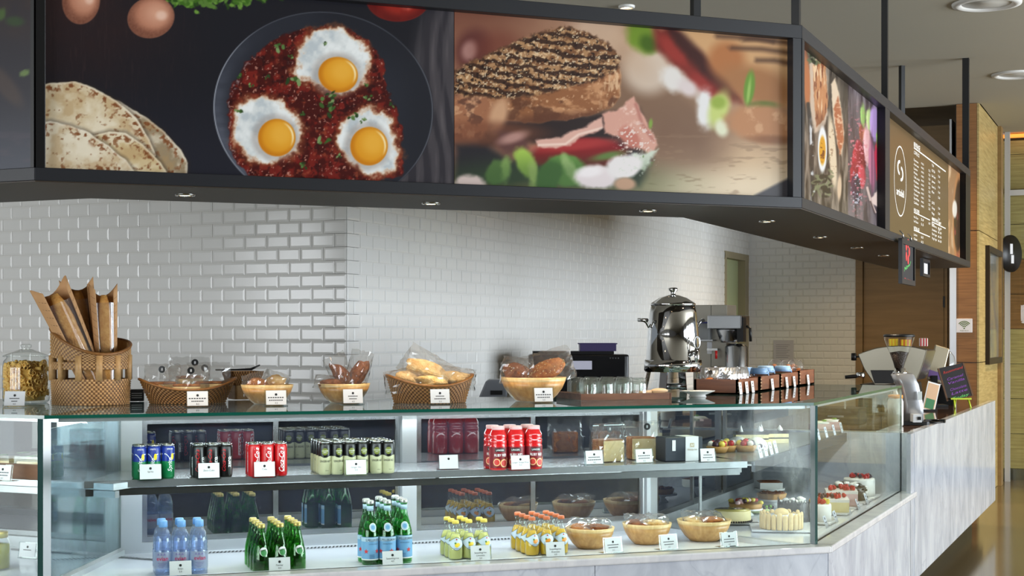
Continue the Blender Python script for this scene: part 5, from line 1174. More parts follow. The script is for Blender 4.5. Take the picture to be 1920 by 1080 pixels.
for i in range(s, len(b.v)):
    x, y, z = b.v[i]; f = 1 + .02 * (1 if (i - s) % n % 3 else -1) * (z < .07); b.v[i] = (x * f, y * f, z)
b.local('bowl', M_clear, gl)
b = B(); b.lathe([(R * .88, .001), (R * .84, .06), (R * .70, .068), (0, .068)], 24, closed=False); b.local('inner_wall', M_clear, gl)
b = B(); b.lathe([(0, .0832), (R * .80, .0832), (R * .82, .081), (0, .070)], 24); b.local('thick_foot', M_clear, gl)
rows_ = ['front', 'second', 'third', 'back']
for r_i, dy in enumerate((-46, -14, 18, 50)):
    for c_i, dx in enumerate((-66, -33, 0, 33)):
        if r_i == 0 and c_i == 0: continue
        q = put(FR, p8, k8, dx + (8 if r_i % 2 else 0), 0, dy)
        dup(gl, (q[0], q[1], p8[2] + .011), FZ + .3 * c_i, 'upturned clear ribbed glass tumbler on the wooden tray, %s row, %s' % (rows_[r_i], ['at the left end', 'second from left', 'third from left', 'at the right end'][c_i]))
sp = thing('wooden_spoon', 'pale wooden scoop lying at the right end of the tumbler tray', 'spoon', put(FR, p8, k8, 62, 0, -44), FZ); sp.location.z = p8[2] + .024
b = B(); b.blob((.03, 0, .012), (.042, .022, .012), 0, 16, 8); b.local('scoop', mat('pale_wood', (206, 176, 140), .5), sp)
b = B(); b.tube([(-.07, .0, .004), (-.01, 0, .008)], [.006, .008], 8); b.local('handle', MATS['pale_wood'], sp)
# drinks urn
p9, d9 = top(1262, 737); k9 = d9 / FPX
ur = thing('drinks_urn', 'tall polished chrome drinks urn with tap and lid on the counter', 'urn', p9, FZ)
b = B(); b.lathe([(0, 40 * k9), (52 * k9, 40 * k9), (53 * k9, 44 * k9), (51 * k9, 62 * k9), (50 * k9, 64 * k9), (48 * k9, 110 * k9), (44 * k9, 150 * k9), (41 * k9, 164 * k9), (38 * k9, 166 * k9)], 64, 0); b.local('body', M_chrome, ur)
b = B(); b.lathe([(41.5 * k9, 164 * k9), (42.5 * k9, 167 * k9), (40 * k9, 169 * k9), (26 * k9, 178 * k9), (12 * k9, 183 * k9), (5 * k9, 184 * k9), (4 * k9, 188 * k9), (9 * k9, 193 * k9), (8 * k9, 197 * k9), (0, 198 * k9)], 48, 0); b.local('lid', M_chrome, ur)
b = B(); b.lathe([(53 * k9, 42 * k9), (54 * k9, 42 * k9), (54 * k9, 62 * k9), (52.5 * k9, 62 * k9)], 64, closed=False); b.local('base_band', M_chrome, ur)
for i in range(4):
    a = pi / 4 + i * pi / 2; ca, sa = cos(a), sin(a); b = B(); s = len(b.v)
    b.prism([(-7 * k9, -.004), (7 * k9, -.004), (7 * k9, .004), (-7 * k9, .004)], 0, 46 * k9)
    for q in range(s, len(b.v)): x, y, z = b.v[q]; rr = (47 + 10 * (1 - z / (46 * k9))) * k9; b.v[q] = (ca * (rr + y) - sa * x, sa * (rr + y) + ca * x, z)
    b.local('leg', M_chrome, ur)
b = B(); b.lathe([(0, 8 * k9), (24 * k9, 8 * k9), (26 * k9, 14 * k9), (20 * k9, 18 * k9), (0, 18 * k9)], 32); b.local('burner', M_steel, ur)
for sg in (-1, 1):
    b = B(); b.tube([(sg * 44 * k9, 0, 128 * k9), (sg * 50 * k9, 0, 124 * k9), (sg * 54 * k9, 0, 132 * k9), (sg * 60 * k9, 0, 136 * k9)], 3.0 * k9, 8); h_ = b.local('handle_arm', M_chrome, ur)
    b = B(); b.tube([(sg * 57 * k9, -10 * k9, 136 * k9), (sg * 66 * k9, 10 * k9, 137 * k9)], 3.6 * k9, 10); b.local('handle_grip', M_chrome, ur)
b = B(); b.tube([(20 * k9, -46 * k9, 76 * k9), (21 * k9, -58 * k9, 76 * k9)], 5 * k9, 10); b.tube([(21 * k9, -58 * k9, 84 * k9), (21 * k9, -58 * k9, 66 * k9), (21 * k9, -59 * k9, 58 * k9)], [4 * k9, 5 * k9, 2.4 * k9], 10); tp_ = b.local('tap', M_chrome, ur)
b = B(); b.tube([(21 * k9 + 6 * k9 * sin(t), -58 * k9, 95 * k9 + 11 * k9 * -cos(t)) for t in np.linspace(0, 2 * pi, 17)], 1.6 * k9, 6, cap=False); b.local('tap_lever', M_chrome, ur)
# white dish under the tap
p10, d10 = top(1308, 744); k10 = d10 / FPX
ds = thing('white_dish', 'small white porcelain footed drip dish in front of the urn', 'dish', p10)
b = B(); b.lathe([(15 * k10, 0), (15 * k10, 4 * k10), (31 * k10, 10 * k10), (33 * k10, 11.5 * k10), (29 * k10, 10.5 * k10), (14 * k10, 6 * k10), (0, 6 * k10)], 40); b.local('dish_body', M_plate, ds)
b = B(); b.lathe([(12 * k10, -.0), (16.5 * k10, 0), (16 * k10, 2 * k10), (12 * k10, 2 * k10)], 32, closed=False); b.local('foot_ring', M_plate, ds)
# wooden snack boxes along the right run
M_box = wood('red_brown_wood', (104, 58, 34), (136, 82, 50), .45, 2, 2, 14, 3)
bp = onz(1384, 740, TOPZ); BD = float(RR.o[0] - bp[0])
def snack_box(u0, u1, dep_, h, label, tags):
    s0, s1 = RR.s_at(u0, BD), RR.s_at(u1, BD); c = RR.p((s0 + s1) / 2, BD + dep_ / 2, Z); L = s1 - s0
    o = thing('wooden_snack_box', label, 'box', c, RR.rz, 'open wooden boxes of snacks')
    b = B(); b.box((0, 0, .004), (L, dep_, .008)); b.local('base', M_box, o)
    for x, y, sx, sy in ((0, -dep_ / 2 + .006, L, .012), (0, dep_ / 2 - .006, L, .012), (-L / 2 + .006, 0, .012, dep_), (L / 2 - .006, 0, .012, dep_)):
        b = B(); b.box((x, y, h / 2), (sx, sy, h)); sd = b.local('side', M_box, o)
    for i in range(4):
        b = B(); b.box((-L / 2 + .010, -dep_ / 2 - .0005, h * (.15 + .22 * i)), (.024, .003, .004)); b.local('corner_spline', MATS['pale_wood'], o)
    for i, (tu, tv) in enumerate(tags):
        tg_ = thing('price_tag', 'white price slip number %d leaning on the %s' % (i + 1, label), 'price tag', RR.p(RR.s_at(tu, BD - .012), BD - .014, Z), RR.rz, 'white slips on the snack boxes')
        tg_['label'] = ['nearest', 'middle', 'far'][i] + ' white price slip leaning on the ' + label.split(' with ')[0].split(' holding ')[0]
        b = B(); s = len(b.v); b.box((0, 0, .030), (.05, .0015, .058)); b.local('card', M_white, tg_, rot=(-.12, 0, 0))
        b = B(); b.add([(-.012, -.0012, .03), (.012, -.0012, .03), (.012, -.0012, .033), (-.012, -.0012, .033)], [(0, 1, 2, 3)]); disc(b, (0, -.0014, .047), .004, 0); b.local('card_print', M_ink, tg_, rot=(-.12, 0, 0))
    return c, L
c1, L1 = snack_box(1384, 1422, .22, .072, 'nearest wooden snack box holding silver packets', [(1389, 0), (1401, 0), (1412, 0)])
c2, L2 = snack_box(1426, 1462, .26, .075, 'second wooden snack box holding blue-lidded jars', [(1449, 0)])
c3, L3 = snack_box(1464, 1497, .26, .078, 'third wooden snack box with blue-lidded jars at the back', [(1476, 0), (1490, 0)])
c4, L4 = snack_box(1499, 1527, .24, .085, 'farthest wooden snack box holding dome-lidded cups', [(1516, 0)])
M_silver = mat('silver_foil', (200, 202, 206), .22, metal=.9, bump=(30, .4)); M_orange = mat('orange_snack', (206, 120, 52), .6)
for i in range(5):
    t = (i + .5) / 5 - .5
    for j in range(2):
        if i == 4 and j: continue
        q = (c1[0] + (-.05 if j else .045), c1[1] + t * L1 * .84, Z + .012); o = thing('snack_packet', 'silver snack packet with sticker, %s row, number %s from the near end' % (['outer', 'inner'][j], ['one', 'two', 'three', 'four', 'five'][i]), 'snack', q, RR.rz - .9 + .15 * i, 'silver snack packets')
        b = B(); bag(b, .10, .05, .115, 60 + i * 2 + j, top=.4, nx=8, nz=7); b.local('foil_bag', M_silver if (i + j) % 2 == 0 else M_film, o)
        b = B(); b.blob((0, 0, .038), (.034, .02, .03), 0, 10, 6, .2, i); b.local('snack_filling', M_orange, o)
        b = B(); disc(b, (0, -.012, .092), .011, 0); b.local('sticker', M_sticker, o)
M_bluelid = mat('pale_blue_lid', (140, 176, 214), .35); M_sage = mat('sage_green_sweets', (150, 160, 110), .6); M_almond = mat('brown_sweets', (150, 92, 52), .6)
for i, (bx_, t, dx, fill) in enumerate([(c2, -.3, .0, M_sage), (c2, .3, -.04, M_almond), (c2, .0, .07, M_almond), (c3, -.25, .02, M_sage), (c3, .25, -.03, M_white), (c3, .3, .06, M_sage)]):
    L_ = L2 if bx_ is c2 else L3; o = thing('ribboned_jar', ['sage sweets jar', 'brown sweets jar', 'small nut jar', 'green sweets jar', 'white sweets jar', 'pale sweets jar'][i] + ' with pale blue fabric lid in the ' + ('second' if bx_ is c2 else 'third') + ' snack box', 'jar', (bx_[0] + dx, bx_[1] + t * L_, Z + .0085), RR.rz, 'jars with pale blue lids')
    b = B(); b.lathe([(.036, 0), (.040, .006), (.040, .075), (.034, .085)], 24, closed=False); b.local('glass', M_clear, o)
    b = B(); b.lathe([(0, .004), (.037, .006), (.037, .065), (0, .068)], 16); b.local('sweets', fill, o)
    b = B(); b.lathe([(.046, .080), (.047, .086), (.043, .102), (.040, .106), (0, .107)], 24); b.lathe([(.043, .082), (.052, .074), (.050, .082)], 24, closed=False); b.local('fabric_lid', M_bluelid, o)
    b = B(); b.blob((.0, -.046, .082), (.016, .006, .008), 0, 8, 5); b.tube([(0, -.047, .08), (.012, -.05, .052)], .004, 5); b.local('ribbon', M_bluelid, o)
for i, (t, dx) in enumerate([(-.25, .03), (.25, .03), (.0, -.06)]):
    o = thing('dessert_cup', 'clear cup with dome lid full of cookies, %s, in the farthest snack box' % ['near one', 'far one', 'inner one'][i], 'cup', (c4[0] + dx, c4[1] + t * L4, Z + .0085), 0, 'dome-lidded cups')
    b = B(); b.lathe([(.032, 0), (.046, .085), (.049, .088), (.047, .094), (.043, .115), (.028, .132), (0, .138)], 24, closed=False); b.local('cup', M_film, o)
    b = B(); rr = random.Random(i)
    for q in range(16): b.blob((rr.uniform(-.022, .022), rr.uniform(-.022, .022), .012 + .006 * q), (.014, .011, .008), q % 2, 7, 4, .2, q)
    b.local('cookies', [M_almond, M_orange], o)

# small black packet between the tall basket and the shallow one
pk, dk = top(256, 752); k = dk / FPX
o = thing('black_packet', 'small dark printed packet lying behind the two rattan baskets', 'packet', pk, FZ); b = B(); b.box((0, 0, 11 * k), (26 * k, .06, 22 * k)); bevel(b.local('packet', mat('packet_grey', (58, 60, 66), .4), o), .003, 1)
b = B()
for i in range(3): b.add([(-10 * k, -.0305, (14 - 4 * i) * k), (9 * k, -.0305, (14 - 4 * i) * k), (9 * k, -.0305, (15.4 - 4 * i) * k), (-10 * k, -.0305, (15.4 - 4 * i) * k)], [(0, 1, 2, 3)])
b.local('packet_print', M_white, o)
# ------------------------------------------------------------------ goods inside the front case
def arc(b, r, z0, z1, a0, a1, m, n=14, nz=1, fz=None):
    """curved label patch; fz(a)->(z0,z1) shapes it"""
    vs = []
    for i in range(n + 1):
        a = a0 + (a1 - a0) * i / n; q0, q1 = fz(a) if fz else (z0, z1)
        for j in range(nz + 1): vs.append((r * sin(a), -r * cos(a), q0 + (q1 - q0) * j / nz))
    b.add(vs, [(i * (nz + 1) + j, (i + 1) * (nz + 1) + j, (i + 1) * (nz + 1) + j + 1, i * (nz + 1) + j + 1) for i in range(n) for j in range(nz)], m, True)
def wrap(b, s, h, r, a, zc, m=0, vert=False, shear=0.0, width=None, bold=0.0):
    if vert: fn = lambda x, y: (r * sin(a - y / r), -r * cos(a - y / r), zc + x)
    else: fn = lambda x, y: (r * sin(a + x / r), -r * cos(a + x / r), zc + y)
    text_flat(b, s, h, fn, m, shear, width, 'c', bold)
M_tin = mat('can_aluminium', (205, 207, 210), .22, metal=1)
M_red = mat('cola_red', (186, 18, 26), .28); M_wht = mat('print_white', (240, 240, 240), .4); M_blk = mat('can_black', (16, 15, 16), .28)
M_sgreen = mat('soda_green', (18, 128, 74), .28); M_sblue = mat('soda_blue', (28, 52, 148), .28); M_yel = mat('lemon_yellow', (240, 214, 40), .4)
M_cream = mat('can_cream', (190, 190, 154), .32); M_olive = mat('olive_emblem', (116, 124, 52), .4); M_rtext = mat('print_red', (196, 34, 40), .4); M_dtext = mat('print_dark', (44, 40, 36), .5)
def can(name, label, group, segs, deco, mats):
    o = thing(name, label, 'can', (0, 0, 0), 0, group); R, H = .0263, .134
    zs = [s[0] for s in segs]; prof = [(R * .80, 0), (R * .93, .003), (R, .010)]; ms = [0, 0]
    for z, m in segs: prof.append((R, z)); ms.append(m)
    prof += [(R * .90, H - .006)]; ms.append(segs[-1][1])
    b = B(); b.lathe(prof, 28, ms=ms); deco(b, R + .0003); b.local('can_body', mats, o)
    b = B(); b.lathe([(R * .90, H - .0062), (R * .93, H - .002), (R * .92, H), (R * .86, H), (R * .84, H - .005), (0, H - .005)], 28, 0); b.blob((0, .004, H - .004), (.006, .010, .0012), 0, 8, 4); b.local('can_lid', M_tin, o)
    return o
def d_sprite(b, r):
    for i in range(3):
        a = i * 2 * pi / 3
        zf = lambda x: .085 + .016 * (1 - abs(((x - a) / .7))) 
        arc(b, r, 0, 0, a - .85, a + .85, 2, 18, fz=lambda q: (.080 + .020 * abs(sin(2 * (q - a))) - .003, .080 + .020 * abs(sin(2 * (q - a))) + .001))
        arc(b, r + .0002, 0, 0, a + .15, a + .62, 3, 10, fz=lambda q: (.088 - .013 * max(0, 1 - ((q - a - .385) / .24) ** 2) ** .5, .088 + .013 * max(0, 1 - ((q - a - .385) / .24) ** 2) ** .5))
        wrap(b, 'Sprite', .016, r + .0003, a - .05, .056, 2, True, .25, bold=.015)
        wrap(b, 'SPRITE', .006, r + .0003, a, .118, 2)
def d_coke(b, r):
    for i in range(3):
        a = i * 2 * pi / 3 + .1; wrap(b, 'Coca-Cola', .019, r, a, .068, 1, True, .45, width=.098, bold=.012); arc(b, r, 0, 0, a + .40, a + .50, 1, 3, fz=lambda q: (.02, .10))
def d_zero(b, r):
    for i in range(3):
        a = i * 2 * pi / 3; wrap(b, 'Coca-Cola', .016, r, a - .35, .070, 1, True, .45, width=.088, bold=.01); wrap(b, 'zero', .015, r, a + .48, .062, 2, True, width=.042, bold=.02); arc(b, r, .012, .085, a + .83, a + .90, 2, 3)
def d_ginger(b, r):
    for i in range(2):
        a = i * pi; arc(b, r, 0, 0, a - .75, a + .75, 3, 14, fz=lambda q: (.070 + .008 * ((q - a) / .75) ** 2, .078)); arc(b, r + .0002, 0, 0, a - .5, a + .5, 2, 12, fz=lambda q: (.096 - .016 * max(0, 1 - ((q - a) / .5) ** 2) ** .5, .096 + .013 * max(0, 1 - ((q - a) / .5) ** 2) ** .5))
        wrap(b, 'CANADA', .0045, r + .0004, a, .098, 4); wrap(b, 'DRY', .0045, r + .0004, a, .091, 4); wrap(b, 'GINGER ALE', .0085, r + .0003, a, .056, 5, width=.046, bold=.01); wrap(b, '250ml', .004, r + .0003, a + .3, .018, 5)
c_sp = can('lemon_soda_can', '', 'lemon soda cans on the shelf', [(.070, 0), (.1215, 1)], d_sprite, [M_sgreen, M_sblue, M_wht, M_yel])
c_zr = can('zero_cola_can', '', 'black cola cans on the shelf', [(.1215, 0)], d_zero, [M_blk, M_rtext, M_wht])
c_ck = can('cola_can', '', 'red cola cans on the shelf', [(.1215, 0)], d_coke, [M_red, M_wht])
c_ga = can('ginger_ale_can', '', 'ginger ale cans on the shelf', [(.076, 0), (.1215, 1)], d_ginger, [M_cream, M_blk, M_olive, M_blk, M_wht, M_dtext])
PLACED = set()
ORD = ['first', 'second', 'third', 'fourth', 'fifth', 'sixth']
def block(proto, cols, v, zpl, rows, pitch, what, jit=.25, skip=(), run=FR):
    """rows of the same goods: front-row positions by photo column, further rows straight behind"""
    n = len(cols)
    for r in range(rows):
        for c, u in enumerate(cols):
            if (r, c) in skip: continue
            p = onz(u, v[c] if hasattr(v, '__len__') else v, zpl); q = p[:2] + run.n * pitch * r
            row = 'front row' if r == 0 else ('back row' if r == rows - 1 else ORD[r] + ' row'); col_ = 'left' if c == 0 else 'right' if c == n - 1 else 'middle' if n == 3 else ORD[c] + ' from left'
            lab = '%s, %s, %s' % (what, row, col_); rz = run.rz + random.uniform(-jit, jit)
            if proto.name in PLACED: dup(proto, (q[0], q[1], zpl + .0005), rz, lab)
            else: PLACED.add(proto.name); proto.location = (q[0], q[1], zpl + .0005); proto.rotation_euler.z = rz; proto['label'] = lab
SZ = SHELF
block(c_sp, [262, 288.5, 315], [899, 898, 897], SZ, 2, .056, 'green and blue lemon soda can on the shelf')
block(c_zr, [372, 398, 423.5], [896, 895.5, 894.5], SZ, 2, .056, 'black zero cola can on the shelf')
block(c_ck, [476.5, 501, 526], [893.5, 893, 892], SZ, 2, .056, 'red cola can on the shelf')
block(c_ga, [609, 632, 655.5, 679, 705, 727.5], [890, 889.5, 889, 888, 887.5, 887], SZ, 4, .0545, 'cream and black ginger ale can on the shelf')
# red juice bottles
M_juice = mat('ruby_juice', (196, 30, 34), .12, coat=.6); M_jlabel = mat('juice_label_dark', (120, 22, 34), .4); M_pinkcap = mat('pale_pink_cap', (226, 176, 180), .35)
jb = thing('juice_bottle', '', 'bottle', (0, 0, 0), 0, 'red grapefruit juice bottles')
R = .038
b = B(); b.lathe([(R * .9, 0), (R, .006), (R, .10), (R * .93, .106), (R * .98, .113), (R * .98, .125), (R * .9, .13), (R * .96, .138), (R * .94, .150), (R * .72, .166), (R * .70, .170)], 28); b.local('bottle_body', M_juice, jb)
b = B(); arc(b, R + .0004, .010, .098, -1.5, 1.5, 0, 18); b.local('label', M_jlabel, jb)
b = B(); arc(b, R + .0008, .078, .092, -.7, .45, 1, 8); wrap(b, 'RUBY RED', .011, R + .0009, -.05, .064, 0, width=.056, bold=.01); wrap(b, 'LANGERS', .008, R + .0012, -.12, .085, 0, width=.036); b.local('label_print', [M_wht, M_ink], jb)
b = B()
for a, z, rr in ((-.5, .034, .016), (.35, .030, .018), (1.0, .040, .012)):
    for q, (f, m) in enumerate(((1, 0), (.86, 1), (.74, 2))): arc(b, R + .0010 + .0002 * q, 0, 0, a - rr * f / R, a + rr * f / R, m, 12, fz=lambda x: (z - rr * f * max(0, 1 - ((x - a) / (rr * f / R)) ** 2) ** .5, z + rr * f * max(0, 1 - ((x - a) / (rr * f / R)) ** 2) ** .5))
b.local('fruit_print', [mat('grapefruit_peel', (226, 150, 60), .4), mat('pith', (240, 214, 190), .4), mat('grapefruit_flesh', (206, 62, 54), .4)], jb)
b = B(); b.lathe([(R * .70, .168), (R * .72, .170), (R * .72, .182), (R * .66, .184), (0, .184)], 28); b.local('cap', M_pinkcap, jb)
block(jb, [934, 967, 1000], [881, 880, 879], SZ, 2, .080, 'ruby red grapefruit juice bottle on the shelf')
# half loaves in zip bags
for i, (u, v, cap) in enumerate([(1147, 866, 'left'), (1206, 862, 'right')]):
    p = onz(u, v, SZ); k = float(proj(p)[2]) / FPX; o = thing('bagged_half_loaf', 'half white loaf in a zip bag with black sticker, %s of the two' % cap, 'bread', (p[0], p[1], SZ + .001), FZ + (.25 if i == 0 else -.1), 'half loaves in zip bags')
    b = B(); b.rbox((0, .03, 21 * k), (50 * k, .09, 42 * k), .012); bevel(b.local('loaf', [M_crust], o), .008, 3)
    b = B(); b.rbox((0, -.0155, 20.5 * k), (47 * k, .004, 38 * k), .0015); b.local('cut_face', M_toast, o)
    b = B(); s = len(b.v); bag(b, 74 * k, .11, 72 * k, 80 + i, top=.5); xf(b, (0, .025, 0), 0, 0, 0, s); b.local('zip_bag', M_film, o)
    b = B(); b.box((0, .022, 68 * k), (74 * k, .002, .004)); b.local('zip_strip', M_acryl, o)
    sticker_mark(o, ((-8 if i == 0 else 6) * k, -.012, 62 * k), 6.5 * k)
# black gift box with white sleeve
p = onz(1281, 865, SZ); k = float(proj(p)[2]) / FPX
gb = thing('gift_box', 'dark blue cake gift box with white printed sleeve on the shelf end', 'box', (p[0], p[1], SZ + .001), FZ + .05)
b = B(); b.box((0, .04, 23 * k), (78 * k, .10, 45 * k)); bevel(b.local('box', mat('midnight_card', (34, 40, 52), .45), gb), .003, 1)
b = B(); b.box((16 * k, .039, 23.2 * k), (27 * k, .1035, 45.8 * k)); sl = b.local('sleeve', M_white, gb)
b = B(); b.box((-22 * k, .0389, 30 * k), (7 * k, .102, 20 * k)); b.local('sticker_strip', M_white, gb)
b = B(); b.box((16 * k, -.0131, 30 * k), (9 * k, .0008, 8 * k), 1); text_flat(b, 'H', 5.5 * k, lambda x, y: (x + 16 * k, -.0137, y + 30 * k), 2, .3); text_flat(b, 'Holiday Inn', 4 * k, lambda x, y: (x + 16 * k, -.0133, y + 22 * k), 0, .2, width=20 * k)
b.local('sleeve_print', [mat('print_gold', (150, 130, 90), .5), mat('print_tan', (176, 160, 128), .5), M_wht], gb)
# bottles on the deck ---------------------------------------------------------
DZ = DECK
M_ggl = thin_glass('green_bottle_glass', (162, 216, 152), 1.3, ior=1.5); M_ggl2 = thin_glass('emerald_bottle_glass', (168, 224, 174), 1.3, ior=1.5); M_pet = thin_glass('pet_plastic', (246, 249, 254), 1.8, ior=1.5, haze=.10, hazergb=(226, 234, 252), hscale=1, hramp=(0, .1))  # pale haze in the PET stands in for light caught by the bottles
M_gold = mat('gold_cap', (196, 176, 104), .3, metal=.6); M_slv = mat('silver_cap', (196, 198, 196), .3, metal=.7)
ev = thing('water_bottle', '', 'bottle', (0, 0, 0), 0, 'clear water bottles with blue caps'); R = .0325
b = B(); b.lathe([(R * .8, 0), (R, .008), (R * .97, .02), (R, .03), (R, .095), (R * .94, .10), (R, .106), (R * .94, .118), (R * .99, .124), (R * .96, .14), (R * .78, .165), (R * .48, .182), (R * .42, .188), (R * .42, .194)], 28, closed=False); b.local('bottle_body', M_pet, ev)
b = B(); b.lathe([(0, .003), (R * .92, .006), (R * .93, .128), (R * .88, .145), (R * .6, .168), (0, .168)], 20); b.local('water', thin_glass('blue_tinted_water', (236, 243, 254), .8, ior=1.33), ev)
b = B(); b.lathe([(R * .50, .186), (R * .52, .188), (R * .50, .207), (R * .44, .211), (0, .211)], 24); b.local('cap', mat('light_blue_cap', (120, 172, 232), .35), ev)
b = B(); arc(b, R + .0006, .030, .094, -pi, pi, 0, 30); b.local('label_film', thin_glass('label_film', (236, 240, 250), 1.0, haze=.55, hazergb=(232, 236, 246), hscale=1, hramp=(.0, .1)), ev)
b = B(); wrap(b, 'evian', .0155, R + .0012, 0, .070, 0, width=.046, bold=.012); wrap(b, 'evian', .0155, R + .0012, pi, .070, 0, width=.046, bold=.012)
for a in (-.45, -.1, .25): arc(b, R + .0011, 0, 0, a - .16, a + .16, 2, 8, fz=lambda q: (.082, .082 + .010 * (1 - abs((q - a) / .16))))
for i in range(4): arc(b, R + .0011, .052 - .0055 * i, .0535 - .0055 * i, -.5 + .1 * (i % 2), .5 - .12 * i, 1, 8)
b.local('label_print', [mat('print_rose', (196, 30, 76), .4), mat('print_blue_grey', (120, 110, 150), .5), mat('print_mauve', (140, 130, 170), .5)], ev)
block(ev, [306, 340, 373.5], [1080, 1079, 1078], DZ, 2, .070, 'clear water bottle with blue cap')
pr = thing('sparkling_water_bottle', '', 'bottle', (0, 0, 0), 0, 'small green sparkling water bottles'); R = .0335
b = B(); b.lathe([(R * .86, 0), (R, .007), (R * 1.0, .05), (R * .95, .075), (R * .72, .112), (R * .48, .145), (R * .38, .165), (R * .42, .168), (R * .42, .176), (R * .36, .178)], 28, closed=False); b.local('bottle_body', M_ggl, pr)
b = B(); b.lathe([(0, .004), (R * .90, .007), (R * .92, .05), (R * .88, .074), (R * .66, .110), (R * .4, .142), (0, .142)], 18); b.local('water', M_ggl, pr)
b = B(); b.lathe([(R * .44, .173), (R * .46, .176), (R * .44, .186), (R * .36, .189), (0, .189)], 20); b.local('cap', M_gold, pr)
def circ(b, fr_, a, z, rr, m, sx=1.0, n=14):
    """round patch on a body of revolution fr_(z)=radius"""
    vs = [(fr_(z) * sin(a), -fr_(z) * cos(a), z)]
    for i in range(n): t = 2 * pi * i / n; zz = z + rr * sin(t); r_ = fr_(zz); aa = a + rr * sx * cos(t) / r_; vs.append((r_ * sin(aa), -r_ * cos(aa), zz))
    b.add(vs, [(0, 1 + i, 1 + (i + 1) % n) for i in range(n)], m, True)
fpr = lambda z: float(np.interp(z, [.007, .05, .075, .112, .145], [.0335, .0335, .0318, .0241, .0161])) + .0008
lab_ = B(); circ(lab_, fpr, 0, .084, .017, 0); circ(lab_, lambda z: fpr(z) + .0004, 0, .080, .0125, 1); v_, f_ = None, None
text_flat(lab_, 'Perrier', .0072, lambda x, y: (lambda zz: ((fpr(zz) + .001) * sin(x / fpr(zz)), -(fpr(zz) + .001) * cos(x / fpr(zz)), zz))(.091 + y + x * .25), 2, .3, width=.030)
lab_.local('label', [M_wht, mat('label_green', (70, 140, 80), .4), M_dtext], pr)
block(pr, [490, 525, 557.5], [1074, 1072, 1069], DZ, 4, .069, 'small green sparkling water bottle with gold cap')
sp_ = thing('mineral_water_bottle', '', 'bottle', (0, 0, 0), 0, 'green mineral water bottles with star labels'); R = .034
b = B(); b.lathe([(R * .88, 0), (R, .006), (R, .118), (R * .95, .132), (R * .70, .168), (R * .46, .195), (R * .38, .215), (R * .38, .236), (R * .43, .238), (R * .43, .246), (R * .36, .248)], 28, closed=False); b.local('bottle_body', M_ggl2, sp_)
b = B(); b.lathe([(0, .004), (R * .93, .007), (R * .94, .118), (R * .89, .131), (R * .64, .166), (R * .4, .19), (0, .19)], 18); b.local('water', M_ggl2, sp_)
b = B(); b.lathe([(R * .44, .241), (R * .47, .243), (R * .45, .253), (R * .36, .256), (0, .256)], 20); b.local('cap', M_slv, sp_)
b = B(); arc(b, R + .0007, .022, .112, -2.2, 2.2, 0, 26); arc(b, R + .0009, .094, .110, -2.2, 2.2, 1, 26); arc(b, R + .0009, .020, .025, -2.2, 2.2, 2, 20); wrap(b, 'S.PELLEGRINO', .0095, R + .0013, .1, .100, 3, width=.074, bold=.012); wrap(b, 'NATURAL MINERAL', .004, R + .0013, .0, .084, 3, width=.04)
vs = [(0, .055)]
for i in range(10): rr = .011 if i % 2 == 0 else .0045; vs.append((rr * sin(i * pi / 5), .055 + rr * cos(i * pi / 5)))
for a in (.45, -.9): b.add([((R + .0014) * sin(a + x / R), -(R + .0014) * cos(a + x / R), z) for x, z in vs], [(0, 1 + i, 1 + (i + 1) % 10) for i in range(10)], 4)
for i in range(3): arc(b, R + .0012, .040 - .006 * i, .0415 - .006 * i, -.5, .1, 3, 6)
fsp = lambda z: float(np.interp(z, [.118, .132, .168, .195], [.034, .0323, .0238, .0156])) + .0008
circ(b, fsp, 0, .150, .0175, 2, .9); circ(b, lambda z: fsp(z) + .0004, 0, .150, .015, 1, .9); circ(b, lambda z: fsp(z) + .0007, 0, .150, .009, 0, .9)
b.lathe([(.0135, .2145), (.0137, .2145), (.0137, .234), (.0135, .234)], 20, 1, closed=False)
b.local('label', [mat('label_blue', (112, 164, 206), .4), mat('label_pale_blue', (176, 206, 226), .4), M_wht, mat('print_navy', (40, 52, 90), .4), M_rtext], sp_)
block(sp_, [694, 726, 757], [1058, 1057, 1054], DZ, 3, .070, 'tall green mineral water bottle with blue label', skip=((2, 0),))
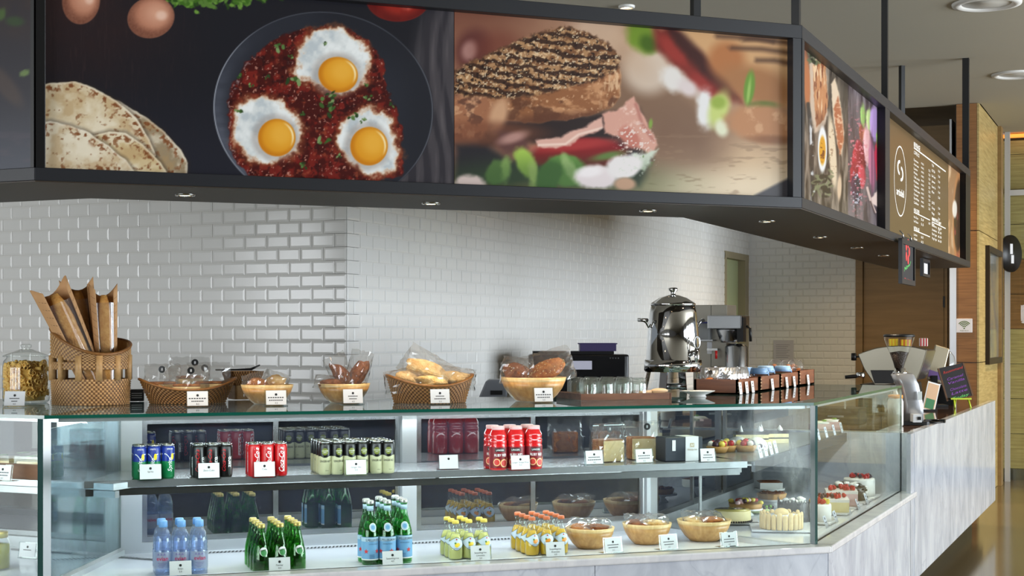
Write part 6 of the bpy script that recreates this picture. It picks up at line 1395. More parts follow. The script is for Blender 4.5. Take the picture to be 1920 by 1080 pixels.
def citrus(name, grp, liq, fruit, capm, word):
    o = thing(name, '', 'bottle', (0, 0, 0), 0, grp); R = .0295
    b = B(); b.lathe([(R * .85, 0), (R, .007), (R * 1.02, .03), (R * .98, .055), (R * .80, .085), (R * .55, .108), (R * .42, .125), (R * .40, .142), (R * .46, .144), (R * .46, .150)], 26, closed=False); b.local('bottle_body', M_clear, o)
    b = B(); b.lathe([(0, .003), (R * .82, .004), (R * .95, .009), (R * .98, .03), (R * .94, .055), (R * .76, .085), (R * .52, .104), (0, .104)], 20); b.local('drink', liq, o)
    b = B(); b.lathe([(R * .47, .146), (R * .50, .148), (R * .48, .157), (R * .38, .160), (0, .160)], 20); b.local('cap', capm, o)
    fc = lambda z: float(np.interp(z, [.007, .03, .055, .085, .108], [.0295, .0301, .0289, .0236, .0162])) + .0008; b = B()
    vs = []; n = 36
    for i in range(n + 1):
        a = -pi + 2 * pi * i / n; w = .5 + .5 * cos(2 * a); z0, z1 = .064 - .024 * w, .076 + .016 * w
        for j in range(4): z = z0 + (z1 - z0) * j / 3; vs.append((fc(z) * sin(a), -fc(z) * cos(a), z))
    b.add(vs, [(i * 4 + j, (i + 1) * 4 + j, (i + 1) * 4 + j + 1, i * 4 + j + 1) for i in range(n) for j in range(3)], 0, True)
    vs2 = []
    for i in range(n + 1):
        a = -pi + 2 * pi * i / n; w = .5 + .5 * cos(2 * a)
        for z in (.064 - .024 * w, .0655 - .024 * w, .0745 + .016 * w, .076 + .016 * w): vs2.append(((fc(z) + .0004) * sin(a), -(fc(z) + .0004) * cos(a), z))
    b.add(vs2, [(i * 4 + j, (i + 1) * 4 + j, (i + 1) * 4 + j + 1, i * 4 + j + 1) for i in range(n) for j in (0, 2)], 4, True)
    for a in (0, pi):
        circ(b, lambda z: fc(z) + .0005, a, .061, .009, 1); circ(b, lambda z: fc(z) + .0006, a + .28, .064, .007, 1); circ(b, lambda z: fc(z) + .0007, a - .2, .069, .004, 2); circ(b, lambda z: fc(z) + .0007, a, .084, .003, 3)
        text_flat(b, word, .0042, lambda x, y: (lambda zz: ((fc(zz) + .001) * sin(a + x / fc(zz)), -(fc(zz) + .001) * cos(a + x / fc(zz)), zz))(.0475 + y), 4, width=.030)
    b.local('label', [mat('label_ice_blue', (206, 222, 236), .4), fruit, mat('leaf_green', (90, 130, 60), .5), M_rtext, mat('print_navy', (40, 52, 90), .4)], o)
    return o
M_lem = mat('lemon_print', (240, 206, 60), .4); M_ora = mat('orange_print', (236, 150, 50), .4)
li = citrus('lemonade_bottle', 'small lemonade bottles', mat('cloudy_lemonade', (206, 206, 126), .3), M_lem, mat('yellow_cap', (232, 206, 90), .35), 'LIMONATA')
ar = citrus('orangeade_bottle', 'small orangeade bottles', mat('orangeade', (214, 172, 40), .3), M_ora, mat('orange_cap', (196, 104, 62), .35), 'ARANCIATA')
block(li, [854, 879, 907], [1049, 1047, 1045.5], DZ, 3, .0615, 'small lemonade bottle with yellow cap', skip=((2, 2),))
block(ar, [997.5, 1025, 1052], [1041.5, 1040, 1038], DZ, 4, .0615, 'small orangeade bottle with orange cap')
# bamboo bowls with bagged cookies
for i, (u, v, w, lab) in enumerate([(1106, 1027, 93, 'of bagged biscuits next to the orangeade bottles'), (1213, 1019, 93, 'of bagged cookies in the middle of the three on the deck'), (1320, 1013, 102, 'of bagged cookies beside the cake partition')]):
    p = onz(u, v, DZ); k = float(proj(p)[2]) / FPX; bowl((p[0], p[1], DZ + .0005), w * k / 2, 39 * k, 'bamboo bowl ' + lab, .4 * i)
    for j in range(3):
        dx, dz, dy = [(-14, 36, 2), (12, 38, -2), (2, 33, 14)][j]; q = put(FR, (p[0], p[1], DZ), k, dx, dz, dy)
        o = thing('bagged_cookie', 'bagged brown cookie, %s in the bowl %s' % (['left', 'right', 'back'][j], ['by the orangeade', 'in the middle of the three', 'beside the cakes'][i]), 'cookie', q, FZ + random.uniform(-.5, .5), 'bagged cookies on the deck')
        b = B(); b.blob((0, 0, 0), (24 * k, 20 * k, 7 * k), 0, 16, 8, .12, i * 3 + j); b.local('cookie', [M_crust, M_dkcrust, M_bread][(i + j) % 3], o, rot=(.25 - .3 * (j == 1), .2 * (1 - j), 0))
        b = B(); s = len(b.v); bag(b, 62 * k, 30 * k, 46 * k, 40 + i * 3 + j, nx=9, nz=8); xf(b, (0, 0, -20 * k), 0, 0, 0, s); b.local('clear_bag', M_film, o, rot=(-1.1, .3 * (1 - j), 0))
# price cards
T = price_tag
T(281, 899.5, SZ, ['Sprite'], 'price card reading Sprite'); T(390, 897, SZ, ['Zero Coke'], 'price card reading Zero Coke'); T(494, 894.5, SZ, ['Coke'], 'price card reading Coke')
T(665, 890.5, SZ, ['Ginger Ale', '5.0'], 'price card reading Ginger Ale'); T(972, 881, SZ, ['Langer Grape Fruit', '5.0'], 'price card reading Langer Grape Fruit')
T(1110, 871, SZ, ['#.7', '#.8', '8.0'], 'price card in front of the left half loaf', rzo=.1); T(1203, 868, SZ, ['#.75', '#.7', '8.0'], 'price card in front of the right half loaf', rzo=.1); T(1322, 866.5, SZ, ['#.6', '#.7', '9.0'], 'price card leaning on the dark gift box', w=.07)
T(838, 880, SZ, [], 'blank white card on the empty stretch of shelf')
T(337, 1081, DZ, ['Evian', '3.0'], 'price card reading Evian'); T(522, 1074, DZ, ['Perrier', '4.0'], 'price card reading Perrier'); T(733, 1061, DZ, ['Sanpellegrino', '4.0'], 'price card reading Sanpellegrino')
T(897, 1050, DZ, ['Sanpellegrino', 'Limonata', '4.0'], 'price card reading Sanpellegrino Limonata'); T(1037, 1043, DZ, ['Sanpellegrino', 'Aranciata', '4.0'], 'price card reading Sanpellegrino Aranciata')
T(1145, 1035, DZ, ['#.7', '#.6', '4.5'], 'price card in front of the biscuit bowl', rzo=.2); T(1249, 1029, DZ, ['#.7', '#.6', '4.5'], 'price card in front of the middle cookie bowl', rzo=.2); T(1362, 1024, DZ, ['#.7', '#.7', '4.5'], 'price card in front of the cookie bowl by the cakes', rzo=.2)
# ------------------------------------------------------------------ left bay: tray of packed sandwiches
p = onz(28, 897, SHELF - .005); tz = SHELF - .004
lt_ = thing('wooden_tray', 'brown wooden tray of packed sandwiches on the left bay shelf', 'tray', (p[0], p[1] + .11, tz), 0)
b = B(); b.box((-.16, 0, .005), (.62, .26, .01)); b.local('base', M_tray, lt_)
for x, y, sx, sy in ((-.16, -.13, .62, .012), (-.16, .13, .62, .012), (.15, 0, .012, .27), (-.47, 0, .012, .27)):
    b = B(); b.box((x, y, .03), (sx, sy, .06)); b.local('tray_side', M_tray, lt_)
for i in range(6):
    r, c = divmod(i, 3); o = thing('packed_sandwich', 'sandwich in a clear plastic box, %s row %s, on the left bay tray' % (['front', 'back'][r], ['right', 'middle', 'left'][c]), 'sandwich', (p[0] + .06 - .155 * c, p[1] + .05 + .125 * r, tz + .011), 0, 'boxed sandwiches in the left bay')
    b = B(); b.box((0, 0, .020), (.115, .085, .014), 0); b.box((0, 0, .034), (.112, .082, .012), 1); b.box((0, 0, .048), (.115, .085, .014), 0); b.box((0, 0, .028), (.116, .086, .005), 2); b.local('filling', [M_toast, mat('ham_pink', (214, 140, 120), .5), M_sage], o)
    b = B(); b.box((0, 0, .040), (.138, .108, .074), taper=.92); b.local('plastic_box', M_film, o)
    b = B(); b.box((0, -.02, .0775), (.026, .05, .0012)); b.local('box_label', mat('green_band', (96, 140, 90), .5), o)
T(14, 901, SHELF - .004, ['#.8', '#.7', '8.0'], 'price card in front of the left bay sandwich tray', run=LR); T(60, 1045, DECK, ['#.5'], 'price card on the left bay deck', run=LR)
p = onz(-6, 1068, DECK); oj = thing('olive_oil_jar', 'squat yellow green jar on the left bay deck at the picture edge', 'jar', (p[0], p[1], DECK))
b = B(); b.lathe([(.045, 0), (.052, .01), (.052, .10), (.040, .125), (.038, .13)], 28, closed=False); b.local('jar_body', M_clear, oj)
b = B(); b.lathe([(0, .004), (.048, .008), (.048, .10), (0, .108)], 20); b.local('contents', mat('olive_contents', (150, 146, 40), .4), oj)
b = B(); b.lathe([(.040, .126), (.042, .128), (.042, .148), (0, .150)], 24); b.local('lid', M_gold, oj)
# ------------------------------------------------------------------ cakes in the right-hand case
M_sponge = mat('cream_sponge', (240, 226, 176), .6, noise=(40, .5, (226, 206, 146))); M_cream2 = mat('whipped_cream', (242, 240, 236), .5); M_choc = mat('dark_chocolate', (34, 20, 17), .35, bump=(50, .3)); M_berry = mat('strawberry_red', (176, 28, 30), .3)
M_dberry = mat('dark_berry', (52, 22, 40), .3); M_green = mat('mint_green', (120, 160, 70), .5); M_kiwi = mat('fruit_yellow', (226, 206, 84), .35); M_biscuit = mat('sponge_finger', (232, 204, 150), .7, noise=(60, .5, (216, 180, 116))); M_tart = mat('tart_crust', (196, 150, 84), .6, noise=(30, .6, (168, 118, 60))); M_glaze = mat('cheesecake_glaze', (206, 190, 112), .18, coat=.4)
M_board = mat('white_cake_board', (236, 238, 242), .25); M_pink = mat('pink_mousse', (232, 196, 198), .5)
CZ = DECK
def cake(u, v, name, label, cat='cake', board=None, lift=0.0, rz=0.0):
    p = onz(u, v, CZ + lift); o = thing(name, label, cat, (p[0], p[1], CZ + lift), rz); k = float(proj(p)[2]) / FPX
    return o, k
def board(u, v, w, label, lift=0.0, rz=.3):
    p = onz(u, v, CZ); o = thing('cake_board', label, 'cake board', (p[0], p[1], CZ + .0005), rz, 'white cake boards'); b = B(); b.box((0, 0, .008), (w, w, .010)); b.box((0, 0, .0015), (w * .8, w * .8, .003)); bevel(b.local('board', M_board, o), .003, 1); return p
b_l = .0145
board(1465, 992, .29, 'white board under the sponge finger cake'); board(1373, 979, .25, 'white board under the round cheesecake')
o, k = cake(1373, 977, 'cheesecake', 'round pale yellow cheesecake with glossy top on a white board', lift=b_l)
R = 35 * k; b = B(); b.lathe([(R, 0), (R, .010), (R * .99, .052), (R * .96, .055)], 40, closed=True); b.local('cake', M_sponge, o)
b = B(); b.lathe([(0, .0555), (R * .94, .0555), (R * .95, .0575), (0, .058)], 40); b.local('glaze', M_glaze, o)
b = B(); 
for i in range(46): a = 2 * pi * i / 46; b.blob((R * 1.01 * cos(a), R * 1.01 * sin(a), .005), (.006, .006, .005), 0, 6, 4)
b.local('crumb_border', M_choc, o)
b = B(); b.box((0, 0, .060), (.018, .008, .002), rz=.6); b.box((.01, .008, .060), (.014, .007, .002), rz=-.4, m=1); b.local('topper', [M_choc, M_cream2], o)
o, k = cake(1465, 990, 'sponge_finger_cake', 'cake ringed with upright pale sponge fingers on a white board', lift=b_l); R = 38 * k
b = B(); b.lathe([(R * .9, .002), (R * .9, .062), (0, .066)], 32); b.local('cake', M_cream2, o)
for i in range(22):
    a = 2 * pi * i / 22; b = B(); h = .076 + .006 * sin(i * 2.7); b.lathe([(.010, 0), (.0125, .006), (.0125, h - .012), (.0095, h - .004), (0, h)], 10, sy=.6); b.local('sponge_finger', M_biscuit, o, loc=(R * .99 * cos(a), R * .99 * sin(a), .0005), rz=a + pi / 2)
b = B(); b.blob((0, 0, .072), (.035, .035, .022), 0, 16, 8); b.local('top_biscuit', M_biscuit, o)
board(1490, 978, .24, 'white board under the chocolate shard cake')
o, k = cake(1488, 976, 'chocolate_shard_cake', 'cake wrapped in jagged dark chocolate shards with white top', lift=b_l); R = 30 * k
b = B(); b.lathe([(R * .94, .002), (R * .94, .075), (0, .078)], 28); b.local('cake', M_choc, o); r_ = random.Random(4)
for i in range(30):
    a = 2 * pi * i / 30; h = .085 + r_.uniform(0, .03); b = B(); b.add([(-.012, 0, 0), (.012, 0, 0), (.010, .001, h * .8), (.002, .001, h), (-.010, 0, h * .75), (-.012, .003, 0), (.012, .003, 0), (.010, .004, h * .8), (.002, .004, h), (-.010, .003, h * .75)], [(0, 1, 2, 3, 4), (9, 8, 7, 6, 5), (0, 5, 6, 1), (1, 6, 7, 2), (2, 7, 8, 3), (3, 8, 9, 4), (4, 9, 5, 0)])
    b.local('chocolate_shard', M_choc, o, loc=(R * cos(a), R * sin(a), .001), rz=a + pi / 2)
b = B()
for i in range(16): b.blob((r_.uniform(-.04, .05), r_.uniform(-.04, .05), .086 + r_.uniform(0, .02)), (.016, .016, .010), 0, 8, 5, .2, i)
b.local('cream_top', M_cream2, o)
def stand(u, v, r, h, label):
    p = onz(u, v, CZ); o = thing('cake_stand', label, 'cake stand', (p[0], p[1], CZ + .0005), 0, 'white cake stands'); b = B(); b.lathe([(r * .5, 0), (r * .45, .006), (r * .3, h * .5), (r * .4, h - .010), (r, h - .006), (r, h), (0, h)], 32); b.local('stand_body', M_plate, o); b = B(); b.lathe([(r * .97, h), (r, h + .003), (r * .94, h)], 32, closed=False); b.local('stand_rim', M_plate, o); return h, float(proj(p)[2]) / FPX
h, k = stand(1398, 966, .088, .035, 'white stand under the fruit flan')
p = onz(1398, 966, CZ); o = thing('fruit_flan', 'round flan topped with kiwi, strawberry and blueberries on a white stand', 'cake', (p[0], p[1], CZ + h + .001)); R = 32 * k
b = B(); b.lathe([(R * .92, 0), (R, .026), (R * .9, .026), (0, .024)], 32); b.local('pastry', M_tart, o); r_ = random.Random(9)
for i in range(26):
    a, q = r_.uniform(0, 2 * pi), r_.uniform(0, .85) ** .6; m = [M_berry, M_kiwi, M_dberry, M_kiwi, M_pink][i % 5]; b = B(); b.blob((0, 0, 0), (.016, .013, .011), 0, 9, 6, .1, i); b.local('fruit_piece', m, o, loc=(R * q * cos(a), R * q * sin(a), .030 + .012 * (1 - q) + r_.uniform(0, .006)), rz=a)
o, k = cake(1409, 962, 'green_tea_roll', 'low pale green cake roll in front of the fruit flan', lift=0, rz=.2)
b = B(); b.blob((.02, -.03, .02), (.075, .028, .02), 0, 18, 8, flat=.0195); b.local('cake', mat('green_tea_sponge', (190, 200, 140), .6), o); b = B()
for i in range(5): b.blob((.065 + .01 * i, -.05 + .012 * i, .032 + .006 * (i % 2)), (.011, .010, .010), i % 2, 8, 5)
b.local('berry_garnish', [M_dberry, M_green], o)
h, k = stand(1447, 951, .095, .045, 'white stand under the brown crusted pie')
p = onz(1447, 951, CZ); o = thing('nut_pie', 'fluted brown nut pie on a white stand behind the chocolate cake', 'cake', (p[0], p[1], CZ + h + .001)); R = .078
b = B(); s = len(b.v); b.lathe([(R * .88, 0), (R, .028), (R * .92, .030)], 60); b.v[s:] = [(x * (1 + .025 * (1 if (i % 60) % 4 < 2 else -1)), y * (1 + .025 * (1 if (i % 60) % 4 < 2 else -1)), z) for i, (x, y, z) in enumerate(b.v[s:])]; b.local('crust', M_tart, o)
b = B(); b.lathe([(0, .0345), (R * .9, .031), (R * .9, .028)], 32); 
for i in range(40): a, q = r_.uniform(0, 6.28), r_.random() ** .5 * .85; b.blob((R * q * cos(a), R * q * sin(a), .034), (.008, .005, .004), 0, 6, 4)
b.local('nut_filling', M_dkcrust, o)
h, k = stand(1443, 936, .085, .06, 'tall white stand under the square brown cake')
p = onz(1443, 936, CZ); o = thing('square_cake', 'square cake with dusted brown top on the tall stand at the back', 'cake', (p[0], p[1], CZ + h + .001), .4); b = B(); b.box((0, 0, .018), (.125, .125, .036)); b.local('cake', M_cream2, o); b = B(); b.box((0, 0, .0375), (.126, .126, .003)); b.box((0, 0, .040), (.10, .10, .004)); b.local('cocoa_top', M_dkcrust, o)
# row of cakes seen through the right-hand glass
def berries(o, r, z, n, ms, seed, sq=False):
    rr = random.Random(seed)
    for i in range(n):
        a, q = rr.uniform(0, 6.28), rr.random() ** .5; x, y = (r * q * cos(a), r * q * sin(a)) if not sq else (rr.uniform(-r, r), rr.uniform(-r, r)); b = B(); b.lathe([(0, -.008), (.011, -.004), (.012, .002), (.007, .014), (0, .019)], 9); b.local('berry', ms[i % len(ms)], o, loc=(x, y, z + .004), rot=(rr.uniform(-.6, .6), rr.uniform(-.6, .6), 0))
ROWC = [(1540, 976, 'white_cake', 'round white cream cake with fruit nearest the glass corner', 'round', M_cream2, .062, .082, [M_berry, M_kiwi, M_tart]), (1560, 957, 'square_fruit_cake', 'yellow square cake with strawberries behind the white cake', 'square', M_sponge, .082, .05, [M_berry, M_dberry]), (1577, 946, 'strawberry_mousse', 'pink and white square mousse cake topped with strawberries', 'square', M_pink, .082, .065, [M_berry]),
        (1591, 936, 'forest_cake', 'chocolate cake with white cream swirls and dark crumbs', 'round', M_choc, .095, .075, [M_cream2, M_choc]), (1611, 928, 'strawberry_cream_cake', 'white cream cake with halved strawberries at the far end', 'round', M_cream2, .088, .095, [M_berry, M_berry, M_dberry])]
for i, (u, v, nm, lab, sh, m, r, h, ms) in enumerate(ROWC):
    p = onz(u, v, CZ + b_l); s_ = float(p[1] - RR.o[1]); dd = float(RR.o[0] - p[0]); dd = max(dd, r + .115); p = RR.p(s_, dd, 0)
    bo = thing('cake_board', 'white board under the ' + lab.split(' with ')[0].split(' topped')[0].split(' behind')[0], 'cake board', (p[0], p[1], CZ + .0005), .0, 'white cake boards'); b = B(); b.box((0, 0, .008), (r * 2.35, r * 2.35, .010)); b.box((0, 0, .0015), (r * 1.9, r * 1.9, .003)); bevel(b.local('board', M_board, bo), .003, 1)
    o = thing(nm, lab, 'cake', (p[0], p[1], CZ + b_l), .25); b = B()
    if sh == 'round': b.lathe([(r, 0), (r * .995, h * .9), (r * .95, h), (0, h)], 36)
    else: b.box((0, 0, h / 2), (r * 2, r * 2, h))
    b.local('cake', m, o)
    if sh == 'square': b = B(); b.box((0, 0, h + .007), (r * 2.02, r * 2.02, .014)); b.local('cream_layer', M_cream2, o); h += .014
    if nm == 'forest_cake':
        b = B(); rr = random.Random(2)
        for q in range(40): a = rr.uniform(0, 6.28); b.blob((r * cos(a), r * sin(a), rr.uniform(.005, h)), (.010, .010, .006), q % 4 == 0, 6, 4, .2, q)
        b.local('crumbs', [M_choc, M_cream2], o)
        b = B()
        for q in range(14): b.blob((rr.uniform(-.06, .06), rr.uniform(-.06, .06), h + .008), (.020, .016, .012), q % 3 == 2, 9, 5, .2, q)
        b.local('cream_swirls', [M_cream2, M_choc], o)
    else: berries(o, r * .78, h + .006, 16, ms, i, sh == 'square')
    tu = [1552, 1570, 1595, 1612, 1628][i]; tq = RR.p(RR.s_at(tu, .10), .10, CZ + .0005); to = thing('price_tag', 'small clear price card in front of the ' + lab.split(' with ')[0].split(' topped')[0].split(' behind')[0], 'price tag', tq, RR.rz, 'small cards before the cakes')
    b = B(); b.box((0, 0, .030), (.055, .002, .058)); b.local('card', mat('pale_blue_card', (200, 208, 222), .4), to, rot=(-.35, 0, 0)); b = B(); disc(b, (0, -.0014, .046), .006, 0); b.add([(-.016, -.0013, .026), (.016, -.0013, .026), (.016, -.0013, .030), (-.016, -.0013, .030)], [(0, 1, 2, 3)]); b.local('card_print', M_ink, to, rot=(-.35, 0, 0))
# upper shelf: small tarts and slices
def up(u, v): p = onz(u, v, RSZ); return (float(p[0]), float(p[1]), RSZ + .0008)
for i, (u, v, kind, lab) in enumerate([(1345, 849, 't', 'berry tart at the left end of the upper cake shelf'), (1362, 847, 't', 'kiwi and berry tart second from the left on the upper shelf'), (1398, 847, 't', 'tart with grapes beside the small cards'), (1384, 841, 'd', 'white dome mousse behind the berry tarts'), (1418, 842, 'd', 'white dome mousse beside the price cards'),
                                       (1408, 833, 's', 'chocolate-topped slice on the left at the back of the upper shelf'), (1446, 831, 's', 'chocolate-topped slice on the right at the back of the upper shelf'), (1537, 808, 'w', 'cream slice with mint leaves on the far shelf end'), (1556, 804, 'w', 'white cream slice at the far end of the upper shelf')]):
    q = up(u, v); o = thing({'t': 'fruit_tart', 'd': 'dome_mousse', 's': 'chocolate_slice', 'w': 'cream_slice'}[kind], lab, 'pastry', q, .5, 'small pastries on the upper shelf'); o.scale = (1.3,) * 3 if kind in 'td' else (1.15,) * 3
    if kind == 't':
        b = B(); b.lathe([(.032, 0), (.042, .022), (.038, .024), (0, .022)], 24); b.local('pastry_shell', M_tart, o)
        for j in range(7): a = j * 2 * pi / 6; b = B(); b.blob((0, 0, 0), (.013, .012, .012), 0, 8, 5, .1, j); b.local('fruit_piece', [M_dberry, M_kiwi, M_berry, M_cream2][(j + i) % 4], o, loc=(.024 * cos(a) * (j > 0), .024 * sin(a) * (j > 0), .032 + .006 * (j == 0)))
    elif kind == 'd':
        b = B(); b.blob((0, 0, .004), (.045, .045, .042), 0, 20, 12, flat=.0038); b.local('mousse', M_cream2, o); b = B(); b.blob((-.02, -.035, .02), (.010, .010, .010), 0, 8, 5); b.blob((.005, -.042, .014), (.009, .009, .009), 0, 8, 5); b.local('berry_garnish', M_dberry, o)
    elif kind == 's':
        b = B(); b.box((0, 0, .022), (.15, .05, .044)); b.local('sponge', M_sponge, o); b = B(); b.box((0, 0, .0505), (.152, .052, .013)); b.box((.0, 0, .024), (.1505, .0505, .006)); b.local('chocolate_layer', M_choc, o); b = B(); b.lathe([(.014, 0), (.012, .01), (0, .026)], 10, c=(.04, 0, .057)); b.lathe([(.010, 0), (0, .030)], 8, c=(-.05, -.02, .057)); b.local('cream_peak', M_cream2, o)
    else:
        b = B(); b.box((0, 0, .018), (.10, .06, .036)); b.local('sponge', M_pink, o); b = B(); b.blob((0, 0, .040), (.048, .028, .012), 0, 12, 6, .2, i); b.local('cream_top', M_cream2, o); b = B(); b.blob((.02, -.01, .053), (.016, .010, .005), 0, 8, 4); b.local('mint_leaf', M_green, o)
for i, (u, lab) in enumerate([(1428, 'nearest of the four pale cards on the upper cake shelf edge'), (1438, 'second of the four pale cards on the upper cake shelf edge'), (1448, 'third of the four pale cards on the upper cake shelf edge'), (1457, 'farthest of the four pale cards on the upper cake shelf edge'), (1537, 'first pale card on the far part of the upper shelf'), (1551, 'second pale card on the far part of the upper shelf'), (1566, 'third pale card on the far part of the upper shelf'), (1580, 'last pale card on the far part of the upper shelf')]):
    q = RR.p(RR.s_at(u, RSD + .02), RSD + .02, RSZ + .001); o = thing('price_tag', lab, 'price tag', q, RR.rz, 'cards on the upper cake shelf'); b = B(); b.box((0, 0, .030), (.055, .002, .060)); b.local('card', MATS['pale_blue_card'], o, rot=(-.25, 0, 0)); b = B(); disc(b, (0, -.0014, .046), .005, 0); b.add([(-.016, -.0013, .026), (.016, -.0013, .026), (.016, -.0013, .029), (-.016, -.0013, .029)], [(0, 1, 2, 3)]); b.local('card_print', M_ink, o, rot=(-.25, 0, 0))
# ------------------------------------------------------------------ appliances behind the counter
def at(u, X): q, d = onplane(u, np.array([1, 0]), X); return q, d
WZ = .9005
q, d = at(1345, -3.80); k = d / FPX
cm = thing('coffee_brewer', 'tall steel filter coffee brewer standing by the tiled wall', 'coffee maker', (q[0], q[1], WZ), 0)
Hh = lambda v: hz(v, d) - WZ; xx = lambda u: (u - 1345) * k
M_gsteel = mat('grey_steel_sheet', (150, 146, 136), .35, metal=.7)
b = B(); b.box(((xx(1305) + xx(1340)) / 2, .05, Hh(572) / 2), (xx(1340) - xx(1305), .34, Hh(572))); b.box(((xx(1340) + xx(1370)) / 2, .05, Hh(572) / 2 + .2), (xx(1370) - xx(1340), .34, Hh(572) - .4)); bevel(b.local('tower', M_gsteel, cm), .006)
b = B(); b.box((xx(1373), -.12, (Hh(592) + Hh(617)) / 2), (xx(1405) - xx(1341), .30, Hh(592) - Hh(617))); bevel(b.local('brew_head', M_steel, cm), .008)
b = B(); b.lathe([(.085, Hh(642)), (.095, Hh(638)), (.125, Hh(620)), (.125, Hh(617))], 28, c=(xx(1376), -.12, 0)); b.local('filter_basket', M_steel, cm)
b = B(); b.box((xx(1402), -.20, Hh(618)), (.06, .10, Hh(595) - Hh(640))); b.tube([(xx(1413), -.22, Hh(612)), (xx(1420), -.24, Hh(616)), (xx(1421), -.24, Hh(640))], .013, 8); b.local('basket_handle', M_black, cm)
b = B(); b.lathe([(.10, 0), (.105, .01), (.105, Hh(650)), (.07, Hh(644))], 28, c=(xx(1388), -.12, 0)); b.local('steel_urn', M_steel, cm)
b = B(); b.box((xx(1345), -.15, Hh(655)), (.10, .05, .02)); b.local('tap_arm', M_chrome, cm); b = B(); b.tube([(xx(1354), -.20, Hh(672)), (xx(1354), -.2, Hh(657))], .012, 8); b.local('tap_lever', mat('tap_red', (190, 30, 30), .4), cm)
b = B(); b.box((xx(1337), -.122, Hh(652)), (.045, .004, .11)); b.local('instruction_label', M_white, cm)
b = B(); b.box((xx(1328), -.16, Hh(638)), (.22, .18, .012)); b.local('side_shelf', M_steel, cm)
q2, d2 = at(1328, -3.63); kb = thing('lidded_tub', 'clear plastic tub with dark blue lid on the brewer side shelf', 'tub', (cm.location.x + xx(1326), cm.location.y - .16, WZ + Hh(638) + .0065), 0)
b = B(); b.box((0, 0, .075), (.15, .13, .15), taper=1.08); b.local('tub', thin_glass('cloudy_plastic', (214, 218, 220), 1.0, haze=.5, hazergb=(200, 204, 208), hscale=1, hramp=(0, .1)), kb); b = B(); b.box((0, 0, .157), (.175, .15, .016)); bevel(b.local('lid', mat('dark_blue_lid', (40, 44, 110), .4), kb), .005)
q, d = at(1084, -3.72); k = d / FPX; bm = thing('black_machine', 'wide black countertop machine behind the tumblers', 'machine', (q[0], q[1], WZ), TH)
Hh = lambda v: hz(v, d) - WZ
b = B(); b.rbox((0, .05, Hh(664) / 2), (186 * k, .36, Hh(664)), .03); bevel(b.local('housing', mat('glossy_black_plastic', (20, 20, 22), .2), bm), .015, 3)
b = B(); b.box((-10 * k, .05, Hh(661)), (150 * k, .34, .02)); b.local('top_plate', M_black, bm)
b = B(); b.box((5 * k, -.1325, Hh(684)), (38 * k, .003, 16 * k)); b.local('paper_note', mat('lilac_note', (206, 204, 220), .6), bm)
b = B()
for i in range(4): disc(b, (58 * k + i * 5 * k, -.1325, Hh(671)), .005, 0)
b.local('buttons', M_steel, bm)
pt_ = thing('purple_tray', 'purple rectangular plastic tray on top of the black machine', 'tray', (bm.location.x + (36 * k) * cos(TH), bm.location.y + (36 * k) * sin(TH), WZ + Hh(661) + .0105), TH)
b = B(); w, h = 66 * k, 15 * k
for x, y, sx, sy in ((0, -.09, w, .006), (0, .09, w, .006), (-w / 2, 0, .006, .18), (w / 2, 0, .006, .18)): b.box((x, y, h / 2), (sx, sy, h))
b.box((0, 0, .004), (w, .18, .008)); b.local('tray_body', mat('purple_plastic', (66, 58, 96), .4), pt_); b = B(); b.box((0, -.093, h - .004), (w + .02, .010, .008)); b.box((0, .093, h - .004), (w + .02, .010, .008)); b.local('tray_lip', MATS['purple_plastic'], pt_)
q, d = at(925, -3.75); k = d / FPX; gd = thing('grey_dispenser', 'grey sloped paper dispenser behind the large bread bowl', 'dispenser', (q[0], q[1], WZ), TH)
Hh = lambda v: hz(v, d) - WZ
b = B(); P = [(-26 * k, 0), (26 * k, 0), (26 * k, Hh(716)), (16 * k, Hh(711)), (-8 * k, Hh(711)), (-14 * k, Hh(714)), (-26 * k, Hh(742))]; n = len(P)
b.add([(x, -.1, z) for x, z in P] + [(x, .1, z) for x, z in P], [tuple(range(n)), tuple(range(2 * n - 1, n - 1, -1))] + [(i, i + n, (i + 1) % n + n, (i + 1) % n) for i in range(n)]); bevel(b.local('housing', mat('grey_plastic', (120, 124, 130), .3), gd), .01); b = B(); b.box((6 * k, -.102, Hh(735)), (22 * k, .004, 8 * k)); b.local('slot', M_black, gd)
# paper notice on the tiled back wall
q, d = onplane(1469, np.array([0, 1]), BACKY - .012); nt_ = thing('paper_notice', 'grey printed paper notice taped to the tiled back wall', 'notice', (q[0], q[1], hz(659, d)), 0); k = d / FPX
b = B(); b.box((0, -.002, 0), (38 * k, .003, 42 * k)); b.local('sheet', mat('grey_paper', (186, 184, 190), .7), nt_); b = B()
for i in range(8): b.add([(-14 * k, -.0042, (12 - 3.4 * i) * k), ((12 - 3 * (i % 3)) * k, -.0042, (12 - 3.4 * i) * k), ((12 - 3 * (i % 3)) * k, -.0042, (13 - 3.4 * i) * k), (-14 * k, -.0042, (13 - 3.4 * i) * k)], [(0, 1, 2, 3)])
b.local('printed_lines', mat('grey_ink', (140, 138, 146), .7), nt_); nt_.location.y -= .0
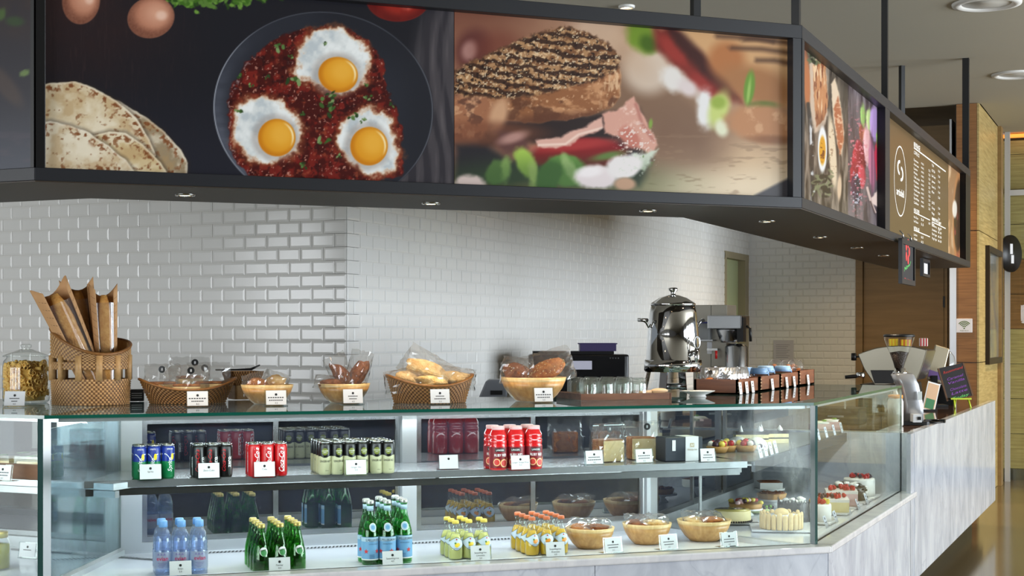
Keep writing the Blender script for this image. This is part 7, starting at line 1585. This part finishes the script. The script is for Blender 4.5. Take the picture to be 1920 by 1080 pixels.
# ------------------------------------------------------------------ serving counter: espresso machine, grinder and small things
KZ = CTR + .0008
def onY(u, v, Y): q, d = onplane(u, np.array([0, 1]), Y); return q[0], hz(v, d)
EY = 11.0; cx, _ = onY(1668, 700, EY)
em = thing('espresso_machine', 'silver espresso machine with curved side panel on the service counter', 'espresso machine', (cx, EY + .3, KZ), 0)
def prof(pts, y0, y1, m, name, bv=.006):
    P = [onY(u, v, EY) for u, v in pts]; P = [(x - cx, z - KZ) for x, z in P]; n = len(P); A = sum(P[i][0] * P[(i + 1) % n][1] - P[(i + 1) % n][0] * P[i][1] for i in range(n))
    if A < 0: P = P[::-1]
    b = B(); b.add([(x, y0 - .3, z) for x, z in P] + [(x, y1 - .3, z) for x, z in P], [tuple(range(n)), tuple(range(2 * n - 1, n - 1, -1))] + [(i, i + n, (i + 1) % n + n, (i + 1) % n) for i in range(n)])
    return bevel(b.local(name, m, em), bv)
M_machine = mat('brushed_machine_steel', (150, 145, 130), .34, metal=.9)
prof([(1608, 664), (1624, 658), (1642, 652.5), (1665, 649), (1690, 648), (1715, 650.5), (1738, 656), (1733, 675), (1726, 697), (1717, 716), (1660, 722), (1640, 722), (1620, 692)], .0, .02, M_machine, 'side_panel')
prof([(1612, 664), (1642, 655), (1690, 650), (1734, 658), (1722, 697), (1712, 714), (1650, 714), (1622, 690)], .021, .58, M_steel, 'body')
prof([(1632, 694), (1676, 694), (1676, 719), (1640, 719)], -.006, -.0005, M_black, 'side_window')
prof([(1612, 720), (1706, 720), (1712, 764), (1608, 764)], .0, .56, M_black, 'base')
for x in (-.2, .18):
    for y in (-.25, .22): b = B(); b.lathe([(.022, 0), (.018, .03)], 16, c=(x, y, 0)); b.local('foot', M_black, em)
pz_ = onY(1600, 707, EY); b = B(); s = len(b.v); b.tube([(-.30, -.36, 0), (-.24, -.34, .006), (-.20, -.33, .010)], [.013, .015, .012], 10); xf(b, (onY(1612, 704, EY)[0] - cx + .205, 0, onY(1612, 704, EY)[1] - KZ - .012), 0, 0, 0, s); b.local('portafilter_handle', M_black, em)
b = B(); ux, uz = onY(1615, 703, EY); b.lathe([(.028, -.02), (.032, -.01), (.032, .012), (.026, .02)], 20, c=(ux - cx, -.33, uz - KZ)); b.local('portafilter', M_chrome, em)
ux, uz = onY(1600, 669, EY); b = B(); b.lathe([(.008, -.028), (.020, -.026), (.020, .026), (.008, .028)], 14, c=(ux - cx, -.28, uz - KZ)); b.tube([(ux - cx, -.28, uz - KZ), (ux - cx + .05, -.28, uz - KZ)], .006, 8); b.local('steam_knob', M_black, em)
tz2 = onY(1690, 648.5, EY)[1]
for i, (u, w, h, m, lab) in enumerate([(1660, .07, .055, 'sunny_yellow', 'bright yellow carton on top of the espresso machine'), (1684, .08, .05, 'snack_orange', 'orange packet on top of the espresso machine'), (1718, .06, .06, 'red_white', 'red and white striped tin on top of the espresso machine')]):
    ux, _ = onY(u, 640, EY); o = thing('snack_carton', lab, 'carton', (ux, EY + .35, tz2 - .005), .2, 'packets on the espresso machine'); c = {'sunny_yellow': (240, 176, 30), 'snack_orange': (226, 120, 40), 'red_white': (226, 214, 206)}[m]
    b = B(); b.box((0, 0, h / 2), (w, .08, h)); bevel(b.local('carton', mat(m, c, .5), o), .004); b = B()
    for j in range(3): b.box((-w / 3 + j * w / 3, 0, h / 2), (w * .14, .0812, h * .96))
    b.local('stripes', M_rtext if m == 'red_white' else M_yel, o)
# grinder
gq = W(1709, 700, 9.3); gx, gy_ = float(gq[0]), float(gq[1]); k = 9.3 / FPX
gr_ = thing('coffee_grinder', 'grey coffee grinder with conical bean hopper at the near counter end', 'coffee grinder', (gx, gy_, KZ), TH); Hv = lambda v: hz(v, 9.3) - KZ; ux = lambda u: (u - 1709) * k
b = B()
def loft(b, secs, m=0, n=24, sq=1.0):
    vs = []
    for (x, y, z, rx, ry) in secs:
        for i in range(n):
            a = 2 * pi * i / n; c, s_ = cos(a), sin(a); f = 1 / max(abs(c), abs(s_)) ** sq; vs.append((x + rx * c * f * .9, y + ry * s_ * f * .9, z))
    nn = len(secs); b.add(vs, [(j * n + i, j * n + (i + 1) % n, (j + 1) * n + (i + 1) % n, (j + 1) * n + i) for j in range(nn - 1) for i in range(n)] , m, True); o_ = len(b.v) - len(vs); b.f.append([o_ + i for i in range(n)][::-1]); b.m.append(m); b.s.append(False); b.f.append([o_ + (nn - 1) * n + i for i in range(n)]); b.m.append(m); b.s.append(False)
loft(b, [(ux(1708), 0, .02, 22 * k, 24 * k), (ux(1709), 0, Hv(760), 21 * k, 24 * k), (ux(1700), 0, Hv(720), 21 * k, 24 * k), (ux(1692), 0, Hv(703), 21 * k, 24 * k), (ux(1692), 0, Hv(700), 18 * k, 20 * k)], sq=.7); b.local('body', mat('grinder_silver', (172, 174, 178), .3, metal=.6), gr_)
b = B(); b.rbox((ux(1702), -.02, .012), (64 * k, .2, .022), .02); b.local('base', M_black, gr_)
b = B(); b.box((ux(1709), -.105, Hv(782)), (16 * k, .07, .05)); b.box((ux(1712), -.142, Hv(782)), (6 * k, .006, .02), 1); b.local('dosing_fork', [mat('grinder_white', (214, 216, 218), .35), M_black], gr_)
b = B(); b.lathe([(14 * k, Hv(701)), (14 * k, Hv(697)), (10 * k, Hv(696)), (9 * k, Hv(690))], 24, c=(ux(1688), 0, 0)); b.local('collar', M_chrome, gr_)
b = B(); b.lathe([(8.5 * k, Hv(690)), (11 * k, Hv(680)), (27 * k, Hv(638)), (28 * k, Hv(632))], 32, c=(ux(1686), 0, 0), closed=False); b.local('hopper', M_clear, gr_)
b = B(); b.lathe([(8 * k, Hv(690)), (10.5 * k, Hv(680)), (17.5 * k, Hv(661)), (6 * k, Hv(659)), (0, Hv(658))], 28, c=(ux(1686), 0, 0)); b.local('coffee_beans', mat('roasted_beans', (44, 28, 18), .4, bump=(200, .8)), gr_)
b = B(); b.lathe([(28 * k, Hv(632)), (29 * k, Hv(631)), (29 * k, Hv(628)), (26 * k, Hv(626.5)), (0, Hv(626))], 32, c=(ux(1686), 0, 0)); b.local('hopper_lid', M_black, gr_)
b = B(); b.box((ux(1717), -.093, Hv(741)), (8 * k, .002, 16 * k)); b.local('info_sticker', mat('pale_sticker', (206, 214, 214), .5), gr_)
# sauce bottle with orange collar
bq = W(1679, 700, 9.12); k = 9.12 / FPX; so = thing('pump_bottle', 'white plastic bottle with orange collar and pump beside the grinder', 'bottle', (float(bq[0]), float(bq[1]), KZ), TH)
b = B(); b.lathe([(13 * k, 0), (14.5 * k, .008), (14.5 * k, 46 * k), (12 * k, 52 * k), (11 * k, 54 * k)], 24); b.local('bottle_body', mat('milky_plastic', (214, 212, 204), .35), so); b = B(); b.lathe([(13.5 * k, 52 * k), (13.5 * k, 58 * k), (9 * k, 59 * k), (0, 59 * k)], 24); b.local('collar', mat('orange_collar', (236, 150, 40), .4), so); b = B(); b.lathe([(6 * k, 58 * k), (3 * k, 66 * k), (2 * k, 74 * k), (0, 75 * k)], 16); b.local('nozzle', M_white, so)
# framed card stand
def slab(u0, v0, u1, v1, dep, lean, name, label, cat, mats, kind):
    p = W((u0 + u1) / 2, v1, dep); k = dep / FPX; w, h = (u1 - u0) * k, (v1 - v0) * k; o = thing(name, label, cat, (p[0], p[1], KZ), TH); return o, w, h, k
o, w, h, k = slab(1728, 712, 1752, 768, 10.9, .2, 'menu_stand', 'small framed card with green and orange print beside the grinder', 'card stand', None, 0)
b = B(); b.box((0, 0, h / 2), (w, .006, h)); b.local('frame', M_plate, o, rot=(-.22, .28, 0)); b = B(); b.box((0, -.0038, h * .5), (w * .84, .001, h * .9), 0); b.box((0, -.0045, h * .25), (w * .7, .001, h * .34), 1); b.local('card_print', [mat('print_peach', (214, 176, 140), .5), mat('print_leaf_green', (60, 120, 76), .5)], o, rot=(-.22, .28, 0)); b = B(); b.box((0, .03, .006), (w * 1.2, .10, .012)); b.local('base', M_black, o)
o, w, h, k = slab(1740, 650, 1762, 716, 11.6, .2, 'tilted_screen', 'tilted silver-backed order screen behind the espresso machine', 'screen', None, 0); 
b = B(); b.box((0, 0, h / 2), (w * 1.3, .02, h * 1.05)); bevel(b.local('screen_back', mat('champagne_metal', (150, 142, 122), .35, metal=.5), o, loc=(0, 0, .20), rot=(-.2, .3, 0)), .008); b = B(); b.box((0, .0, .12), (.05, .03, .24)); b.box((0, 0, .008), (.18, .16, .016)); b.local('stand', M_black, o); b = B(); b.box((-.002, -.0115, h * .16), (w * 1.2, .002, h * .2)); b.local('purple_strip', mat('violet_print', (96, 70, 130), .5), o, loc=(0, 0, .20), rot=(-.2, .3, 0))
bq = W(1768, 740, 11.9); k = 11.9 / FPX; o = thing('wire_basket', 'black basket of tangled cable on the service counter', 'basket', (float(bq[0]), float(bq[1]), KZ), .1)
b = B(); w = 36 * k; h = 36 * k
for x, y, sx, sy in ((0, -.08, w, .008), (0, .08, w, .008), (-w / 2, 0, .008, .168), (w / 2, 0, .008, .168)): b.box((x, y, h / 2), (sx, sy, h))
b.box((0, 0, .004), (w, .16, .008)); b.local('basket_body', M_black, o); b = B(); b.box((0, -.084, h), (w + .012, .012, .010)); b.local('rim', M_dark, o)
cb = thing('tangled_cable', 'white and brown cables coiled on the black basket', 'cable', (float(bq[0]), float(bq[1]), KZ + h + .006), .1); rr = random.Random(8)
for c in range(5): b = B(); b.tube([((.05 + .012 * c) * cos(t) * (1 + .2 * sin(3 * t + c)), -.03 + .045 * sin(t + c * .4), .012 + .010 * c + .012 * sin(2 * t + c)) for t in np.linspace(0, 2 * pi, 25)], .0045, 6, cap=False); b.local('cable_loop', [M_white, mat('copper_cable', (150, 92, 52), .4)][c % 2], cb)
o, w, h, k = slab(1776, 684, 1824, 748, 11.35, .2, 'chalkboard', 'small chalkboard with purple handwriting on a lime green easel', 'chalkboard', None, 0)
bz = 18 * k
b = B(); b.box((0, 0, h / 2), (w, .012, h)); bd_ = b.local('board', mat('blackboard', (34, 33, 36), .6), o, loc=(0, 0, bz), rot=(-.22, -.22, 0)); 
for x in (-w / 2, w / 2): b = B(); b.box((x, 0, h / 2), (.012, .016, h)); b.local('board_frame', mat('thin_wood_frame', (96, 68, 46), .5), o, loc=(0, 0, bz), rot=(-.22, -.22, 0))
b = B()
for i, (t, mm, zz) in enumerate([('Recommend', 0, .86), ('Caramel', 1, .64), ('Vanilla', 1, .52), ('Chocolate', 1, .32), ('Latte', 1, .20), ('Today', 2, .05)]): text_flat(b, t, h * .075, lambda x, y: (x + w * .04, -.0072, zz * h + y + x * .08), mm, .2, width=w * (.8 if i == 0 else .66))
b.local('chalk_writing', [mat('chalk_red', (206, 70, 66), .8), mat('chalk_violet', (150, 84, 190), .8), mat('chalk_green', (110, 210, 110), .8)], o, loc=(0, 0, bz), rot=(-.22, -.22, 0))
M_lime = mat('lime_plastic', (186, 206, 50), .4)
for x in (-w * .30, w * .32): b = B(); b.tube([(x, -.065, .003), (x * .9, -.020, bz - .004)], .007, 8); b.local('easel_leg', M_lime, o)
b = B(); b.tube([(0, .14, .003), (0, .04, bz + h * .5)], .007, 8); b.local('easel_leg', M_lime, o); b = B(); b.box((0, -.016, bz - .002), (w * .8, .034, .012)); b.local('easel_ledge', M_lime, o)
bq = W(1773, 690, 12.4); k = 12.4 / FPX; o = thing('glass_cloche', 'round clear cloche on a dark stand near the pillar', 'cloche', (float(bq[0]), float(bq[1]), KZ), 0); b = B(); b.lathe([(.05, 0), (.055, .012), (.012, .03), (.012, hz(705, 12.4) - KZ - .03), (.085, hz(703, 12.4) - KZ), (0, hz(703, 12.4) - KZ + .004)], 28); b.local('stand', M_black, o); b = B(); b.lathe([(.082, 0), (.084, .08), (.07, .15), (.04, .19), (0, .20)], 28, c=(0, 0, hz(703, 12.4) - KZ + .005), closed=False); b.local('dome', M_clear, o)
# lead of the grinder
cbq = W(1752, 792, 9.6); o = thing('power_lead', 'black power lead lying on the counter by the grinder', 'cable', (float(gx) + .10, float(gy_) + .12, KZ), 0); b = B(); b.tube([(.0 + .05 * cos(t) * 1.3, .10 + .11 * sin(t), .007 + .004 * (t > 6)) for t in np.linspace(0, 9, 40)], .006, 7); b.local('lead', M_black, o); b = B(); b.box((.06, .10, .012), (.03, .05, .022)); b.local('plug', M_black, o)
# ------------------------------------------------------------------ wall pieces at the right
q, d = onplane(1808, np.array([0, 1]), PY - .006); k = d / FPX; wf = thing('wifi_sign', 'small white wifi sign on the brown pillar face', 'sign', (q[0], PY - .005, hz(610.5, d)), 0)
b = B(); b.box((0, 0, 0), (29 * k, .008, 26 * k)); bevel(b.local('plaque', mat('sign_white', (226, 222, 224), .4), wf), .002, 1); b = B()
for i, r in enumerate((3.2, 6.2, 9.2, 12)):
    vs = []
    for j in range(13): a = radians(40 + 100 * j / 12); vs += [(r * k * cos(a), -.0046, -5 * k + r * k * sin(a)), ((r + 1.7) * k * cos(a), -.0046, -5 * k + (r + 1.7) * k * sin(a))]
    b.add(vs, [(2 * j, 2 * j + 1, 2 * j + 3, 2 * j + 2) for j in range(12)])
disc(b, (0, -.0046, -5 * k), 1.4 * k, 0); text_flat(b, 'FREE WI-FI', 2.0 * k, lambda x, y: (x, -.0046, -9.5 * k + y), width=15 * k); b.local('wifi_symbol', mat('sign_green', (92, 112, 44), .5), wf)
y0, y1 = onplane(1848, np.array([1, 0]), PX + .012)[0][1], onplane(1872, np.array([1, 0]), PX + .012)[0][1]; dm = float(np.dot((PX, (y0 + y1) / 2), AX)); z0_, z1_ = hz(676, dm), hz(472, dm)
pf = thing('picture_frame', 'dark framed narrow picture hanging on the oak pillar side', 'picture', (PX + .0125, (y0 + y1) / 2, (z0_ + z1_) / 2), 0); w, h = y1 - y0, z1_ - z0_
for y, z, sy, sz in ((-w / 2, 0, .06, h + .06), (w / 2, 0, .06, h + .06), (0, h / 2, w - .06, .06), (0, -h / 2, w - .06, .06)): b = B(); b.box((.02, y, z), (.04, sy, sz)); b.local('frame_side', mat('dark_wood_frame', (40, 30, 22), .4), pf)
b = B(); b.box((.006, 0, 0), (.01, w - .06, h - .06)); b.local('picture_print', mat('blue_grey_print', (96, 106, 112), .15, noise=(3, .9, (160, 150, 110))), pf)
# chalkboards hanging from the canopy
def hangboard(u0, v0, u1, v1, dd, label, small):
    s0, s1 = KR.s_at(u0, dd), KR.s_at(u1, dd); dm = KR.depth((s0 + s1) / 2, dd); z0, z1 = hz(v1, dm), hz(v0, dm); c = KR.p((s0 + s1) / 2, dd, z1); o = thing('hanging_chalkboard', label, 'chalkboard', c, KR.rz, 'boards hanging from the canopy'); w, h = (s1 - s0), z1 - z0; f = .03 if not small else .02; w = min(w, .5)
    for x, z, sx, sz in ((-w / 2 + f / 2, -h / 2, f, h), (w / 2 - f / 2, -h / 2, f, h), (0, -f / 2, w - 2 * f, f), (0, -h + f / 2, w - 2 * f, f)): b = B(); b.box((x, 0, z), (sx, .022, sz)); b.local('frame_side', M_dark, o)
    b = B(); b.box((0, .003, -h / 2), (w - 2 * f, .010, h - 2 * f)); b.local('board', mat('blackboard', (34, 33, 36), .6), o)
    b = B()
    if not small:
        text_flat(b, 'New!', h * .09, lambda x, y: (x, -.0026, -h * .58 + y + x * .2), 0, .3, width=w * .5); text_flat(b, 'Berry', h * .05, lambda x, y: (x, -.0026, -h * .88 + y), 1, .2, width=w * .5)
        for i in range(5): disc(b, (.06 * cos(i * 1.26), -.0028, -h * .25 + .05 * sin(i * 1.26)), .028, 1)
    else: b.box((0, -.004, -h * .55), (w * .5, .002, h * .6), 2)
    b.local('chalk_drawing', [MATS['chalk_green'], MATS['chalk_red'], M_white], o)
    for x in (-w * .3, w * .3): b = B(); b.tube([(x, 0, 0), (x, 0, .03), (x, .02, .05)], .004, 6); b.local('hook', M_chrome, o)
    return o
hangboard(1688, 451, 1713, 534, -.03, 'framed chalkboard with pink flower hanging from the canopy edge', False)
hangboard(1728, 486, 1741, 519, .12, 'tiny black sign with white card hanging under the canopy', True)
# unseen warm ceiling lamps added to brighten the rear and right side, with trims
for x, y, e in ((-2.5, 14.4, 75), (-.2, 15.5, 70), (.2, 11.5, 30)):
    l = bpy.data.lights.new('unseen_aisle_lamp', 'SPOT'); l.energy = e * 4; l.color = (1, .74, .42); l.spot_size = radians(120); l.spot_blend = .8; l.shadow_soft_size = .12
    lo = bpy.data.objects.new('unseen_aisle_lamp', l); COL.objects.link(lo); lo.location = (x, y, CEIL - .05)
    b = B(); b.lathe([(.10, CEIL - .001), (.10, CEIL - .012), (.075, CEIL - .016), (.07, CEIL - .004)], 24, c=(x, y, 0), closed=False); b.lathe([(0, CEIL - .006), (.07, CEIL - .006), (.07, CEIL - .003), (0, CEIL - .003)], 20, 1, c=(x, y, 0)); struct(b.build('unseen_lamp_trim', [MATS['downlight_white'], M_bulb]))

# dark knock-out drawer and a stack of clear cups seen through the cake case glass
kq = W(1568, 796, 9.3); k = 9.3 / FPX; o = thing('knock_drawer', 'black coffee knock-out drawer on the counter behind the cake case', 'drawer box', (float(kq[0]), float(kq[1]) + .12, KZ), 0)
b = B(); b.box((0, 0, 15 * k), (86 * k, .26, 30 * k)); bevel(b.local('drawer_body', mat('charcoal_metal', (42, 42, 46), .4), o), .004, 1); b = B(); b.box((0, -.134, 15 * k), (30 * k, .012, .012)); b.local('handle', M_steel, o)
cq = W(1630, 790, 9.5); o = thing('cup_stack', 'stack of nested clear plastic cups beside the knock-out drawer', 'cups', (float(cq[0]), float(cq[1]), KZ), 0)
for i in range(6): b = B(); b.lathe([(.030, 0), (.042, .10), (.044, .102)], 20, closed=False); b.local('cup', M_clear, o, loc=(0, 0, .018 * i))
